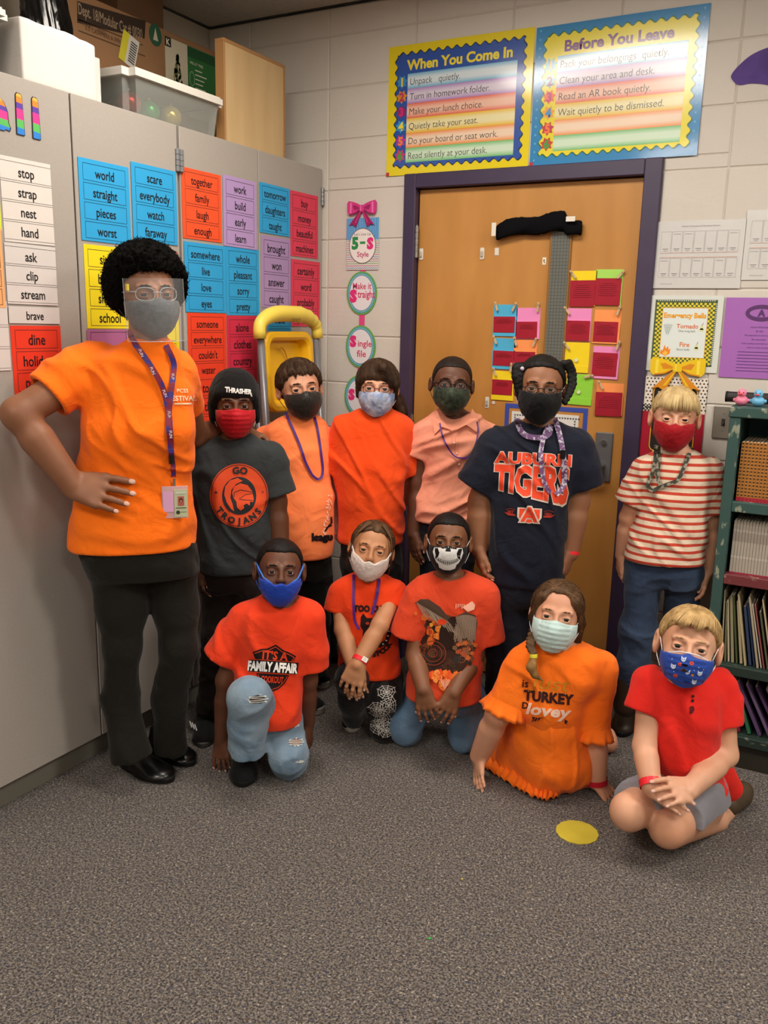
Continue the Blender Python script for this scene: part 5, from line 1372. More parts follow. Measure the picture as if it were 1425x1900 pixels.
# ------------------------------------------------------------------ placing print on cloth
def lay_on(name, pr, bvh, origin, ux, uy, into, material, parent, off=.0016, step=.0011, maxe=.010):
    """print laid on a curved cloth: each point travels along 'into' until it meets the cloth"""
    A = np.array(pr.V)
    bm = bmesh.new(); lv = bm.verts.layers.float.new('lv'); cl = bm.verts.layers.float_color.new('Col')
    vs = []
    for (x, y, z), c in zip(pr.V, pr.C): v = bm.verts.new((x, y, 0)); v[lv] = z; v[cl] = c; vs.append(v)
    for f in pr.F:
        try: bm.faces.new([vs[i] for i in f])
        except ValueError: pass
    bmesh.ops.triangulate(bm, faces=bm.faces[:])
    for _ in range(6):
        es = [e for e in bm.edges if e.calc_length() > maxe]
        if not es: break
        bmesh.ops.subdivide_edges(bm, edges=es, cuts=1); bmesh.ops.triangulate(bm, faces=[f for f in bm.faces if len(f.verts) > 3])
    O = np.asarray(origin, float); ux, uy, into = map(lambda a: np.asarray(a, float), (ux, uy, into)); n = unit(into)
    bad = []
    for v in bm.verts:
        p = O+ux*v.co.x+uy*v.co.y-n*.5
        hit, nr, _, dist = bvh.ray_cast(Vector(p), Vector(n), 1.2)
        if hit is None: bad.append(v); continue
        if nr.dot(Vector(n)) > -.12: bad.append(v); continue
        v.co = hit-Vector(n)*(off+v[lv]*step)*(1.0/max(.35, -nr.dot(Vector(n))))
    bmesh.ops.delete(bm, geom=bad, context='VERTS')
    me = bpy.data.meshes.new(name)
    bmesh.ops.transform(bm, matrix=pworld(parent).inverted(), verts=bm.verts)
    bm.to_mesh(me); bm.free(); me.materials.append(material); o = bpy.data.objects.new(name, me); return link(o, parent)
def bvh_of(V, Q): return BVHTree.FromPolygons([Vector(v) for v in V], [tuple(int(i) for i in q) for q in Q])
def surf_pt(bvh, u, v, off=.004, default_D=None):
    d = ray(u, v); d = d/np.linalg.norm(d); hit, nr, _, _ = bvh.ray_cast(Vector(CAM), Vector(d), 8)
    if hit is None: return None, None
    return np.array(hit)-d*off, np.array(nr)
def ribbon_on(mb, bvh, px, w, c=None, off=.004, D=None, n_per=6, th=.0012):
    P = []; N = []; P2 = []; X_ = [np.array(q[:2], float) for q in px]
    for i in range(len(px)-1):
        a, b = X_[i], X_[i+1]; p0 = X_[i-1] if i else a*2-b; p3 = X_[i+2] if i+2 < len(px) else b*2-a
        for t in np.linspace(0, 1, n_per, endpoint=(i == len(px)-2)): P2.append(.5*(2*a+(b-p0)*t+(2*p0-5*a+4*b-p3)*t*t+(3*a-p0-3*b+p3)*t**3))
    last = None
    for (u, v) in P2:
        p, n = surf_pt(bvh, u, v, off)
        dd = None
        if p is not None: last = (p-CAM)[:2]@HD
        else: p = at(u, v, last if last is not None else D)
        P.append(p)
    # even out depth jumps
    dep = np.array([(p-CAM)[:2]@HD for p in P]); k_ = np.ones(3)/3; dp = np.convolve(np.r_[dep[0], dep, dep[-1]], k_, 'valid'); dp = np.minimum(dp, dep)
    P = [CAM+(p-CAM)*(a/b) for p, a, b in zip(P, dp, dep)]
    nrm = unit(CAM-P[len(P)//2]); mb.ribbon(P, nrm, w, c, th); return P

# ------------------------------------------------------------------ materials of people
def skin(name, c, c2): return mat(name, c, rough=0.5, spec=0.35, color2=c2, vscale=7, sss=0.12, bump=.06, bscale=220)
def hairm(name, c, c2, st=(60, 60, 6)): return mat(name, c, rough=0.62, spec=0.22, color2=c2, vscale=5, stretch=(st[0]/6, st[1]/6, st[2]/6), detail=5, bump=.6, bscale=14)
def cloth(name, c, var=.06, rough=.85, bump=.18, c2=None, vscale=6, wr=.55, **kw):
    if name in MATS: return MATS[name]
    m = mat(name, c, rough=rough, spec=.2, var=var if c2 is None else 0, color2=c2, vscale=vscale, bump=bump, bscale=420, sheen=.08, **kw)
    nt = m.node_tree; nd = nt.nodes; lk = nt.links; b = nd['Principled BSDF']; tc = nd.new('ShaderNodeTexCoord')
    n = nd.new('ShaderNodeTexNoise'); n.inputs['Scale'].default_value = 13; n.inputs['Detail'].default_value = 3; n.inputs['Distortion'].default_value = .9; lk.new(tc.outputs['Object'], n.inputs['Vector'])
    bp = nd.new('ShaderNodeBump'); bp.inputs['Strength'].default_value = wr; bp.inputs['Distance'].default_value = .014; lk.new(n.outputs[0], bp.inputs['Height'])
    if b.inputs['Normal'].links: lk.new(b.inputs['Normal'].links[0].from_socket, bp.inputs['Normal'])
    lk.new(bp.outputs[0], b.inputs['Normal']); return m
eye_m = None
def eyes(H, parent, iris='#3a2418', look=None):
    for s in (-1, 1):
        c = np.array(H.w(s*.031, -.0712, .0018)); r = .0126*H.s
        f = unit(CAM-c) if look is None else look
        f = unit(f*.6 + unit(-H.R[:, 1])*.4)
        V, F = sph((0, 0, 0), 1, n=20, m=30); V = np.array(V)
        # turn the pole (+z) to the looking direction
        a = unit(np.cross([0, 0, 1.0], f)+1e-6); b = np.cross(f, a); R = np.stack([a, b, f], 1); W_ = V@R.T
        cs = V[:, 2]; col = np.tile(np.array(lin('#c4b8ae')), (len(V), 1)); col[cs > math.cos(math.radians(37))] = lin(iris); col[cs > math.cos(math.radians(19))] = lin('#0a0808')
        W_ = W_*(1+.04*(cs > .9))[:, None]
        mesh_obj('eye', c+W_*r, F, mat('eye_surface', vcol=True, rough=.18, spec=.35), parent, True, col)
def brows(H, parent, m, w=.0042, lift=0.0, th=1.0):
    for s in (-1, 1):
        pts = [H.w(s*.014, -.0888, .0245+lift), H.w(s*.025, -.0880, .0262+lift), H.w(s*.036, -.0830, .0258+lift), H.w(s*.048, -.0735, .0222+lift)]
        F = Field(); rr_ = [w*.60*H.s, w*.78*H.s, w*.66*H.s, w*.3*H.s]
        for i in range(3): F.cone(pts[i], pts[i+1], rr_[i]*th, rr_[i+1]*th, .003, flat=unit(H.R[:, 1]), fs=.6)
        P = np.array(pts); V, Q = F.mesh(P.min(0)-.012, P.max(0)+.012, .0016); mesh_obj('eyebrow', V, Q, m, parent, True)
def mask_field(H, kind='cup', t=.006, top=.004, side=(-.006, -.062), bot=-.112, nose=-.005, out=1.0):
    """half-mask shell over nose, cheeks and chin"""
    def fn(P):
        q = H.loc(P)
        d = head_base(q)
        d = smin(d, E_(q, (0, -.068, -.046), (.046, .046*out, .052)), .03)
        d = smin(d, C_(q, (0, -.088, .0), (0, -.104, -.030), .008, .012), .03)
        d = d-t
        x = np.abs(q[..., 0]); z = q[..., 2]
        zt = np.interp(x, [0, .018, .045, .075], [top+.008, top, side[0]+(top-side[0])*.35, side[0]])
        zb = np.interp(x, [0, .025, .05, .075], [bot, bot+.006, side[1]-.018, side[1]])
        reg = np.maximum(z-zt, zb-z); reg = np.maximum(reg, q[..., 1]+.012); reg = np.maximum(reg, x-.072)
        d = smax(d, reg*.9, .002)
        if kind == 'pleat': d = d+.0022*np.abs(((z*62) % 1)-.5)*2*(x < .05)
        if kind == 'seam': d = d-.0012*np.exp(-(q[..., 0]/.002)**2)
        d = np.maximum(d, -(head_base(q)-.0012))
        return d*H.s
    return fn
def mask(H, parent, m, kind='cup', label=None, h=.0026, loops='#e8e4df', name='face_mask', loop_pts=None, **kw):
    F = Field(); F.add(H.lo(.15), H.hi(.15), mask_field(H, kind, **kw), 'u', 0)
    if kind != 'pleat': F.post = folds(.0009, (60, 60, 60), 3)
    V, Q = F.mesh(H.lo(.135), H.hi(.135), h); V = smooth_mesh(V, Q, 1, .4); o = mesh_obj(name, V, Q, m, parent, True)
    if label: o['label'] = label
    sd = kw.get('side', (-.006, -.062))
    for s in (-1, 1):
        m_ = MB(); m_.tube([H.w(s*.066, -.030, sd[0]-.006), H.w(s*.077, -.008, .006), H.w(s*.084, .016, .024), H.w(s*.0865, .030, .006), H.w(s*.085, .024, -.020), H.w(s*.078, .0, sd[1]*.6), H.w(s*.066, -.022, sd[1]+.004)], .0013*H.s, 6)
        m_.build('ear_loop', mat('loop_'+loops[1:], loops, rough=.7), o, True)
    return V, Q, o
def glasses(H, parent, colr, w=.021, h=.0155, y=-.098, z=-.001, r=.0014, name='glasses', lensm=None, label=None):
    e = MB(); n = 28
    def rim(s): return [H.w(s*.0315+w*math.copysign(abs(math.cos(a))**.75, math.cos(a)), y+.012*((abs(s*.0315+w*math.cos(a))/.052)**2), z+h*math.copysign(abs(math.sin(a))**.75, math.sin(a))) for a in np.linspace(0, 2*math.pi, n, endpoint=False)]
    for s in (-1, 1): e.tube(rim(s), r*H.s, 8, True)
    e.tube([H.w(-.012, y, z+.003), H.w(0, y-.001, z+.006), H.w(.012, y, z+.003)], r*H.s, 8)
    for s in (-1, 1): e.tube([H.w(s*.0525, y+.012, z+.006), H.w(s*.066, -.055, z+.007), H.w(s*.079, .004, z+.004), H.w(s*.082, .022, z-.008)], r*H.s, 8)
    o = e.build(name, mat('frame_'+colr[1:], colr, rough=.3), parent, True)
    if label: o['label'] = label
    lm = lensm or mat('lens', '#8a9298', rough=.04, alpha=.07, spec=.6)
    for s in (-1, 1):
        P = rim(s); mesh_obj('lens', P, [tuple(range(n))], lm, o)
    return o
def band(a, b, r, parent, m, w=.016, name='wristband', tag_='#e8e4e0', pos=.5, elong=1.0, tagdir=None):
    """paper wristband round the forearm between two points"""
    a = np.asarray(a, float); b = np.asarray(b, float); d = unit(b-a); c = a+(b-a)*pos
    u = unit(np.cross(d, [0.3, .2, .9])); v = np.cross(d, u); n = 24; V = []; F = []
    for (ww, rr_) in ((-w/2, r), (w/2, r), (w/2, r+.0012), (-w/2, r+.0012)):
        for k in range(n): t = 2*math.pi*k/n; V.append(c+d*ww+(u*math.cos(t)+v*math.sin(t))*rr_)
    for j in range(4):
        for k in range(n): F.append((j*n+k, j*n+(k+1) % n, ((j+1) % 4)*n+(k+1) % n, ((j+1) % 4)*n+k))
    return mesh_obj(name, V, F, m, parent)
def shoe(fr, toe, heel, W_, H_, m, sole_m, parent, z=0.0, stripes=None, white_cap=None, ankle=None, name='shoe', sole_h=.018):
    """toe and heel: floor points"""
    t = np.asarray(toe, float); hl = np.asarray(heel, float); d = unit((t-hl)*[1, 1, 0]); L = np.linalg.norm((t-hl)[:2]); sd = np.cross([0, 0, 1.0], d)
    R = np.stack([sd, d, [0, 0, 1.0]], 1); base = np.array([hl[0], hl[1], z])
    def P_(x, y, zz): return base+sd*x+d*y+np.array([0, 0, zz])
    F = Field()
    F.ell(P_(0, L*.74, H_*.22), (W_*.5, L*.26, H_*.42), R, .02); F.ell(P_(0, L*.48, H_*.34), (W_*.44, L*.30, H_*.50), R, .02)
    F.ell(P_(0, L*.18, H_*.42), (W_*.40, L*.19, H_*.60), R, .02)
    F.cone(P_(0, L*.20, H_*.5), P_(0, L*.17, H_*1.05), W_*.36, W_*.33, .02)
    lo = base-L*1.2-.03; hi = base+L*1.2+.03; lo[2] = z+.0; hi[2] = z+H_*1.6
    F.add(lo-1, hi+1, lambda P: (z+sole_h*.7)-P[..., 2], 'i', .003)
    C = (P_(0, L*.5, H_*.5)); V, Q = F.mesh(C-np.array([L*.65, L*.65, H_]), C+np.array([L*.65, L*.65, H_*1.2]), .0045)
    o = mesh_obj(name, smooth_mesh(V, Q, 1), Q, m, parent, True)
    n = 28; Vs = []; Fs = []
    def outline(s_): return [(W_*.5*s_*math.cos(a)*(1.0 if math.sin(a) > 0 else .82)*(1-.12*math.exp(-((math.sin(a)+.1)/.3)**2)), L*.5+L*.515*s_*math.sin(a)) for a in np.linspace(0, 2*math.pi, n, endpoint=False)]
    for (s_, zz) in ((.94, .0005), (1.02, .005), (1.03, sole_h), (.97, sole_h+.003)):
        for (x, y) in outline(s_): Vs.append(P_(x, y, zz))
    for j in range(3):
        for k in range(n): Fs.append((j*n+k, j*n+(k+1) % n, (j+1)*n+(k+1) % n, (j+1)*n+k))
    Fs.append(tuple(range(n))[::-1]); Fs.append(tuple(3*n+k for k in range(n)))
    mesh_obj('sole', Vs, Fs, sole_m, o, False)
    lc = MB()
    if stripes:
        for i in range(4): lc.tube([P_(-W_*.22, L*(.42+.09*i), H_*(.80-.09*i)), P_(0, L*(.43+.09*i), H_*(.86-.09*i)), P_(W_*.22, L*(.42+.09*i), H_*(.80-.09*i))], .0022, 6)
        lc.build('laces', mat('lace_'+stripes[1:], stripes, rough=.8), o, True)
    return o
def build_body(fr, parent, F, m, lo, hi, fine, h=.0055, hf=.0030):
    """one mesh: a coarse grid and finer grids round the head and the hands"""
    Vs = []; Qs = []; n = 0
    V, Q = F.mesh(lo, hi, h)
    c = V[Q].mean(1); keep = np.ones(len(Q), bool)
    for (a, b, hh) in fine: keep &= ~np.all((c > a+h*1.4) & (c < b-h*1.4), axis=1)
    V, Q = prune(V, Q[keep]); Vs.append(V); Qs.append(Q); n += len(V)
    for fi, (a, b, hh) in enumerate(fine):
        V, Q = F.mesh(a, b, hh)
        if len(V) == 0: continue
        c = V[Q].mean(1); keep = np.ones(len(Q), bool)
        for (a2, b2, h2) in fine[fi+1:]:
            if h2 < hh*.8: keep &= ~np.all((c > a2+hh*1.1) & (c < b2-hh*1.1), axis=1)
        V, Q = prune(V, Q[keep])
        V = smooth_mesh(V, Q, 1, .35); Vs.append(V); Qs.append(Q+n); n += len(V)
    V = np.concatenate(Vs); Q = np.concatenate(Qs)
    o = mesh_obj('body', V, Q, m, parent, True); return o, V, Q
# ================================================================== people
nail_m = mat('fingernail', '#c9a090', rough=.25)
def sleeve(F, pts, rad, cut_r=None, k=.03, wall=.005):
    """pts from shoulder to cuff; opening cut square"""
    F.chain(pts, rad, k)
def cuff_cut(F, a, b, r, wall=.006, deep=.03):
    a = np.asarray(a, float); b = np.asarray(b, float); d = unit(b-a); R = r*1.7
    F.add(b-R, b+R, lambda P: np.maximum(-((P-b)@d), np.sqrt(((P-b)**2).sum(-1))-R), 's', .003)
    F.cone(b-d*deep, b+d*.03, r-wall, r-wall, .003, 's')
def person(S):
    D = S['D']; fr = Frame(S['u'], D); fl_ = fr.base.copy()
    root = empty('person', tuple(fl_)); tag(root, S['label'], 'person')
    hu = S['head']; H = Head(fr, *hu[:7], wide=S.get('wide', 1.0)); sk = S['skin']
    rows = S['rows']; ex = S.get('ex', 2.3)
    # ---------------- shirt
    A = []
    for a in S['arms']:
        a = dict(a); a['P'] = [fr.p(*q) for q in a['pts']]; A.append(a)
    Fs = Field(); fn, lo, hi, R = loft_field(fr, rows, Fs, 0, ex=ex, k=.02)
    zh = R[0, 0]; zt = R[-1, 0]
    for a in A:
        if 'cuff' in a:
            c = fr.p(*a['cuff'][:3]); sr = a['cuff'][3:]; a['c'] = c
            mid = [fr.p(*q) for q in a.get('smid', [])]
            pts = [a['P'][0]]+mid+[c]; rad = [sr[0]]+[ (sr[0]+sr[1])/2 ]*len(mid)+[sr[1]]
            Fs.tube_open(pts, rad, k=S.get('slk', .022), wall=.011, kin=.03)
    for (a_, b_, r1, r2) in S.get('shirt_add', []): Fs.cone(fr.p(*a_), fr.p(*b_), r1, r2, .04)
    nb = H.w(0, .022, -.085); nk = S.get('neck', (0, 0, .058, .055, .03))
    ctr = fr.p(nk[0], nk[1], nk[5] if len(nk) > 5 else 0.0)
    if S.get('vneck'): 
        q = fr.p(*S['vneck'][:2], -rows[0][3]*.9); Fs.cone(ctr, q, nk[2]*.9, .010, .006, 's')
    Fs.ell(ctr, (nk[2], nk[3], nk[4]), np.stack([fr.right, fr.back, fr.up], 1), .006, 's')
    Fs.cone(ctr, ctr+fr.up*.12, nk[2]*.97, nk[2]*1.05, .006, 's')
    loft_field(fr, rows, Fs, -.014, z0=zh-.06, z1=zh+.025, ex=ex, k=.002, op='s')
    fo = S.get('folds', dict(amp=.004)); ff = folds(**fo); cps = [a['c'] for a in A if 'c' in a]
    def post(P):
        w = np.clip((P[..., 2]-zh)/.05, .15, 1)
        for c_ in cps: w = np.minimum(w, np.clip((np.sqrt(((P-c_)**2).sum(-1))-.045)/.05, .15, 1))
        return ff(P)*w
    Fs.post = post
    P_ = np.array([a['P'][0] for a in A]+[a['c'] for a in A if 'c' in a]); mg = .09
    lo2 = np.minimum(lo, P_.min(0)-mg); hi2 = np.maximum(hi, P_.max(0)+mg); lo2[2] = min(lo2[2], zh-.01)
    Vs, Qs = Fs.mesh(lo2-.01, hi2+.01, S.get('hs', .0050)); Vs = smooth_mesh(Vs, Qs, 2, .45)
    shirt = mesh_obj(S.get('shirt_name', 't_shirt'), Vs, Qs, S['shirt'], root, True); bv = bvh_of(Vs, Qs)
    S['hem'] = None
    # ---------------- body
    Fb = Field(); loft_field(fr, rows, Fb, -S.get('bd', .0085), z0=zh+.05, z1=zt-.004, ex=ex, k=.02)
    sm_ = S.get('smile', 0)
    Fb.add(H.lo(.13), H.hi(.13), lambda P: head_full(H.loc(P), sm_, S.get('ears', 1.0))*H.s, 'u', .012)
    tb = fr.p(nk[0], nk[1]+14, .0)
    Fb.cone(H.w(0, .020, -.045), tb, S.get('nr', .043), S.get('nr', .043)*1.15, .02)
    fine = [(H.lo(.128), H.hi(.128), .0029)]
    for s_ in (-1, 1): c_ = H.w(s_*.031, -.080, .004); fine.append((c_-.021*H.s, c_+.021*H.s, .0013))
    nails = []
    for a in A:
        P = a['P']; r = a['r']; Fb.chain(P, r, .015)
        if len(P) > 2: Fb.cone(P[1]*.65+P[2]*.35, P[2], r[1]*1.03, r[2], .015)
        if 'hand' in a:
            hd_ = a['hand']; tip = fr.p(*hd_['tip']); n = fr.vec(*hd_['n'])
            ee = arm_hand(Fb, P[-1], tip, n, hd_.get('side', 1), hd_['L'], hd_.get('curl', (12, 18, 15)), hd_.get('spread', 1.0), True, hd_.get('rr', 1.0), hd_.get('to', 35))
            L = hd_['L']; c = P[-1]+unit(tip-P[-1])*L*.52; m = L*.66; fine.append((c-m, c+m, .0028)); nails += [(e, L) for e in ee]
    for x in S.get('skin_add', []): 
        Fb.cone(fr.p(*x[0]), fr.p(*x[1]), x[2], x[3], x[4] if len(x) > 4 else .015)
    allp = np.array([q for a in A for q in a['P']]+[H.lo(.13), H.hi(.13), lo, hi]+[fr.p(*q) for x in S.get('skin_add', []) for q in x[:2]])
    for f_ in S.get('fine', []):
        c = fr.p(*f_[:3]); fine.append((c-f_[3], c+f_[3], .0032))
    lo3 = allp.min(0)-.06; hi3 = allp.max(0)+.06; lo3[2] = max(lo3[2], .0005)
    for i, (a, b, hh) in enumerate(fine):
        a = a.copy(); b = b.copy(); a[2] = max(a[2], -.01); fine[i] = (a, b, hh)
    body, Vb, Qb = build_body(fr, root, Fb, sk, lo3, hi3, fine)
    for (p, d, n, rr), L in nails:
        if S.get('nails', True):
            b_ = MB(); R_ = np.stack([unit(np.cross(d, n)), d, n], 1); V, F_ = sph((0, 0, 0), 1, n=8, m=6); V = np.array(V)*[rr*.75, rr*1.0, rr*.30]
            mesh_obj('fingernail', (p+n*rr*.62+d*rr*.1)+V@R_.T, F_, S.get('nail_m', nail_m), body, True)
    eyes(H, body, S.get('iris', '#2a1a12')); brows(H, root, S['brow'], lift=S.get('blift', 0), th=S.get('bth', 1)*.8)
    return dict(root=root, fr=fr, H=H, bv=bv, shirt=shirt, body=body, A=A, zh=zh, R=R)
def hair(X, fn, m, lo=.15, h=.0036, amp=.0015, sc=(60, 60, 26), name='hair', extra=None, it=1, loz=None):
    H = X['H']; F = Field(); F.add(H.lo(lo), H.hi(lo), lambda P: fn(H.loc(P))*H.s, 'u', 0)
    a, b = H.lo(lo), H.hi(lo)
    if extra:
        for e in extra:
            F.chain([q for q in e[0]], e[1], e[2] if len(e) > 2 else .012); P = np.array(e[0]); mm = max(e[1])+.02; a = np.minimum(a, P.min(0)-mm); b = np.maximum(b, P.max(0)+mm)
    S_ = np.array(sc, float)
    def post(P):
        q = H.loc(P)*1.0; return -amp*(1-np.abs(vnoise(q*S_+4))*2) + amp*.6*vnoise(q*S_*2.1)
    F.post = post
    V, Q = F.mesh(a, b, h); V = smooth_mesh(V, Q, it, .3); return mesh_obj(name, V, Q, m, X['root'], True), V, Q
def locks(X, V, Q, m, n=300, seg=.010, steps=4, r=.0007, curl=0.0, seed=1, name='hair_strands', zmin=-1, lift=.0010, crown=(0, .035, .125), part=None):
    """fine locks lying on the hair, flowing away from the crown"""
    H = X['H']; rs = np.random.RandomState(seed); bv = bvh_of(V, Q); mb = MB(); cr = np.array(H.w(*crown)); k = 0
    L = ((V-H.c)@H.R)/H.s; ok = np.nonzero(L[:, 2] > zmin)[0]
    for i in rs.choice(ok, n):
        p = Vector(V[i]); P = []; d0 = None; rnd = Vector(rs.normal(0, 1, 3))
        for j in range(steps):
            hit, nr, _, dd = bv.find_nearest(p)
            if hit is None: break
            if curl > 0:
                P.append(np.array(hit+nr*(lift+curl*j/steps))); rnd2 = Vector(rs.normal(0, 1, 3)); p = hit+rnd2*seg*.6
                P[-1] = P[-1]+np.array(rnd2)*seg*.4*(j > 0)
            else:
                P.append(np.array(hit+nr*lift)); t = hit-Vector(cr); t = t-nr*t.dot(nr); t.normalize(); t = (t+rnd*.10); p = hit+t*seg*H.s
        if len(P) >= 3: mb.tube(P, [r*H.s*(1-.8*(q/(len(P)-1))**2) for q in range(len(P))], 3 if curl > 0 else 4)
    o = mb.build(name, m, X['root'], True); o['kind'] = 'stuff'; return o
def strands(X, name, roots, m, n_seg=5):
    """separate locks of hair lying on the head: list of (points, radius) in head space"""
    H = X['H']; mb = MB()
    for pts, r in roots:
        P = [H.w(*p) for p in pts]; k = len(P); mb.tube(P, [r*H.s*(1-.75*(i/(k-1))**2) for i in range(k)], 6)
    o = mb.build(name, m, X['root'], True); o['kind'] = 'stuff'; return o
def trousers(X, hips, legs, m, folds_=dict(amp=.004, scale=(10, 10, 18), seed=2), name='trousers', h=.0056, k=.03, cuts=True, ex=2.3, z1=None, wall=.006, extra=None):
    fr = X['fr']; F = Field(); lo_, hi_ = [], []
    if hips: fn, lo, hi, R = loft_field(fr, hips, F, 0, ex=ex, k=.02); lo_.append(lo); hi_.append(hi)
    for L in legs:
        pts = [np.asarray(q) if len(q) == 3 and isinstance(q, np.ndarray) else fr.p(*q) for q in L['pts']]
        F.tube_open(pts, L['r'], k=k, wall=L.get('wall', .010), kin=.03, open_=L.get('cut', cuts))
        P = np.array(pts); m_ = max(L['r'])+.02; lo_.append(P.min(0)-m_); hi_.append(P.max(0)+m_)
    if extra: extra(F)
    F.post = folds(**folds_)
    lo = np.min(lo_, 0); hi = np.max(hi_, 0); lo[2] = max(lo[2], .001)
    V, Q = F.mesh(lo, hi, h); V = smooth_mesh(V, Q, 1, .4); o = mesh_obj(name, V, Q, m, X['root'], True); return o, V, Q
def printer(X, u, v, dd=0.0, ang=0.0, shear=0.0):
    """print placed by its centre on the shirt; returns a function"""
    fr = X['fr']; O = fr.p(u, v, dd); c, s_ = math.cos(ang), math.sin(ang)
    ux = fr.right*c+fr.up*s_; uy = -fr.right*s_+fr.up*c; into = unit(O-CAM)
    into = unit(np.array([into[0], into[1], into[2]*1.0]))
    ux = unit(ux-into*(ux@into)); uy = unit(uy-into*(uy@into))
    def go(p, name='shirt_print', m=None, **kw): return lay_on(name, p, X['bv'], O, ux, uy, into, m or ink(), X['shirt'], **kw)
    return go
dark1 = skin('skin_deep_brown', '#6b4431', '#583525'); dark2 = skin('skin_dark_brown', '#6e4630', '#5b3824'); brown1 = skin('skin_brown', '#84563b', '#714830')
brown2 = skin('skin_warm_brown', '#936448', '#83563b'); fair1 = skin('skin_fair', '#d19d80', '#c58a6d'); fair2 = skin('skin_light', '#d9a78a', '#cd9474'); tan1 = skin('skin_tan', '#c08a64', '#b07a56')
tch = skin('skin_medium_brown', '#8f6046', '#7c5038')
black_hair = hairm('black_hair', '#0c0a09', '#1a1614'); brown_hair = hairm('dark_brown_hair', '#2c1d13', '#4a3422'); blond_hair = hairm('blond_hair', '#dcc28e', '#ae9262'); sandy = hairm('sandy_blond_hair', '#c9a873', '#94754a')
mid_brown = hairm('mid_brown_hair', '#3c2a1c', '#6b4e34')
bandm = mat('red_band_paper', '#e02a34', rough=.4)
blk_trou = cloth('black_trouser_cloth', '#17150f', bump=.1); black_sole = mat('black_sole', '#0d0d0d', rough=.6); white_sole = mat('white_sole', '#b9b4aa', rough=.6); black_shoe = mat('black_leather', '#0f0f10', rough=.28, spec=.5)
black_fab = cloth('black_fabric_shoe', '#121214')

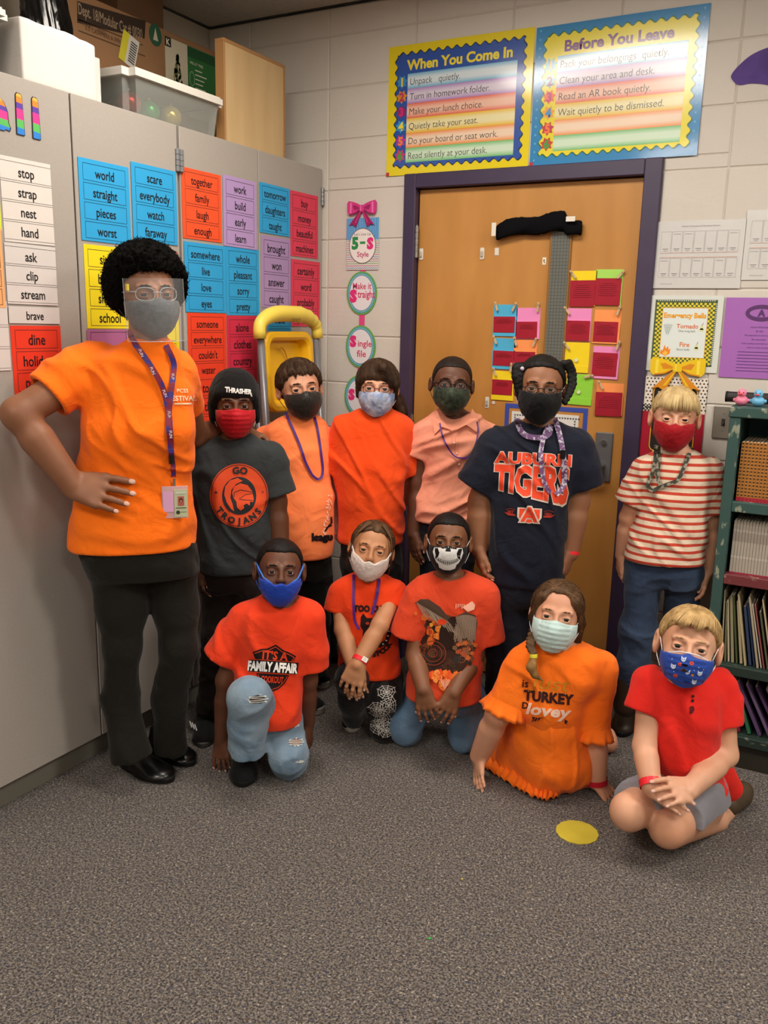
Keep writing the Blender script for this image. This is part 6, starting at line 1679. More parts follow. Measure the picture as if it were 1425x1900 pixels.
# ---------------------------------------------------------------- 1 the woman in orange
def woman():
    orange = cloth('bright_orange_jersey', '#ff7914', c2='#fa6e0c', vscale=3)
    S = dict(D=2.59, u=255, label='woman in a bright orange t-shirt, face shield and grey mask, hand on hip', head=(274, 549, .0, 1.04, 14, -1, -2), skin=tch, shirt=orange, brow=black_hair, smile=1,
        rows=[(628, 236, 312, .060, .0), (645, 212, 326, .078, 0), (668, 172, 338, .098, 0), (700, 158, 345, .112, 0), (750, 154, 357, .128, 0), (795, 153, 363, .138, -.01), (845, 152, 357, .125, 0), (890, 150, 351, .118, 0), (950, 142, 356, .130, 0), (1012, 131, 362, .140, 0)],
        arms=[dict(pts=[(185, 676, .0), (34, 768, -.18), (135, 900, -.16)], r=[.052, .046, .031], cuff=(90, 735, -.10, .070, .074), smid=[(135, 700, -.05)],
                   hand=dict(tip=(236, 922, -.17), n=(.05, .9, .45), side=-1, L=.175, curl=(4, 8, 8), spread=.9, to=30, rr=1.12)),
              dict(pts=[(325, 690, .06), (362, 806, .36), (448, 800, .50)], r=[.050, .042, .030], cuff=(343, 752, .19, .062, .062), hand=dict(tip=(500, 832, .36), n=(.1, .5, .9), side=-1, L=.160, curl=(10, 30, 25)))],
        neck=(276, 640, .066, .062, .040), nr=.050, folds=dict(amp=.0075, scale=(5, 5, 8), seed=4, diag=.5), nails=True, bth=1.1, slk=.026)
    X = person(S); fr, H, root = X['fr'], X['H'], X['root']
    def afro(q):
        d = hair_cap(q, .036, [.070, .068, .060, .040, -.040, -.075, -.08, -.08], .012); return smin(d, E_(q, (0, .03, .06), (.110, .115, .085))+.006, .03) if False else d
    fuzz = mat('coily_black_hair', '#0b0908', rough=.95, spec=.08, bump=.8, bscale=260)
    _, V, Q = hair(X, afro, fuzz, lo=.17, h=.0042, amp=.0065, sc=(95, 95, 95), it=0)
    locks(X, V, Q, fuzz, 2600, .007, 3, .0009, .006, 3, 'hair_coils')
    mk = cloth('grey_mesh_mask', '#5d5f63', c2='#4a4c50', vscale=60)
    mask(H, root, mk, 'cup', top=-.012, side=(-.014, -.070), bot=-.112, t=.0075, loops='#2a2a2c', out=1.08)
    # black tie cord of the mask
    glasses(H, root, '#a9b2b8', y=-.100, z=.004, r=.0009, name='shield_frame', w=.024, h=.017)
    # clear face shield
    n = 14; m_ = 10; V = []; F = []
    for j in range(m_+1):
        z = .045-.165*j/m_
        for i in range(n+1):
            a = math.radians(-62+124*i/n); r_ = .116+.012*(j/m_); V.append(H.w(r_*.80*math.sin(a)*(1-.10*(j/m_)), -.012-r_*math.cos(a)*1.0, z))
    for j in range(m_):
        for i in range(n): a = j*(n+1)+i; F.append((a, a+1, a+n+2, a+n+1))
    sh = mesh_obj('face_shield', V, F, mat('clear_shield', '#eef2f4', rough=.06, alpha=.10, spec=.8), root, True); sh['label'] = 'clear curved face shield'
    e = MB(); e.tube([V[i*(n+1)] for i in range(m_+1)], .0008, 4); e.tube([V[i*(n+1)+n] for i in range(m_+1)], .0008, 4); e.tube(V[-(n+1):], .0008, 4); e.build('shield_edge', mat('clear_edge', '#c8d0d4', rough=.1, alpha=.5), sh)
    box('yellow_tab', -.003, .003, -.004, .004, -.009, .009, mat('yellow_tab', '#d8c428', rough=.5), sh, mtx=Matrix.Translation(Vector(H.w(-.070, -.062, .022))))
    # lanyard
    lm = mat('lanyard_purple_red', '#7a1f38', rough=.5, color2='#3a2a7a', vscale=45, thr=(.52, .56))
    lb = MB(); P1 = ribbon_on(lb, X['bv'], [(238, 612), (252, 640), (275, 672), (300, 715), (312, 760), (316, 800), (318, 845)], .016, off=.010, D=2.5)
    ribbon_on(lb, X['bv'], [(308, 640), (322, 672), (321, 700), (316, 740), (313, 780), (316, 820), (318, 845)], .016, off=.012, D=2.5)
    ribbon_on(lb, X['bv'], [(318, 840), (321, 862), (322, 885)], .014, off=.012, D=2.5)
    lo_ = lb.build('lanyard', lm, root); lo_['label'] = 'dark red and purple lanyard'
    def near(u, v, off): p, n_ = surf_pt(X['bv'], u, v, off); return p
    # letters along the band
    p = Print()
    for i, (u, v) in enumerate(((262, 655), (283, 688), (306, 730), (314, 770), (317, 806), (321, 700))):
        q = near(u, v, .0155)
        pp = Print(); pp.text('FUN', 0, 0, .008, '#d9c9d2', 1, bold=.02, rot=-1.2 if i < 3 else -1.5); pp.lay('lanyard_lettering', q, fr.right, fr.up, -fr.back, ink(), lo_)
    q = near(318, 850, .018); bk = MB(); bk.tube([q+fr.up*.012, q-fr.up*.016], .008, 8); bk.build('buckle', mat('black_plastic_buckle', '#121214', rough=.3), lo_)
    q = near(323, 892, .016); bk = MB(); bk.tube([q+fr.up*.006, q-fr.up*.016], .004, 8); bk.build('clip', steel_m, lo_)
    c = near(326, 933, .016); r, u_, f = fr.right, fr.up, -fr.back
    rt = Matrix(((r[0], f[0]*-1, u_[0], c[0]), (r[1], f[1]*-1, u_[1], c[1]), (r[2], f[2]*-1, u_[2], c[2]), (0, 0, 0, 1)))
    bd = box('badge_holder', -.039, .036, -.002, .002, -.046, .050, mat('clear_vinyl', '#d8c0c8', rough=.12, alpha=.55), lo_, bev=.0006, mtx=rt); bd['label'] = 'clear badge holder with a pale photo card'
    box('card', -.004, .034, -.004, -.0022, -.042, .040, mat('badge_card', '#b9bd9c', rough=.4), bd, mtx=rt)
    box('card', -.036, -.006, -.0032, -.0022, -.026, .034, mat('pink_card', '#d6a0c4', rough=.5), bd, mtx=rt)
    p = Print(); p.rect(.006, -.008, .024, .020, '#b05a52', 1); p.ell(.015, .008, .0055, .007, '#3a2620', 2); p.ell(.015, .006, .0035, .0045, '#a8705a', 3); p.rect(.0, -.016, .030, -.0135, '#4a4c3c', 1); p.ell(.006, -.028, .006, .006, '#3a3c34', 1, 14); p.rect(.014, -.028, .030, -.0265, '#4a4c3c', 1); p.rect(0, .028, .030, .034, '#c9c9b9', 1)
    p.lay('badge_print', c+f*.0042, r, u_, f, ink(), bd)
    go = printer(X, 343, 735); p = Print()
    p.text('FESTIVAL', -.006, -.006, .014, '#f4e2c0', 1, bold=.02); p.text('PCSS', -.006, .016, .011, '#f4e2c0', 1, bold=.01); p.rect(-.03, -.024, .02, -.020, '#f4e2c0', 1); go(p)
    trousers(X, [(985, 143, 356, .122, 0), (1010, 146, 359, .126, 0), (1040, 158, 363, .120, 0), (1068, 170, 366, .100, 0)],
        [dict(pts=[(218, 1040, .0), (226, 1130, -.01), (227, 1200, -.02), (223, 1300, .0), (245, 1405, -.02)], r=[.094, .077, .057, .054, .066]), dict(pts=[(312, 1040, .05), (325, 1130, .05), (330, 1200, .04), (315, 1300, .08), (316, 1390, .10)], r=[.086, .068, .056, .055, .054])], blk_trou, dict(amp=.005, scale=(6, 6, 6), seed=9), k=.022)
    a = floor_at(318, 1452); b = floor_at(225, 1415)
    shoe(fr, a, b, .105, .075, black_shoe, black_sole, root)
    a = floor_at(357, 1422); b = floor_at(285, 1385); shoe(fr, a, b, .10, .07, black_shoe, black_sole, root)
    bw = MB(); w = X['A'][0]['P']; c_ = w[2]+(w[1]-w[2])*.06; d = unit(w[2]-w[1]); u1 = unit(np.cross(d, [0, 0, 1.0])); v1 = np.cross(d, u1)
    bw.tube([c_+(u1*math.cos(t)+v1*math.sin(t))*.0325 for t in np.linspace(0, 2*math.pi, 24, endpoint=False)], .0012, 6, True); bw.build('bracelet', mat('gold_chain', '#b08a3a', rough=.3, metal=.8), root, True)
woman()
def arm(pts, r, cuff, tip=None, n=None, side=1, L=.13, curl=(14, 22, 18), smid=(), **kw):
    d = dict(pts=pts, r=r, cuff=cuff, smid=list(smid))
    if tip is not None: d['hand'] = dict(tip=tip, n=n, side=side, L=L, curl=curl, **kw)
    return d
R3 = [.036, .030, .021]
# ---------------------------------------------------------------- 2 boy with beanie
def beanie_boy():
    S = dict(D=2.97, u=435, label='boy in a black beanie and red mask, dark grey t-shirt with round orange print', head=(436, 753, 0, .93, 2, 2, 0), skin=dark2, shirt=cloth('charcoal_jersey', '#34383a', c2='#2c3032', vscale=8), brow=black_hair,
        rows=[(806, 404, 468, .045, 0), (818, 388, 486, .062, 0), (832, 374, 502, .078, 0), (860, 364, 508, .090, 0), (900, 364, 505, .098, 0), (960, 368, 502, .100, 0), (1056, 370, 502, .105, 0)],
        arms=[arm([(378, 848, 0), (364, 935, .02), (371, 1050, -.02)], R3, (359, 912, 0, .056, .058), (373, 1098, -.04), (-1, .2, 0), -1, .125),
              arm([(500, 848, 0), (513, 930, .02), (521, 1030, .0)], [.040, .036, .026], (517, 917, .0, .056, .066), (523, 1100, -.02), (1, .2, 0), 1, .125)],
        neck=(437, 806, .052, .052, .036), nr=.040, folds=dict(amp=.006, scale=(6, 6, 9), seed=12, diag=.7))
    X = person(S); H, root = X['H'], X['root']
    cap = cloth('black_knit', '#0d0d0f', bump=.5)
    def bn(q):
        d = hair_cap(q, .018, [.030, .028, .020, -.010, -.050, -.060, -.065, -.065], .006)
        d = smin(d, E_(q, (0, .02, .085), (.070, .080, .050)), .02)
        d = smin(d, smax(E_(q, (0, .014, .030), (.098, .114, .1)), np.abs(q[..., 2]-.048+.09*np.clip(q[..., 1]+.03, 0, .06))-.014, .006), .006) if False else d
        for s in (-1, 1): d = smin(d, E_(q, (s*.080, .008, -.022), (.015, .034, .044)), .015)
        return d
    _, V, Q = hair(X, bn, cap, amp=.0012, sc=(150, 150, 8), name='beanie', h=.0038)
    bv = bvh_of(V, Q); c = H.w(.010, -.10, .058); p = Print()
    p.text('THRASHER', 0, 0, .015, '#e8e6e2', 1, bold=.05, maxw=.088); p.poly([(-.045, .0085), (-.030, .0095), (-.030, .005), (-.045, .004)], '#e8e6e2', 1)
    p.poly([(.036, -.004), (.042, -.016), (.046, -.016), (.042, -.002)], '#e8e6e2', 1)
    lay_on('lettering', p, bv, c, X['fr'].right*math.cos(-.10)+X['fr'].up*math.sin(-.10), X['fr'].up*math.cos(.10)+X['fr'].right*math.sin(.10)*.4, X['fr'].back, ink(), root)
    mask(H, root, cloth('red_pleated_mask', '#b3121f', rough=.6, bump=.1), 'pleat', top=-.008, side=(-.012, -.078), bot=-.118, t=.007, label='red pleated mask')
    go = printer(X, 444, 920); p = Print(); O = '#e2532c'; K = '#2b2f31'
    rx, ry = .098, .108
    p.ell(0, 0, rx, ry, O, 1, 48); p.ring(0, 0, rx-.003, ry-.003, .0022, K, 2, 48); p.ell(0, 0, .057, .064, K, 2, 40)
    # helmet
    p.poly([(-.005, .060), (-.030, .052), (-.046, .032), (-.050, .005), (-.042, -.022), (-.028, -.044), (-.018, -.052), (-.022, -.030), (-.030, -.006), (-.026, .020), (-.010, .040), (.012, .050)], O, 3)
    p.poly([(-.024, .012), (-.016, .032), (.004, .042), (.028, .036), (.044, .014), (.048, -.010), (.046, -.022), (.036, -.020), (.034, -.034), (.024, -.026), (.014, -.032), (.016, -.042), (.004, -.050), (-.008, -.040), (-.010, -.020), (-.020, -.006)], O, 3.5)
    p.line([(-.018, -.004), (-.016, .012), (.004, .020), (.044, .012)], .0022, K, 4); p.line([(.004, -.008), (.020, .004), (.046, .008)], .0018, K, 4); p.ring(.002, -.010, .004, .004, .0012, K, 4, 12); p.line([(.006, -.013), (.044, -.016)], .0022, K, 4)
    p.arc_text('GO', 0, 0, .079, 88, .022, K, 4, step=19, bold=.05, ry=.086); p.arc_text('TROJANS', 0, 0, .079, 268, .021, K, 4, step=18, bold=.05, inward=True, ry=.086)
    for sx_, r_ in ((-.077, .007), (.079, .004)): p.poly([(sx_+(r_ if i % 2 == 0 else r_*.42)*math.sin(math.pi*i/5), .012+(r_ if i % 2 == 0 else r_*.42)*math.cos(math.pi*i/5)) for i in range(10)], K, 4)
    go(p)
    tr = cloth('dark_brown_trousers', '#1e1512')
    f1 = floor_at(372, 1330)
    trousers(X, [(1040, 376, 496, .088, 0), (1062, 376, 496, .090, 0), (1090, 378, 494, .08, 0)], [dict(pts=[(406, 1080, 0), (404, 1180, -.02), (388, 1320, .0)], r=[.062, .055, .046]), dict(pts=[(468, 1080, 0), (466, 1180, -.01), (456, 1318, .02)], r=[.062, .052, .045])], tr, k=.04)
    shoe(X['fr'], floor_at(377, 1388), floor_at(386, 1340), .085, .085, black_fab, mat('grey_sole', '#4a4a46', rough=.6), root, stripes='#2a2a2c')
    ss = MB()
    for k in range(3): a = at(352+k*4.5, 1338+k*3, 2.90); ss.tube([a, at(356+k*4.5, 1350+k*3, 2.885)], .0025, 6)
    o = ss.build('white_stripes', mat('white_stripe', '#c9c9c9', rough=.5), root); 
    shoe(X['fr'], floor_at(456, 1376), floor_at(460, 1335), .082, .08, black_fab, mat('grey_sole'), root)
    a = X['A'][0]['P']; band(a[1], a[2], .024, root, bandm, pos=.93)
# ---------------------------------------------------------------- 3 boy in light orange shirt with purple lanyard
def lanyard_boy():
    S = dict(D=3.25, u=557, label='brown-haired boy in a light orange t-shirt with a dark mask and thin purple lanyard', head=(557, 724, 0, .97, 12, 3, -6), skin=fair1, shirt=cloth('salmon_orange_jersey', '#ff8d52', c2='#fb7f48', vscale=6), brow=brown_hair,
        rows=[(768, 530, 590, .045, 0), (782, 506, 602, .064, 0), (798, 490, 612, .082, 0), (830, 486, 616, .098, 0), (880, 488, 614, .104, -.01), (930, 492, 620, .115, -.03), (980, 500, 619, .115, -.03), (1028, 505, 617, .112, -.02)],
        arms=[arm([(497, 815, .02), (492, 900, .05), (497, 990, .04)], R3, (490, 872, .02, .054, .056), (500, 1045, .02), (-1, .1, 0), -1, .12),
              arm([(604, 815, .05), (612, 900, .09), (608, 990, .10)], R3, (612, 870, .06, .052, .054), (607, 1040, .09), (1, .1, 0), 1, .12)],
        neck=(560, 772, .050, .050, .034), nr=.042, folds=dict(amp=.006, scale=(6, 6, 9), seed=21, diag=-.6))
    X = person(S); H, root = X['H'], X['root']
    def hr(q): 
        x = q[..., 0]; wob = .005*np.sin(x*210+1)+.004*np.sin(x*470+1)+.003*np.sin(x*900)
        qq = q.copy(); qq[..., 2] = q[..., 2]+wob*(q[..., 1] < -.04)
        return hair_cap(qq, .013, [.060, .059, .052, .020, .004, -.010, -.035, -.045], .004)
    _, V, Q = hair(X, hr, brown_hair, amp=.0028, sc=(75, 75, 22)); locks(X, V, Q, brown_hair, 800, .009, 4, .0009, seed=4)
    mask(H, root, cloth('olive_black_mask', '#2b2724', rough=.35, bump=.05), 'seam', top=-.010, side=(-.010, -.070), bot=-.112, t=.006, loops='#22201e')
    lb = MB(); ribbon_on(lb, X['bv'], [(529, 765), (541, 790), (556, 825), (566, 855), (572, 868), (580, 882), (590, 890)], .0085, off=.008, D=3.2)
    ribbon_on(lb, X['bv'], [(582, 768), (588, 790), (593, 820), (597, 850), (599, 870), (597, 884), (590, 890)], .0085, off=.008, D=3.2)
    lb.build('lanyard', mat('purple_ribbon', '#4a1f78', rough=.45), root)
    go = printer(X, 606, 960, -.03); p = Print(); r_ = random.Random(3)
    for i in range(70):
        t = r_.random(); x_ = .004-.028*t+r_.uniform(-.010, .010)*(1-t*.3)+.012; y_ = .085-.16*t; s_ = r_.uniform(.0008, .0035); p.poly([(x_+s_*math.cos(a+i), y_+s_*1.3*math.sin(a+i)) for a in (0, 1.3, 2.6, 3.9, 5.2)], '#ffc8a8', 1)
    p.text('league', -.006, -.072, .026, '#1a1216', 2, bold=.07, rot=.02); p.line([(-.004, -.05), (.010, -.030), (.020, -.020), (.018, .0)], .006, '#1a1216', 2); p.line([(.0, -.038), (.02, -.030)], .005, '#1a1216', 2)
    go(p)
    trousers(X, [(1015, 508, 612, .092, 0), (1035, 508, 612, .095, 0), (1070, 512, 612, .08, 0)], [dict(pts=[(538, 1060, 0), (545, 1160, -.02), (560, 1290, .06)], r=[.062, .052, .045]), dict(pts=[(585, 1060, .02), (588, 1150, .05), (588, 1250, .10)], r=[.062, .052, .043])], blk_trou)
    bw = mat('dirty_white_sole', '#8d8a84', rough=.7)
    shoe(X['fr'], floor_at(606, 1278), floor_at(575, 1262), .085, .075, black_fab, bw, root, stripes='#8f8f8c', sole_h=.026)
    shoe(X['fr'], floor_at(598, 1325), floor_at(560, 1312), .085, .075, black_fab, bw, root, stripes='#8f8f8c', sole_h=.026)
# ---------------------------------------------------------------- 4 girl with glasses in orange v-neck
def glasses_girl():
    S = dict(D=3.25, u=697, label='girl in red-framed glasses and a patterned mask wearing a plain orange v-neck t-shirt', head=(700, 722, 0, .92, -1, 3, 2), skin=fair1, ears=.8, bth=.7, shirt=cloth('vivid_orange_jersey', '#f4521a', c2='#ea480f', vscale=5), brow=brown_hair,
        rows=[(756, 668, 726, .045, 0), (766, 650, 742, .062, 0), (780, 632, 754, .082, 0), (815, 620, 757, .098, 0), (870, 618, 752, .112, -.01), (925, 624, 750, .112, -.01), (960, 626, 750, .110, 0), (1004, 626, 748, .108, 0)],
        arms=[arm([(640, 800, 0), (624, 880, .04), (622, 960, .05)], [.042, .036, .026], (624, 872, .02, .060, .064), (622, 1010, .05), (-1, .1, 0), -1, .12),
              arm([(742, 800, .02), (764, 868, .09), (757, 925, .16)], [.042, .036, .026], (760, 874, .06, .060, .060))],
        neck=(697, 758, .050, .050, .026), vneck=(695, 785), nr=.040, folds=dict(amp=.0075, scale=(6, 6, 8), seed=31, diag=1.1), slk=.026)
    X = person(S); H, root, fr = X['H'], X['root'], X['fr']
    def hr(q):
        d = hair_cap(q, .013, [.036, .034, .020, .0, -.040, -.045, -.050, -.055], .004)
        d = smin(d, C_(q, (.02, -.082, .085), (.062, -.060, .022), .022, .016), .02)
        for s in (-1, 1): d = smin(d, C_(q, (s*.070, -.030, .03), (s*.076, -.010, -.030), .012, .008), .01)
        return d
    _, V, Q = hair(X, hr, brown_hair, amp=.0016, sc=(90, 60, 14), extra=[([H.w(.03, .09, .02), fr.p(737, 745, .06), fr.p(744, 762, .06), fr.p(752, 778, .07)], [.028, .024, .022, .010])]); locks(X, V, Q, brown_hair, 900, .014, 5, .0008, seed=5)
    mask(H, root, cloth('blue_watercolor_mask', '#c9ccd8', c2='#5f78a8', vscale=28, bump=.05, rough=.5), 'cup', top=-.012, side=(-.012, -.066), bot=-.110, t=.007, loops='#d8d4d0')
    glasses(H, root, '#4a1518', w=.0225, h=.0150, y=-.100, z=-.001)
    jeans = cloth('dark_grey_leggings', '#201a18')
    trousers(X, [(990, 634, 742, .09, 0), (1015, 634, 742, .092, 0), (1050, 638, 738, .08, 0)], [dict(pts=[(664, 1040, 0), (664, 1140, 0), (662, 1262, .06)], r=[.064, .05, .040]), dict(pts=[(716, 1040, 0), (716, 1140, 0), (714, 1262, .06)], r=[.064, .05, .040])], jeans)
    shoe(fr, floor_at(660, 1300), floor_at(664, 1264), .08, .07, black_fab, mat('dirty_white_sole'), root); shoe(fr, floor_at(716, 1300), floor_at(718, 1264), .08, .07, black_fab, mat('dirty_white_sole'), root)
# ---------------------------------------------------------------- 5 boy in pink polo
def polo_boy():
    pink = cloth('salmon_pink_pique', '#f0a183', c2='#e6937a', vscale=5)
    S = dict(D=3.28, u=842, label='boy in a salmon pink polo shirt with black glasses and a dark patterned mask', head=(838, 715, 0, .95, 3, 3, 3), skin=dark1, shirt=pink, brow=black_hair, shirt_name='polo_shirt',
        rows=[(762, 808, 876, .045, 0), (774, 794, 898, .062, 0), (790, 778, 912, .080, 0), (820, 776, 914, .094, 0), (860, 785, 908, .096, 0), (895, 783, 902, .094, 0), (930, 770, 892, .096, -.01), (966, 768, 885, .100, -.01)],
        arms=[arm([(787, 808, 0), (775, 895, .0), (768, 990, -.03)], R3, (772, 848, .0, .053, .054), (771, 1048, -.06), (-.8, .5, 0), -1, .125, curl=(8, 14, 14)),
              arm([(905, 808, 0), (916, 880, .02), (912, 970, .0)], R3, (914, 855, .0, .053, .054), (910, 1010, .0), (1, .2, 0), 1, .12)],
        neck=(842, 765, .052, .052, .030), vneck=(843, 795), nr=.040, folds=dict(amp=.0105, scale=(4, 4, 14), seed=47, diag=-.45, warp=.7))
    X = person(S); H, root, fr = X['H'], X['root'], X['fr']
    hair(X, lambda q: hair_cap(q, .0035, [.070, .069, .060, .032, .008, -.01, -.03, -.04], .003), hairm('cropped_black_hair', '#1a1310', '#2a1f18'), amp=.0004)
    mask(H, root, cloth('dark_camo_mask', '#1d211c', c2='#3f4a38', vscale=70, bump=.08, rough=.5), 'cup', top=-.010, side=(-.010, -.066), bot=-.116, t=.008, loops='#1a1a1a')
    glasses(H, root, '#0e0e10', w=.0235, h=.0150, y=-.102, z=.0, r=.0021)
    e = MB(); lb = MB()
    # collar: two folded leaves
    for s, pts in ((-1, [(812, 762), (818, 778), (838, 798), (820, 792), (806, 806), (802, 780)]), (1, [(876, 758), (872, 776), (846, 798), (865, 788), (885, 802), (888, 776)])):
        Vt = []; 
        for (u, v) in pts: p_, n_ = surf_pt(X['bv'], u, v, .010); Vt.append(p_ if p_ is not None else fr.p(u, v, -.055))
        V = [q for q in Vt]+[q+fr.back*.004 for q in Vt]; n = len(Vt); F = [tuple(range(n)), tuple(range(2*n-1, n-1, -1))]+[(i, i+n, (i+1) % n+n, (i+1) % n) for i in range(n)]
        lb.add(V, F)
    lb.build('collar', pink, X['shirt'])
    pk = Print(); pk.rect(-.0008, -.07, .0008, .0, '#c47a64'); pk.line([(-.012, .0), (-.012, -.065)], .001, '#c47a64'); pk.line([(.012, .0), (.012, -.065)], .001, '#c47a64'); printer(X, 845, 812)(pk, 'placket')
    bt = MB()
    for (u, v) in ((843, 822), (848, 842), (852, 862)): 
        p_, n_ = surf_pt(X['bv'], u, v, .002)
        if p_ is not None: bt.add(*sph(tuple(p_), .004, 1, 1, 1, 8, 6))
    bt.build('button', mat('cream_button', '#e8c8b0', rough=.3), X['shirt'])
    lb = MB(); ribbon_on(lb, X['bv'], [(816, 785), (820, 805), (828, 825), (842, 845), (856, 850), (870, 846), (882, 825), (887, 800), (885, 782)], .0055, off=.012, D=3.2)
    lb.build('lanyard', mat('purple_ribbon'), root)
    jn = cloth('dark_navy_denim', '#181c28')
    trousers(X, [(950, 776, 878, .085, 0), (972, 777, 876, .088, 0), (1005, 780, 876, .08, 0)], [dict(pts=[(804, 995, 0), (803, 1100, 0), (800, 1240, .04)], r=[.060, .05, .044]), dict(pts=[(852, 995, 0), (856, 1100, 0), (856, 1240, .04)], r=[.060, .05, .044])], jn)
    shoe(fr, floor_at(798, 1290), floor_at(800, 1256), .085, .08, black_fab, black_sole, root); shoe(fr, floor_at(856, 1290), floor_at(858, 1256), .085, .08, black_fab, black_sole, root)
# ---------------------------------------------------------------- 6 girl in navy Auburn shirt
def auburn_girl():
    navy = cloth('navy_jersey', '#151a2c', c2='#10141f', vscale=4)
    S = dict(D=2.95, u=985, label='girl with braided puffs, glasses and black mask, navy t-shirt with large red lettering', head=(1003, 722, 0, .98, 1, 2, 2), skin=brown2, shirt=navy, brow=black_hair,
        rows=[(778, 968, 1036, .048, 0), (792, 940, 1058, .068, 0), (808, 912, 1076, .090, 0), (840, 900, 1078, .108, 0), (890, 903, 1066, .116, 0), (930, 906, 1054, .118, -.01), (1000, 903, 1048, .124, -.01), (1078, 900, 1048, .118, 0)],
        arms=[arm([(922, 832, 0), (893, 930, .0), (888, 1015, -.03)], [.048, .044, .029], (881, 904, .0, .075, .070), (896, 1078, -.05), (-1, .25, 0), -1, .135, rr=1.15),
              arm([(1064, 832, 0), (1070, 930, .0), (1056, 1025, -.03)], [.048, .044, .030], (1081, 905, .0, .075, .070), (1042, 1088, -.05), (.9, .3, 0), 1, .135, rr=1.15)],
        neck=(1002, 780, .056, .054, .034), nr=.044, folds=dict(amp=.006, scale=(6, 6, 8), seed=55, diag=.5), slk=.026)
    X = person(S); H, root, fr = X['H'], X['root'], X['fr']
    hair(X, lambda q: hair_cap(q, .008, [.076, .074, .066, .040, .010, -.01, -.03, -.04], .004), black_hair, amp=.0012, sc=(60, 60, 60))
    def braid(pts, r, name='braid'):
        P = [fr.p(*q) for q in pts]; F = Field(); PP = []
        for i in range(len(P)-1):
            for t in np.linspace(0, 1, 5, endpoint=False): PP.append(P[i]*(1-t)+P[i+1]*t)
        PP.append(P[-1]); n = len(PP)
        for i, p in enumerate(PP):
            rr = r*(1-.35*i/n); o = fr.right*rr*.55*(1 if i % 2 else -1); F.ell(p+o, (rr*.9, rr*.8, rr*.8), None, .006)
        A_ = np.array(PP); F.post = lambda P: -.001*vnoise(P*300); V, Q = F.mesh(A_.min(0)-r*1.8, A_.max(0)+r*1.8, .003); return mesh_obj(name, V, Q, black_hair, root, True)
    braid([(975, 680, .0), (962, 680, -.01), (960, 700, -.02), (964, 722, -.02), (968, 740, -.02)], .017)
    braid([(1042, 682, .0), (1052, 672, -.01), (1061, 690, -.01), (1062, 712, -.02), (1056, 730, -.03), (1046, 748, -.04)], .014)
    tb = MB(); 
    for (u, v) in ((969, 684), (1042, 690)): tb.add(*sph(tuple(fr.p(u, v, -.03)), .007, 1, 1, 1, 8, 6))
    tb.build('hair_tie', mat('pale_tie', '#c8b8c8', rough=.4), root, True)
    mask(H, root, cloth('black_mask_cloth', '#0e0e10', bump=.1), 'cup', top=-.014, side=(-.004, -.072), bot=-.118, t=.010, loops='#b8b8b8', out=1.08)
    glasses(H, root, '#16100e', w=.0215, h=.0125, y=-.102, z=.0, r=.0016)
    O = '#e2492c'; Wt = '#d8c2b4'
    go = printer(X, 986, 893); p = Print()
    def outl(t, cx, cy, h, w, **kw):
        p.text(t, cx, cy, h, Wt, 1, maxw=w*1.01, bold=.070, **kw); p.text(t, cx, cy, h*.97, O, 2, maxw=w*.985, bold=.042, **kw)
    outl('AUBURN', 0, .074, .036, .255, sx=1.5); 
    V0 = len(p.V); outl('TIGERS', 0, .0, .098, .25, sx=.95)
    for i in range(V0, len(p.V)): x_, y_, z_ = p.V[i]; p.V[i] = (x_, y_-.020*max(0, -y_/.05)*(x_/.12)+.0*x_, z_)
    # interlocked letters
    yy = -.110
    p.text('U', 0, yy-.004, .042, Wt, 1, bold=.09, sx=1.75); p.text('U', 0, yy-.004, .040, O, 2, bold=.05, sx=1.72); p.text('A', 0, yy, .048, Wt, 3, bold=.09, sx=1.15); p.text('A', 0, yy, .046, O, 4, bold=.035, sx=1.1)
    for s, t in ((-1, 'EST'), (1, '1856')):
        p.text(t, s*.062, yy+.004, .009, '#a83428', 1, bold=.04); p.poly([(s*.084, yy+.003), (s*.046, yy-.003), (s*.046, yy-.008), (s*.070, yy-.008)], '#a83428', 1); p.line([(s*.078, yy+.012), (s*.062, yy+.016), (s*.048, yy+.012)], .0014, '#a83428', 1)
    go(p)
    lm = mat('patterned_lanyard', '#6a4a74', rough=.5, color2='#b9b4c4', vscale=90, thr=(.52, .56))
    lb = MB(); ribbon_on(lb, X['bv'], [(960, 776), (964, 795), (976, 808), (1000, 812), (1018, 806), (1022, 790), (1034, 778)], .018, off=.010, D=2.85)
    ribbon_on(lb, X['bv'], [(1018, 788), (1008, 815), (1003, 845), (1006, 875), (1012, 900), (1022, 915)], .015, off=.014, D=2.85)
    ribbon_on(lb, X['bv'], [(1030, 778), (1038, 805), (1044, 835), (1047, 870), (1046, 900), (1032, 918)], .017, off=.014, D=2.85)
    lo_ = lb.build('lanyard', lm, root); lo_['label'] = 'purple and grey patterned lanyard'
    p_, n_ = surf_pt(X['bv'], 1044, 843, .018)
    if p_ is not None: bk = MB(); bk.tube([p_+fr.up*.014, p_-fr.up*.014], .009, 8); bk.build('buckle', mat('black_plastic_buckle'), lo_)
    trousers(X, [(1060, 905, 1044, .105, 0), (1085, 905, 1044, .108, 0), (1115, 906, 1044, .09, 0)], [dict(pts=[(940, 1110, 0), (934, 1200, -.01), (928, 1320, .02)], r=[.076, .062, .052]), dict(pts=[(1008, 1110, 0), (1008, 1200, 0), (1008, 1320, .03)], r=[.076, .060, .052])], cloth('navy_trousers', '#131521'), k=.04)
    shoe(fr, floor_at(925, 1362), floor_at(932, 1322), .09, .08, black_fab, black_sole, root); shoe(fr, floor_at(1008, 1362), floor_at(1010, 1325), .09, .08, black_fab, black_sole, root)
    a = X['A'][1]['P']; band(a[1], a[2], .0335, root, bandm, pos=.97, w=.018)
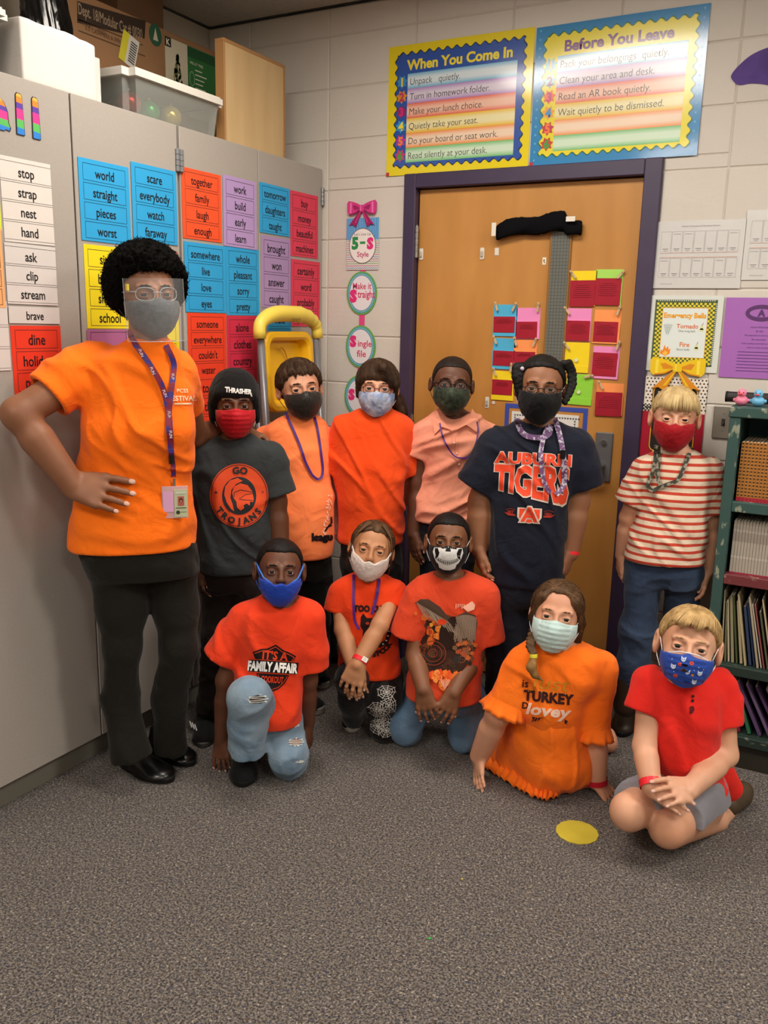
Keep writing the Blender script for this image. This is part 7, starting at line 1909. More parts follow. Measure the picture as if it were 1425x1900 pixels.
# ---------------------------------------------------------------- 7 blond boy in striped shirt
def stripe_mat():
    m = cloth('red_striped_jersey', '#d6c2ac'); nt = m.node_tree; nd = nt.nodes; lk = nt.links; b = nd['Principled BSDF']
    tc = nd.new('ShaderNodeTexCoord'); sx = nd.new('ShaderNodeSeparateXYZ'); lk.new(tc.outputs['Object'], sx.inputs[0])
    def M2(op, a, b_): n = nd.new('ShaderNodeMath'); n.operation = op; (lk.new(a, n.inputs[0]) if not isinstance(a, float) else setattr(n.inputs[0], 'default_value', a)); n.inputs[1].default_value = b_; return n.outputs[0]
    n = M2('FRACT', M2('MULTIPLY', sx.outputs['Z'], 1/.0248), 0.0); n = M2('LESS_THAN', n, .40)
    mx = nd.new('ShaderNodeMix'); mx.data_type = 'RGBA'; lk.new(n, mx.inputs[0]); mx.inputs[6].default_value = lin('#d9c5ae'); mx.inputs[7].default_value = lin('#b8402e')
    lk.new(mx.outputs[2], b.inputs['Base Color']); return m
def stripe_boy():
    S = dict(D=3.0, u=1245, label='blond boy with a red mask in a red and white striped t-shirt beside the bookcase', head=(1252, 777, 0, .94, 3, 2, 2), skin=fair2, shirt=stripe_mat(), brow=sandy, smile=1, ears=1.15, bth=.6,
        rows=[(832, 1222, 1290, .045, 0), (843, 1206, 1306, .062, 0), (856, 1190, 1322, .080, 0), (890, 1184, 1322, .092, 0), (940, 1184, 1312, .096, 0), (985, 1172, 1308, .098, -.01), (1040, 1158, 1304, .104, -.01)],
        arms=[arm([(1196, 872, 0), (1166, 960, .04), (1154, 1030, .08)], R3, (1166, 932, .02, .052, .052), (1146, 1085, .08), (-.9, .3, 0), -1, .12),
              arm([(1314, 876, -.02), (1319, 965, -.02), (1312, 1060, -.03)], R3, (1318, 952, -.02, .052, .052), (1308, 1110, -.04), (1, .2, 0), 1, .12)],
        neck=(1256, 836, .050, .050, .032), nr=.040, folds=dict(amp=.0065, scale=(6, 6, 10), seed=61, diag=.7))
    X = person(S); H, root, fr = X['H'], X['root'], X['fr']
    _, *HV = hair(X, lambda q: hair_cap(q, .009, [.044, .044, .044, .032, .016, .0, -.030, -.042], .003), blond_hair, amp=.0010, sc=(110, 60, 10)); locks(X, *HV, blond_hair, 1000, .013, 5, .0007, seed=6)
    r_ = random.Random(4); L = []
    for i in range(110):
        x = -.062+.124*i/109+r_.uniform(-.002, .002); e = .034+r_.uniform(-.006, .006); ss = math.sqrt(max(0, 1-(x/.094)**2))
        L.append(([(x*.45, -.045, .116), (x*.85, -.085*ss-.004, .088), (x, -.098*ss, .060), (x*1.03, -.099*ss+.002, e)], .0021))
    strands(X, 'fringe', L, blond_hair)
    mask(H, root, cloth('crimson_mask', '#a3121e', rough=.7, bump=.08), 'seam', top=-.018, side=(-.006, -.072), bot=-.116, t=.007, loops='#a3121e')
    lm = mat('camo_lanyard', '#3a3a30', rough=.7, color2='#8a8474', vscale=70, thr=(.5, .55))
    lb = MB(); ribbon_on(lb, X['bv'], [(1217, 826), (1215, 860), (1208, 885), (1202, 900), (1210, 910), (1222, 905), (1240, 898), (1258, 890), (1270, 865), (1278, 845), (1284, 830)], .013, off=.010, D=2.95)
    ribbon_on(lb, X['bv'], [(1222, 828), (1222, 860), (1220, 885), (1226, 900)], .013, off=.015, D=2.95); lb.build('lanyard', lm, root)['label'] = 'camouflage lanyard'
    rg = MB(); c = fr.p(1256, 838, -.02); n_ = fr.back
    jn = cloth('blue_denim', '#36465e', c2='#26334a', vscale=7)
    p = Print()
    trousers(X, [(1030, 1164, 1300, .088, 0), (1052, 1162, 1300, .092, 0), (1085, 1158, 1300, .08, 0)], [dict(pts=[(1196, 1080, 0), (1184, 1170, 0), (1176, 1240, .0), (1170, 1268, -.0)], r=[.064, .060, .056, .058]), dict(pts=[(1266, 1080, 0), (1262, 1170, .02), (1256, 1300, .04)], r=[.064, .054, .052])], jn, dict(amp=.006, scale=(8, 8, 14), seed=5))
    bt = mat('brown_boot_leather', '#33251a', rough=.5, var=.3, vscale=14)
    F = Field(); pts = [fr.p(1163, 1256, -.0), fr.p(1160, 1310, -.01)]; F.chain(pts, [.048, .042], .02); V, Q = F.mesh(np.min(pts, 0)-.06, np.max(pts, 0)+.06, .005); 
    bo = shoe(fr, floor_at(1152, 1368), floor_at(1166, 1322), .095, .085, bt, black_sole, root, name='boot'); mesh_obj('boot_shaft', V, Q, bt, bo, True)
    shoe(fr, floor_at(1244, 1386), floor_at(1250, 1343), .095, .085, bt, black_sole, root, name='boot')
    a = X['A'][0]['P']; band(a[1], a[2], .0225, root, mat('silver_band', '#c9c4bc', rough=.3), pos=1.0, w=.014, name='bracelet')
# ---------------------------------------------------------------- 8 kneeling boy, blue mask
def family_boy():
    red = cloth('orange_red_jersey', '#ee4420', c2='#e23a18', vscale=5)
    S = dict(D=2.68, u=500, label='kneeling boy with a blue mask under his nose in an orange-red Family Affair t-shirt', head=(519, 1060, 0, .92, 2, 12, 3), skin=dark1, shirt=red, brow=black_hair, ears=1.15,
        rows=[(1106, 484, 552, .050, 0), (1116, 462, 572, .066, 0), (1130, 444, 584, .082, 0), (1165, 436, 584, .094, 0), (1215, 442, 570, .098, 0), (1260, 434, 562, .104, -.01), (1300, 432, 560, .108, -.02), (1335, 450, 560, .100, -.02)],
        arms=[arm([(455, 1150, 0), (418, 1262, -.01), (412, 1372, .02)], R3, (407, 1222, -.01, .060, .062), (410, 1412, .0), (-.6, .8, .1), 1, .115, curl=(6, 10, 8), spread=1.6),
              arm([(573, 1150, 0), (572, 1262, .03), (570, 1345, .08)], R3, (578, 1238, .01, .056, .060), (574, 1386, .06), (.9, .4, 0), -1, .11)],
        neck=(519, 1118, .060, .056, .050), nr=.040, folds=dict(amp=.007, scale=(6, 6, 8), seed=71, diag=.9), slk=.026)
    X = person(S); H, root, fr = X['H'], X['root'], X['fr']
    hair(X, lambda q: hair_cap(q, .006, [.069, .069, .067, .036, .008, -.01, -.03, -.04], .003), black_hair, amp=.0006, sc=(120, 120, 120))
    mask(H, root, cloth('royal_blue_mask', '#1c3fa8', rough=.6, bump=.15), 'cup', top=-.040, side=(-.020, -.070), bot=-.118, t=.008, loops='#2a5cc0')
    e = MB()
    for s in (-1, 1): e.tube([H.w(s*.030, -.096, -.036), H.w(s*.058, -.074, -.018), H.w(s*.074, -.038, .010), H.w(s*.081, -.004, .026)], .0028, 6)
    e.build('mask_strap', mat('blue_binding', '#3f72c8', rough=.6), root, True)
    K = '#1c1214'; go = printer(X, 508, 1233, -.03, -.10); p = Print()
    def P8(L): return [(a*.001, b*.001) for a, b in L]
    p.poly(P8([(-70, 34), (-44, 46), (-26, 48), (0, 62), (26, 46), (46, 40), (68, 30), (54, 4), (58, -12), (-60, -12), (-56, 6)]), K, 1)
    p.line(P8([(-64, 30), (-40, 40), (-22, 42), (0, 55), (24, 40), (44, 34), (62, 26), (50, 4)]), .0022, '#d8401e', 2)
    p.rect(-.078, -.026, .078, .010, K, 3); p.line([(-.078, .012), (.078, .012)], .0018, '#d8401e', 4); p.line([(-.078, -.028), (.078, -.028)], .0018, '#d8401e', 4)
    p.poly(P8([(-52, -30), (52, -30), (40, -58), (22, -76), (0, -86), (-22, -76), (-40, -58)]), K, 1); p.line(P8([(-46, -34), (-35, -56), (-20, -71), (0, -79), (20, -71), (35, -56), (46, -34)]), .0018, '#d8401e', 2)
    p.text("IT'S A", .002, .028, .025, '#d8401e', 3, bold=.03, maxw=.080); p.text('FAMILY AFFAIR', -.002, -.008, .028, '#f2efec', 5, bold=.05, maxw=.158); p.text('COOKOUT', .0, -.047, .020, '#d8401e', 3, bold=.03, maxw=.070)
    go(p)
    jn = cloth('faded_denim', '#92a5b4', c2='#607a92', vscale=7)
    # front leg with raised knee, other knee on the carpet
    def ex(F):
        F.cone(fr.p(505, 1325, .05), fr.p(462, 1292, -.16), .070, .062, .03)
    o, V, Q = trousers(X, [(1300, 452, 552, .085, .02), (1330, 452, 556, .09, .02), (1350, 458, 556, .08, .02)],
        [dict(pts=[fr.p(462, 1296, -.15), fr.p(460, 1340, -.13), fr.p(458, 1392, -.11)], r=[.062, .055, .060], wall=0),
         dict(pts=[fr.p(528, 1345, .0), fr.p(534, 1400, -.06), np.array([*floor_at(536, 1440)[:2], .055]), np.array([*(floor_at(536, 1440)[:2]+fr.back[:2]*.17), .05])], r=[.062, .060, .054, .05], cut=False)], jn, dict(amp=.004, scale=(12, 12, 12), seed=8), extra=ex)
    bj = bvh_of(V, Q); p = Print(); r_ = random.Random(9)
    def rip(cx, cy, w, h, c='#3a2318'):
        p.poly([(cx+w*math.cos(a)*(1+.15*r_.uniform(-1, 1)), cy+h*math.sin(a)*(1+.2*r_.uniform(-1, 1))) for a in np.linspace(0, 2*math.pi, 16, endpoint=False)], c, 1)
        for k in range(4): yy = cy-h*.7+k*h*.45; p.line([(cx-w*.95, yy+r_.uniform(-.002, .002)), (cx, yy-.001), (cx+w*.95, yy+r_.uniform(-.002, .002))], .0018, '#c9d0cc', 2)
        for k in range(16): a = r_.uniform(0, 6.28); p.line([(cx+w*math.cos(a), cy+h*math.sin(a)), (cx+w*1.2*math.cos(a)+.002, cy+h*1.35*math.sin(a))], .0016, '#d3dad6', 2)
    O = fr.p(478, 1305, -.15)
    rip(0, .012, .026, .012)
    fd = unit(O-CAM)
    lay_on('rip', p, bj, O, fr.right, unit(fr.up-fd*(fr.up@fd)), fd, ink(), o)
    p = Print(); rip(0, 0, .022, .010, '#7a4a34'); rip(-.002, .052, .012, .006, '#1a1a22'); rip(.010, -.062, .012, .003, '#2a3038'); O = fr.p(548, 1376, -.06); lay_on('rip', p, bj, O, fr.right, unit(fr.up-fd*(fr.up@fd)), fd, ink(), o)
    shoe(fr, floor_at(450, 1462), floor_at(458, 1408), .098, .10, black_fab, black_sole, root, name='boot', stripes='#1a1a1a')
    q = floor_at(536, 1440)+fr.back*.20; shoe(fr, q*[1, 1, 0], q*[1, 1, 0]+fr.back*.17, .085, .06, black_fab, black_sole, root)
# ---------------------------------------------------------------- 9 kneeling girl with white mask
def web_girl():
    red = cloth('red_orange_jersey', '#f04818', c2='#e63e12', vscale=6)
    S = dict(D=2.93, u=685, label='smiling girl with a white mask below her nose, crossed hands and cat t-shirt', head=(689, 1022, 0, .92, -2, 12, 10), skin=tan1, shirt=red, brow=mid_brown, smile=1, bth=.7, ears=.85,
        rows=[(1066, 654, 714, .045, 0), (1075, 634, 730, .060, 0), (1088, 624, 742, .074, 0), (1115, 622, 742, .084, 0), (1160, 634, 738, .086, 0), (1200, 630, 742, .088, 0), (1248, 628, 744, .092, 0)],
        arms=[arm([(632, 1102, 0), (636, 1170, -.06), (656, 1235, -.14)], [.034, .028, .021], (625, 1135, -.01, .048, .048), (664, 1303, -.19), (-.3, .9, .2), 1, .125, curl=(10, 20, 15)),
              arm([(732, 1100, 0), (705, 1160, -.12), (664, 1232, -.20)], [.034, .029, .021], (726, 1128, -.03, .048, .050), (640, 1300, -.22), (-.2, .95, .2), -1, .130, curl=(10, 20, 18), spread=1.3)],
        neck=(687, 1074, .046, .048, .032), nr=.036, folds=dict(amp=.006, scale=(7, 7, 9), seed=83, diag=-.6))
    X = person(S); H, root, fr = X['H'], X['root'], X['fr']
    _, *HV = hair(X, lambda q: smin(hair_cap(q, .007, [.075, .072, .060, .034, .006, -.015, -.04, -.05], .004), E_(q, (.01, .10, .06), (.035, .03, .035)), .01), mid_brown, amp=.0016, sc=(90, 50, 14)); locks(X, *HV, mid_brown, 900, .012, 5, .0007, seed=7, crown=(.01, -.06, .09))
    r_ = random.Random(8); L = []
    for i in range(26):
        s = 1 if i % 2 else -1; x = s*(.030+.03*r_.random()); L.append(([(x*.6, -.055, .108), (s*.062, -.062, .062), (s*.078, -.035+r_.uniform(-.008, .008), .010), (s*(.078+r_.uniform(0, .01)), -.01, -.050-r_.uniform(0, .03))], .0026))
    strands(X, 'loose_hair', L, mid_brown)
    mask(H, root, cloth('white_cotton_mask', '#d8cfc8', c2='#c9bab4', vscale=20, bump=.06), 'cup', top=-.042, side=(-.012, -.066), bot=-.112, t=.007, loops='#ded6d0')
    e = MB()
    for s in (-1, 1): e.tube([H.w(s*.040, -.092, -.040), H.w(s*.064, -.064, -.014), H.w(s*.076, -.030, .010)], .0026, 6)
    e.build('mask_edge', mat('white_binding', '#ded6d0', rough=.6), root, True)
    K = '#241416'; go = printer(X, 690, 1160, -.02); p = Print()
    p.text('TOO CUTE', -.002, .056, .020, K, 1, bold=.07, maxw=.125)
    p.poly([(-.038, .028), (-.030, .040), (-.018, .024), (.014, .024), (.026, .038), (.034, .020), (.038, -.004), (.022, -.030), (-.022, -.032), (-.040, -.004)], K, 1)
    p.poly([(-.030, -.02), (.030, -.02), (.034, -.075), (-.034, -.075)], K, 1); p.ell(-.015, .006, .007, .005, '#b8402a', 2, 12); p.ell(.014, .006, .007, .005, '#b8402a', 2, 12)
    arc = [(.030, -.070), (.052, -.055), (.060, -.030), (.058, .0), (.050, .012)]
    p.line(arc, .014, K, 1)
    for (a, b) in ((.040, -.064), (.051, -.052), (.057, -.036), (.059, -.020), (.057, -.004)): p.rect(a-.003, b-.0025, a+.003, b+.0025, '#cfc8c4', 3)
    p.arc_text('TO SPOOK', .0, -.03, .070, 285, .018, K, 2, step=13, bold=.06, inward=True)
    go(p)
    lb = MB(); ribbon_on(lb, X['bv'], [(656, 1066), (656, 1090), (656, 1115), (658, 1150), (666, 1168)], .009, off=.008, D=2.85); ribbon_on(lb, X['bv'], [(704, 1072), (702, 1090), (697, 1115), (690, 1140)], .010, off=.008, D=2.85)
    lb.build('lanyard', mat('purple_ribbon'), root)
    def ex(F): F.cone(fr.p(660, 1255, .04), fr.p(650, 1256, -.12), .060, .050, .03); F.cone(fr.p(715, 1258, .04), fr.p(712, 1290, -.05), .064, .060, .03)
    bl = cloth('black_leggings', '#121011', rough=.5)
    q = floor_at(712, 1374)
    o, V, Q = trousers(X, [(1225, 634, 738, .080, .01), (1250, 632, 740, .085, .01), (1270, 640, 738, .07, .01)],
        [dict(pts=[fr.p(652, 1262, -.10), fr.p(654, 1300, -.08), fr.p(655, 1325, -.06)], r=[.050, .044, .038], cut=False),
         dict(pts=[fr.p(712, 1290, -.05), np.array([q[0], q[1], .12]), np.array([q[0], q[1], .05]), np.array([*(q[:2]+fr.back[:2]*.2), .045])], r=[.062, .056, .048, .040], cut=False)], bl, extra=ex, folds_=dict(amp=.002, scale=(12, 12, 12), seed=8))
    bj = bvh_of(V, Q); p = Print(); r_ = random.Random(12); W_ = '#d8d4ce'
    def P10(t, o_): return (.016*math.sin(t*3)+o_, .085-.175*t)
    for wcx, wcy in ((.006, .052), (.012, .012), (-.002, -.028), (.008, -.066), (-.018, .0), (-.016, -.052)):
        rays = [(r_.uniform(.018, .028), 2*math.pi*k/9+r_.uniform(-.15, .15)) for k in range(9)]
        for L_, a in rays: p.line([(wcx, wcy), (wcx+L_*math.cos(a), wcy+L_*1.2*math.sin(a))], .0013, W_, 1)
        for f_ in (.35, .62, .9):
            pts = [(wcx+L_*f_*math.cos(a), wcy+L_*1.2*f_*math.sin(a)) for L_, a in rays]; p.line(pts+[pts[0]], .0012, W_, 1)
    p.V = [(x*1.45, y*1.12, z) for x, y, z in p.V]; O = fr.p(712, 1316, -.08); fd = unit(O-CAM); lay_on('web_print', p, bj, O, fr.right, unit(fr.up-fd*(fr.up@fd)), fd, ink(), o)
    shoe(fr, floor_at(652, 1360), floor_at(656, 1325), .078, .07, black_fab, white_sole, root, stripes='#2a2a2a')
    q2 = q+fr.back*.23; shoe(fr, q2*[1, 1, 0], q2*[1, 1, 0]+fr.back*.16, .075, .05, black_fab, white_sole, root)
    a = X['A'][1]['P']; bb = band(a[1], a[2], .0265, root, bandm, pos=.90, w=.015); 
    c = a[1]+(a[2]-a[1])*.90; d = unit(a[2]-a[1]); f = -fr.back; f = unit(f-d*(f@d)); s_ = np.cross(d, f); pp = Print(); pp.rect(-.010, -.008, .010, .008, '#dcd8d2'); pp.ring(0, 0, .004, .004, .001, '#7a7a7a', 1, 10); pp.lay('band_label', c+f*.0280+fr.right*.008, s_, d, f, paper(), bb)
# ---------------------------------------------------------------- 10 kneeling boy with skull mask
def skull_boy():
    red = cloth('faded_red_orange_jersey', '#dc4a28', c2='#d04020', vscale=5)
    S = dict(D=2.85, u=830, label='kneeling boy with a skull-print mask and an eagle picture on his red-orange t-shirt', head=(832, 1007, 0, .89, 0, 12, 1), skin=brown1, shirt=red, brow=black_hair, ears=1.1,
        rows=[(1062, 804, 872, .048, 0), (1070, 786, 890, .062, 0), (1084, 768, 904, .078, 0), (1120, 762, 908, .092, 0), (1180, 768, 898, .096, 0), (1240, 760, 894, .100, -.01), (1292, 752, 892, .104, -.02)],
        arms=[arm([(778, 1105, 0), (770, 1215, -.04), (786, 1280, -.14)], R3, (752, 1180, -.01, .056, .060), (796, 1335, -.17), (-.2, .95, .1), 1, .120, curl=(10, 22, 18)),
              arm([(895, 1105, 0), (882, 1215, -.03), (842, 1285, -.14)], R3, (906, 1190, -.0, .056, .062), (818, 1338, -.17), (.2, .95, .1), -1, .120, curl=(10, 22, 20))],
        neck=(836, 1068, .054, .052, .036), nr=.038, folds=dict(amp=.0055, scale=(6, 6, 8), seed=91, diag=.6))
    X = person(S); H, root, fr = X['H'], X['root'], X['fr']
    hair(X, lambda q: hair_cap(q, .006, [.069, .068, .064, .036, .008, -.01, -.03, -.04], .003), black_hair, amp=.0007, sc=(120, 120, 120))
    V, Q, mo = mask(H, root, cloth('black_skull_mask', '#0f0f10', bump=.05), 'cup', top=-.014, side=(-.010, -.076), bot=-.116, t=.007, loops='#d8d4d0')
    bv = bvh_of(V, Q); p = Print(); W_ = '#d4d4d2'; B = '#0f0f10'
    p.poly([(-.045, .026), (-.020, .032), (0, .034), (.020, .032), (.045, .026), (.050, .006), (.044, -.012), (.036, -.026), (.030, -.030), (.026, -.044), (.010, -.050), (-.010, -.050), (-.026, -.044), (-.030, -.030), (-.036, -.026), (-.044, -.012), (-.050, .006)], W_, 1)
    for s in (-1, 1): p.poly([(s*.046, .020), (s*.034, .022), (s*.028, .010), (s*.032, -.006), (s*.042, -.016), (s*.040, -.002)], B, 2)
    p.poly([(0, .024), (.009, .018), (.007, .027), (.003, .034), (-.003, .034), (-.007, .027), (-.009, .018)], B, 2)
    top = [(x, -.004-.010*(1-(x/.036)**2)) for x in np.linspace(-.036, .036, 13)]; mid = [(x, y-.008) for x, y in top]; bot = [(x, y-.016+.004*(abs(x)/.036)) for x, y in top]
    for i in range(12): p.poly([bot[i], bot[i+1], top[i+1], top[i]], B, 2)
    for i in range(12):
        for a, b in ((top, mid), (mid, bot)):
            x0, x1 = a[i][0]+.0009, a[i+1][0]-.0009; ym = (a[i][1]+a[i+1][1])/2; yb = (b[i][1]+b[i+1][1])/2; p.poly([(x0, yb+.0012), (x1, yb+.0012), (x1, ym-.0010), (x0, ym-.0010)], '#c4c4c0', 3)
    for k in range(7): x = -.018+.006*k; p.rect(x-.0004, .000, x+.0004, .010, '#8f8f8e', 2)
    c = H.w(0, -.15, -.052); lay_on('skull_print', p, bv, c, fr.right, unit(H.R[:, 2]), fr.back, ink(), mo, off=.0008, step=.0003, maxe=.008)
    # eagle picture: wings, dark rock, flames and moon
    go = printer(X, 829, 1186, -.03); p = Print(); r_ = random.Random(21); K = '#3a231a'; K2 = '#4f3324'; G_ = '#8d7460'
    p.poly([(-.052, .055), (-.02, .06), (.02, .062), (.060, .05), (.066, -.02), (.052, -.07), (.034, -.098), (-.02, -.104), (-.048, -.09), (-.060, -.04)], K, 1)
    for i in range(120):
        x = r_.uniform(-.060, .066); y = r_.uniform(-.095, .055); s_ = r_.uniform(.004, .014); c_ = r_.choice(['#4a2d20', '#2c1a14', '#5c3a28', '#3a231a', '#7a4a30', '#33302c'])
        p.poly([(x+s_*math.cos(a)*r_.uniform(.5, 1.2), y+s_*math.sin(a)*r_.uniform(.5, 1.2)) for a in (0, 1.1, 2.1, 3.2, 4.2, 5.3)], c_, 1.5)
    for i in range(34): x = r_.gauss(-.040, .016); y = r_.gauss(.040, .022); s_ = r_.uniform(.004, .010); p.poly([(x+s_*math.cos(a), y+s_*math.sin(a)*1.2) for a in (0, 1.3, 2.5, 3.7, 5)], r_.choice(['#e8882a', '#d8682a', '#e0a040', '#b8401e']), 2)
    p.poly([(-.085, .094), (-.070, .105), (-.050, .106), (-.020, .086), (.0, .062), (.010, .040), (-.006, .034), (-.026, .044), (-.046, .062), (-.066, .086)], '#4b382c', 2.5)
    p.poly([(.012, .040), (.020, .062), (.044, .076), (.070, .068), (.076, .050), (.072, .0), (.062, -.012), (.048, .0), (.036, -.004), (.024, .018)], '#4b382c', 2.5)
    for k in range(26): t = k/25; a = (-.080+.085*t, .096-.05*t); p.line([a, (a[0]+.020, a[1]-.030-.008*r_.random())], .0010, '#b09a86', 3)
    for k in range(24): t = k/23; a = (.022+.050*t, .062+.006*math.sin(t*3)); p.line([a, (a[0]-.004+.004*t, a[1]-.060-.010*r_.random())], .0010, '#b09a86', 3)
    p.ell(.012, .046, .012, .014, '#2c1c16', 3, 12); p.ell(-.014, .046, .012, .008, '#d8401e', 3.2, 12); p.ell(.0, .010, .020, .040, '#2c1c16', 2.8, 16)
    for rr in (.034, .024, .012): p.ring(-.034, -.040, rr, rr, .002, '#8a3a24', 3, 24)
    for i in range(26): x = r_.gauss(.048, .012); y = r_.gauss(-.022, .012); s_ = r_.uniform(.003, .008); p.poly([(x+s_*math.cos(a), y+s_*math.sin(a)) for a in (0, 1.3, 2.5, 3.7, 5)], r_.choice(['#a8502e', '#c86838', '#7a5a44']), 3)
    for i in range(50): x = r_.uniform(-.040, .040); y = -.092-r_.random()*.045*(1-abs(x)/.045); s_ = r_.uniform(.004, .010); p.poly([(x+s_*math.cos(a), y+s_*math.sin(a)*1.5) for a in (0, 1.3, 2.5, 3.7, 5)], r_.choice(['#f0782a', '#e8562a', '#f09a4a', '#e84a24']), 3)
    p.poly([(.036, .088), (.050, .076), (.066, .084), (.068, .096), (.060, .106), (.052, .100)], '#f0b49c', 3)
    for k in range(5): p.line([(.020+k*.005, .096), (.020+k*.005, .084+.003*(k % 3))], .002, '#f0b49c', 3)
    for k in range(7): p.line([(.0-.012+k*.004, -.110), (-.006+k*.002, -.138+.004*abs(k-3))], .0013, '#f0c0a8', 4)
    p.V = [(x*1.32, y*1.22, z) for x, y, z in p.V]
    go(p)
    jn = cloth('mid_blue_denim', '#6d8aa8', c2='#46627f', vscale=6)
    ql, qr = floor_at(752, 1385), floor_at(862, 1396)
    for q in (ql, qr): q[2] = 0
    ql = ql+fr.back*.02; qr = qr+fr.back*.02
    def ex(F):
        F.cone(fr.p(790, 1290, .10), np.array([ql[0], ql[1], .11]), .072, .060, .03); F.cone(fr.p(866, 1290, .10), np.array([qr[0], qr[1], .11]), .072, .062, .03)
    trousers(X, [(1270, 766, 886, .085, .02), (1292, 764, 886, .09, .02), (1315, 768, 884, .08, .03)],
        [dict(pts=[np.array([ql[0], ql[1], .11]), np.array([ql[0], ql[1], .058]), ql*[1, 1, 0]+fr.back*.22+[0, 0, .05]], r=[.060, .056, .045], cut=False), dict(pts=[np.array([qr[0], qr[1], .11]), np.array([qr[0], qr[1], .058]), qr*[1, 1, 0]+fr.back*.22+[0, 0, .05]], r=[.062, .057, .045], cut=False)], jn, dict(amp=.004, scale=(11, 11, 11), seed=18), extra=ex)
    for q in (ql, qr): g = q*[1, 1, 0]+fr.back*.25; shoe(fr, g, g+fr.back*.16, .08, .055, black_fab, white_sole, root)
    a = X['A'][1]['P']; band(a[1], a[2], .0235, root, bandm, pos=.93, w=.018)
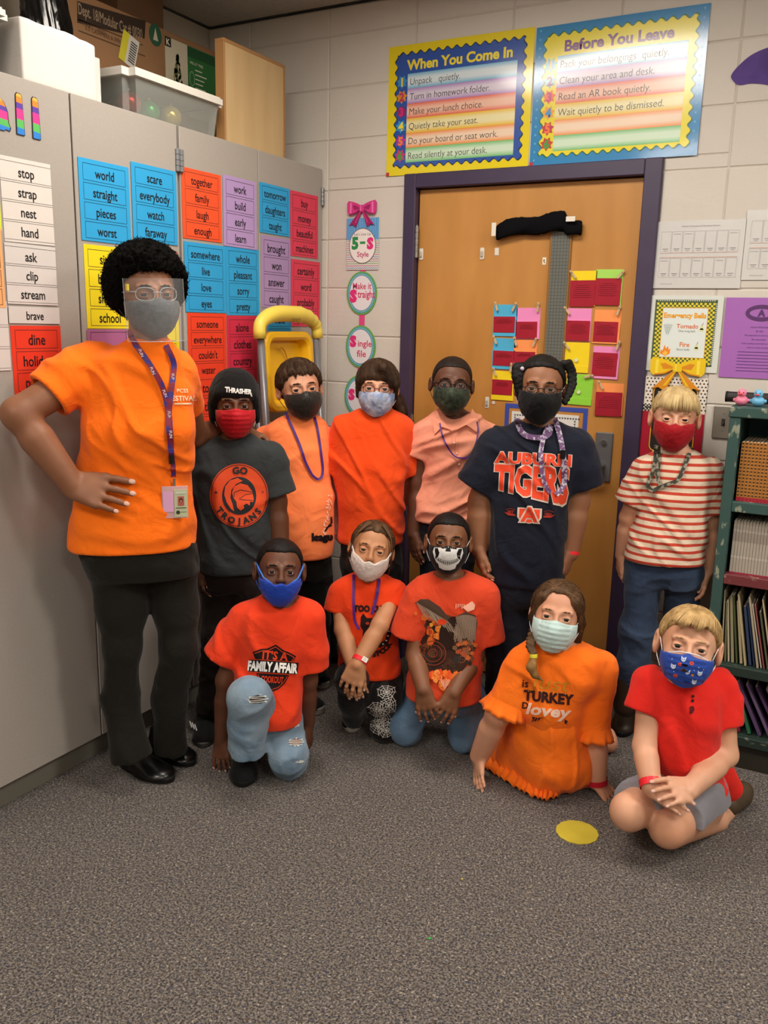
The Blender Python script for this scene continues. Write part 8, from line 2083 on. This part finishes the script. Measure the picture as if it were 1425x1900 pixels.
# ---------------------------------------------------------------- 11 sitting girl in orange dress
def dress_girl():
    org = cloth('orange_dress_jersey', '#ff7c1e', c2='#f96f14', vscale=4)
    S = dict(D=2.62, u=1035, label='girl with a side braid and pale blue surgical mask sitting in an orange ruffled dress', head=(1032, 1143, 0, .97, -1, 12, 6), skin=fair1, shirt=org, ears=.75, bth=.7, brow=mid_brown, shirt_name='dress', iris='#3a2a1c',
        rows=[(1188, 990, 1076, .050, 0), (1198, 972, 1102, .070, 0), (1214, 960, 1118, .090, 0), (1250, 962, 1116, .104, 0), (1300, 966, 1086, .104, 0), (1330, 966, 1085, .100, .01), (1360, 972, 1084, .092, .03)],
        arms=[arm([(970, 1232, 0), (924, 1325, -.02), (890, 1402, .04)], [.046, .040, .029], (938, 1308, -.01, .058, .060), (888, 1444, .0), (-.9, .3, .3), 1, .125, curl=(4, 8, 8), spread=1.3),
              arm([(1110, 1240, .0), (1102, 1362, -.01), (1106, 1446, -.02)], [.046, .040, .030], (1096, 1352, -.01, .060, .062), (1128, 1474, -.04), (.3, .3, .9), -1, .120, curl=(2, 6, 6), spread=1.6)],
        neck=(1032, 1196, .064, .058, .040), nr=.044, folds=dict(amp=.005, scale=(7, 7, 12), seed=101, diag=.6), slk=.026)
    X = person(S); H, root, fr = X['H'], X['root'], X['fr']
    # cuff ruffles
    for i, a in enumerate(X['A']):
        c = a['c']; d = unit(c-a['P'][0]) if i == 0 else unit(c-fr.p(1104, 1290, 0)); u1 = unit(np.cross(d, fr.up*.1+fr.right)); v1 = np.cross(d, u1); n = 72; V = []; F = []
        for j, (dd, rr) in enumerate(((-.020, .058), (.000, .064), (.022, .072), (.034, .076), (.034, .073), (.0, .060), (-.020, .054))):
            for k in range(n): t = 2*math.pi*k/n; w = 1+(.06*math.sin(9*t)+.04*math.sin(17*t))*(max(0, dd)/.034); V.append(c+d*(dd-.008)+(u1*math.cos(t)+v1*math.sin(t))*rr*w)
        for j in range(6):
            for k in range(n): F.append((j*n+k, j*n+(k+1) % n, (j+1)*n+(k+1) % n, (j+1)*n+k))
        mesh_obj('sleeve_ruffle', V, F, org, X['shirt'], True)
    # skirt: folded knees under cloth
    F = Field(); B_ = np.stack([fr.right, fr.back, fr.up], 1)
    hemf = [floor_at(*q) for q in ((884, 1402), (889, 1417), (904, 1434), (930, 1451), (960, 1470), (988, 1485), (1012, 1492), (1034, 1486))]; cc = floor_at(1030, 1415)
    F.cone(fr.p(1026, 1342, .01), fr.p(1030, 1388, .03), .110, .118, .05); F.ell(fr.p(1036, 1408, .02), (.110, .125, .085), B_, .05)
    F.cone(fr.p(1064, 1400, .10), fr.p(1068, 1424, .04), .085, .07, .05)
    for i, q in enumerate(hemf):
        o_ = unit(q-cc); e = q-o_*.066+[0, 0, .045]; F.cone(fr.p(1000, 1366, .04), e, .075, .034, .045)
    lo = np.array(hemf+[fr.p(1130, 1400, .2), fr.p(1060, 1500, -.15)]).min(0)-.08; hi = np.array(hemf+[fr.p(1130, 1400, .3), fr.p(1000, 1320, 0)]).max(0)+.12; lo[2] = .002
    F.post = lambda P: folds(.006, (9, 9, 5), 7, .8, 1.2)(P)
    V, Q = F.mesh(lo, hi, .0055); V = smooth_mesh(V, Q, 2, .5); V[:, 2] = np.maximum(V[:, 2], .004); sk_ = mesh_obj('skirt', V, Q, org, root, True)
    P = []
    for i in range(len(hemf)-1):
        for t in np.linspace(0, 1, 12, endpoint=False): P.append(hemf[i]*(1-t)+hemf[i+1]*t)
    P.append(hemf[-1]); V = []; Fc = []; m_ = 5; N = len(P)
    for i, p_ in enumerate(P):
        o_ = unit(p_-cc); ph = i*1.25+1.3*math.sin(i*.37)
        for j in range(m_):
            t = j/(m_-1); q = p_-o_*(.054*(1-t))+o_*.005*t*math.sin(ph); q[2] = .070*(1-t)**1.0+.005+.009*t*(1+math.sin(ph)); V.append(q)
    for i in range(N-1):
        for j in range(m_-1): Fc.append((i*m_+j, i*m_+j+1, (i+1)*m_+j+1, (i+1)*m_+j))
    rf = mesh_obj('hem_ruffle', V, Fc, org, sk_, True); sm = rf.modifiers.new('thickness', 'SOLIDIFY'); sm.thickness = .003; sm.offset = 1
    def hr(q):
        d = hair_cap(q, .010, [.082, .076, .056, .030, .0, -.03, -.05, -.06], .004)
        d = smin(d, C_(q, (.050, -.050, .060), (.082, .002, -.010), .018, .014), .015); d = smin(d, C_(q, (.080, .004, .0), (.082, .03, -.085), .014, .010), .01)
        return smin(d, C_(q, (-.050, -.048, .060), (-.076, .0, -.020), .014, .012), .012)
    _, *HV = hair(X, hr, mid_brown, amp=.0015, sc=(90, 60, 14)); locks(X, *HV, mid_brown, 1100, .014, 5, .0007, seed=8, crown=(-.02, -.06, .10))
    pts = [(992, 1170, .0), (986, 1186, -.05), (984, 1200, -.085), (990, 1214, -.105)]; P = [fr.p(*q) for q in pts]; F = Field(); PP = []
    for i in range(len(P)-1):
        for t in np.linspace(0, 1, 4, endpoint=False): PP.append(P[i]*(1-t)+P[i+1]*t)
    PP.append(P[-1])
    for i, p_ in enumerate(PP): rr = .013-.0003*i; F.ell(p_+fr.right*rr*.55*(1 if i % 2 else -1), (rr*.9, rr*.8, rr*.75), None, .004)
    A_ = np.array(PP); V, Q = F.mesh(A_.min(0)-.03, A_.max(0)+.03, .0026); mesh_obj('braid', V, Q, mid_brown, root, True)
    F = Field(); F.chain([fr.p(990, 1220, -.108), fr.p(986, 1238, -.122), (fr.p(992, 1252, -.128)), fr.p(1006, 1262, -.130)], [.011, .014, .010, .003], .01); A_ = np.array([fr.p(990, 1218, -.11), fr.p(1008, 1264, -.13)]); F.post = lambda P: -.001*vnoise(P*[400, 400, 60])
    V, Q = F.mesh(A_.min(0)-.03, A_.max(0)+.03, .0026); mesh_obj('braid_tail', V, Q, hairm('light_brown_tip', '#9a7440', '#6b4e2c'), root, True)
    tb = MB(); tb.tube([fr.p(990, 1214, -.108), fr.p(990, 1220, -.110)], .0125, 12); tb.build('hair_tie', mat('yellow_tie', '#d8cc3a', rough=.5), root)
    mask(H, root, cloth('pale_blue_surgical_mask', '#bcd6d4', rough=.6, bump=.04), 'pleat', top=-.008, side=(-.012, -.074), bot=-.112, t=.008, loops='#e8e8e4', out=1.05)
    go = printer(X, 1020, 1298, -.03); p = Print()
    p.text('is', -.078, .042, .024, '#3a1c1e', 1, bold=.02); 
    for i, (u, v) in enumerate(((0, .048), )): p.text('Just', .0, .050, .040, '#c98a24', 1, bold=.0, shear=.35, sx=1.5, maxw=.12)
    for k in range(9): p.ell(-.038+.012*k, .024-.003*(k % 2), .0018, .0018, '#d9b040', 2, 8)
    V0 = len(p.V); p.text('TURKEY', -.004, .006, .030, '#3a1c1e', 1, bold=.05, maxw=.155)
    p.text('lovey', .0, -.034, .034, '#f0cdb8', 2, bold=.035, shear=.25, sx=1.35, maxw=.135); p.text('D', -.074, -.026, .020, '#3a1c1e', 1, bold=.03)
    p.poly([(-.052, -.058), (-.036, -.060), (-.014, -.056), (-.036, -.070), (-.052, -.074), (-.048, -.066)], '#3a1c1e', 2)
    for k in range(4): p.line([(-.046+k*.008, -.072), (-.038+k*.008, -.058)], .002, '#c85a1a', 3)
    p.poly([(.050, -.056), (.060, -.060), (.056, -.068), (.062, -.072), (.050, -.068)], '#3a1c1e', 2)
    for k in range(4): p.ell(-.012+k*.010, -.0175, .0016, .0016, '#e0a028', 3, 8)
    go(p)
    # feet behind
    ft = Field(); q = floor_at(1128, 1398); 
    F = Field(); F.cone(q+[0, 0, .035], q-fr.right*.10+[0, 0, .04], .028, .032, .02); F.cone(q+[0, 0, .030]+fr.back*.05, q+[0, 0, .055], .022, .024, .02); F.cone(q+[0, 0, .04], q+[0, 0, .07]+fr.back*.02, .022, .018, .02); V, Q = F.mesh(q-.16, q+.16, .005); mesh_obj('foot', V, Q, fair1, root, True)
    a = X['A'][1]['P']; band(a[1], a[2], .0365, root, mat('dark_red_band', '#b8182c', rough=.4), pos=1.02, w=.018)
# ---------------------------------------------------------------- 12 kneeling boy in red
def red_boy():
    red = cloth('bright_red_jersey', '#e62d22', c2='#da241c', vscale=5)
    S = dict(D=2.36, u=1265, label='blond kneeling boy in a red t-shirt and grey shorts with a blue patterned mask', head=(1277, 1200, -.03, 1.0, 0, 15, 5), skin=fair2, shirt=red, brow=sandy, ears=1.25, bth=.7, iris='#4a3420',
        rows=[(1258, 1232, 1310, .055, 0), (1250, 1222, 1322, .060, .0), (1266, 1204, 1334, .080, 0), (1300, 1196, 1340, .098, 0), (1350, 1204, 1334, .106, 0), (1400, 1212, 1332, .108, .01), (1432, 1216, 1340, .108, .03), (1456, 1222, 1350, .106, .05)],
        arms=[arm([(1208, 1270, 0), (1196, 1385, -.06), (1208, 1458, -.15)], [.038, .032, .024], (1191, 1322, -.025, .052, .056), (1258, 1482, -.20), (-.1, .7, .7), -1, .125, curl=(8, 18, 16), to=25),
              arm([(1336, 1275, 0), (1345, 1400, -.03), (1282, 1462, -.16)], [.040, .036, .025], (1343, 1342, -.015, .052, .058), (1230, 1470, -.21), (.1, .7, .75), 1, .130, curl=(6, 14, 14), to=30)],
        neck=(1270, 1262, .062, .055, .045), nr=.042, folds=dict(amp=.0075, scale=(9, 9, 4), seed=111, diag=.4),
        skin_add=[((1225, 1480, .02), (1167, 1504, -.13), .066, .053), ((1300, 1490, .03), (1240, 1534, -.14), .070, .055), ((1167, 1510, -.13), (1196, 1510, .12), .047, .038), ((1240, 1540, -.135), (1325, 1520, .07), .050, .040), ((1325, 1520, .07), (1350, 1500, .13), .038, .032)],
        fine=[(1166, 1504, -.13, .08), (1240, 1530, -.16, .085)])
    # order the rows from top to bottom
    S['rows'] = [(1248, 1234, 1310, .055, 0), (1258, 1216, 1326, .070, 0), (1272, 1200, 1338, .086, 0)]+S['rows'][3:]
    X = person(S); H, root, fr = X['H'], X['root'], X['fr']
    _, *HV = hair(X, lambda q: hair_cap(q, .009, [.066, .064, .054, .030, .012, -.005, -.03, -.04], .003), sandy, amp=.0014, sc=(100, 60, 12)); locks(X, *HV, sandy, 950, .012, 4, .0007, seed=9)
    r_ = random.Random(14); L = []
    for i in range(100):
        x = -.058+.116*i/99+r_.uniform(-.002, .002); e = .060+.007*math.sin(i*.18)+r_.uniform(-.005, .004); ss = math.sqrt(max(0, 1-(x/.092)**2))
        L.append(([(x*.5+.01, -.045, .112), (x*.85+.005, -.083*ss-.003, .090), (x, -.093*ss-.002, .072), (x*1.02-.002, -.0955*ss, e)], .0019))
    strands(X, 'fringe', L, sandy)
    V, Q, mo = mask(H, root, cloth('blue_print_mask', '#24459e', rough=.6, bump=.06), 'pleat', top=-.016, side=(-.022, -.072), bot=-.108, t=.008, loops='#f0eeea', out=1.06)
    bv = bvh_of(V, Q); p = Print()
    for (x, y, k) in ((-.012, .030, 'b'), (.010, .024, 'o'), (-.034, .004, 'w'), (-.018, .014, 'o'), (.004, -.002, 'w'), (.036, .000, 'w'), (-.024, -.020, 'o'), (.018, -.008, 'y'), (.026, -.026, 'w'), (-.012, -.004, 'y'), (-.040, .022, 's'), (.030, .016, 's'), (.020, .006, 's'), (-.004, .016, 's'), (-.030, -.010, 's'), (.044, .012, 's'), (.008, -.030, 'n')):
        if k in 'bw':
            p.poly([(x-.006, y+.008), (x-.003, y+.004), (x+.003, y+.004), (x+.006, y+.008), (x+.006, y-.003), (x+.002, y-.007), (x-.002, y-.007), (x-.006, y-.003)], '#c8d4e8', 1); p.ell(x-.0025, y, .0012, .0016, '#24459e', 2, 6); p.ell(x+.0025, y, .0012, .0016, '#24459e', 2, 6)
        elif k == 'o': p.ell(x, y, .006, .0052, '#d8502a', 1, 12); p.ell(x, y-.001, .0025, .0015, '#24459e', 2, 8)
        elif k == 'y': p.ell(x, y, .0042, .0036, '#c8803a', 1, 10)
        elif k == 's': p.ell(x, y, .0016, .0016, '#8fb0e0', 1, 8)
        else: p.rect(x-.008, y-.003, x+.008, y+.003, '#1a2a68', 1)
    c = H.w(0, -.16, -.056); lay_on('mask_print', p, bv, c, unit(H.R[:, 0]), unit(H.R[:, 2]), unit(H.R[:, 1]), ink(), mo, off=.0008, step=.0003, maxe=.01)
    e = MB(); e.tube([H.w(-.052, -.083, -.020), H.w(-.025, -.103, -.010), H.w(0, -.115, -.008), H.w(.025, -.103, -.010), H.w(.052, -.083, -.020)], .0016, 6); e.build('mask_piping', mat('white_binding2', '#e6e2dc', rough=.6), mo)
    p = Print()
    for (x, y) in ((0, .012), (.0005, .0), (.0, -.030)): p.ell(x, y, .0042, .0042, '#2a1014', 1, 12)
    p.poly([(-.006, -.018), (.004, -.014), (.008, -.024), (.004, -.034), (-.004, -.038), (-.003, -.028)], '#5a1418', 1); printer(X, 1285, 1300)(p)
    # shorts
    gs = cloth('grey_shorts_cloth', '#8b8a92', c2='#7d7c84', vscale=7)
    def ex(F):
        F.tube_open([fr.p(1228, 1474, .03), fr.p(1181, 1494, -.09)], [.084, .071], k=.03, wall=0)
        F.tube_open([fr.p(1294, 1480, .04), fr.p(1253, 1517, -.10)], [.092, .079], k=.03, wall=0)
        F.cone(fr.p(1296, 1480, .05), fr.p(1318, 1508, .02), .075, .052, .03)
    trousers(X, [(1425, 1216, 1334, .10, .02), (1450, 1212, 1338, .11, .02), (1475, 1214, 1336, .10, .03)], [], gs, dict(amp=.003, scale=(8, 8, 8), seed=19), extra=ex, name='shorts')
    for a_, b_ in (((1350, 1499, .12), (1372, 1490, .17)), ((1200, 1508, .13), (1206, 1500, .22))):
        F = Field(); p0, p1 = fr.p(*a_), fr.p(*b_); p0[2] = .040; p1[2] = .042; F.cone(p0, p1, .037, .034, .02); F.cone(p1, p1+unit(p1-p0)*.02+[0, 0, .012], .030, .028, .02)
        V, Q = F.mesh(np.minimum(p0, p1)-.08, np.maximum(p0, p1)+.08, .004); V[:, 2] = np.maximum(V[:, 2], .001); ob = mesh_obj('clog', V, Q, mat('brown_clog', '#4a3c2c', rough=.5), root, True)
    a = X['A'][0]['P']; band(a[1], a[2], .0305, root, bandm, pos=.95, w=.020)
    # flared tail of the shirt
    F = Field(); F.cone(fr.p(1330, 1430, .05), fr.p(1350, 1462, .06), .05, .045, .03, flat=fr.back, fs=.5); V, Q = F.mesh(np.min([fr.p(1300, 1480, 0)], 0)-.15, fr.p(1340, 1420, .1)+.15, .005); mesh_obj('shirt_tail', V, Q, red, X['shirt'], True)
for fn_ in (beanie_boy, lanyard_boy, glasses_girl, polo_boy, auburn_girl, stripe_boy, family_boy, web_girl, skull_boy, dress_girl, red_boy): fn_()
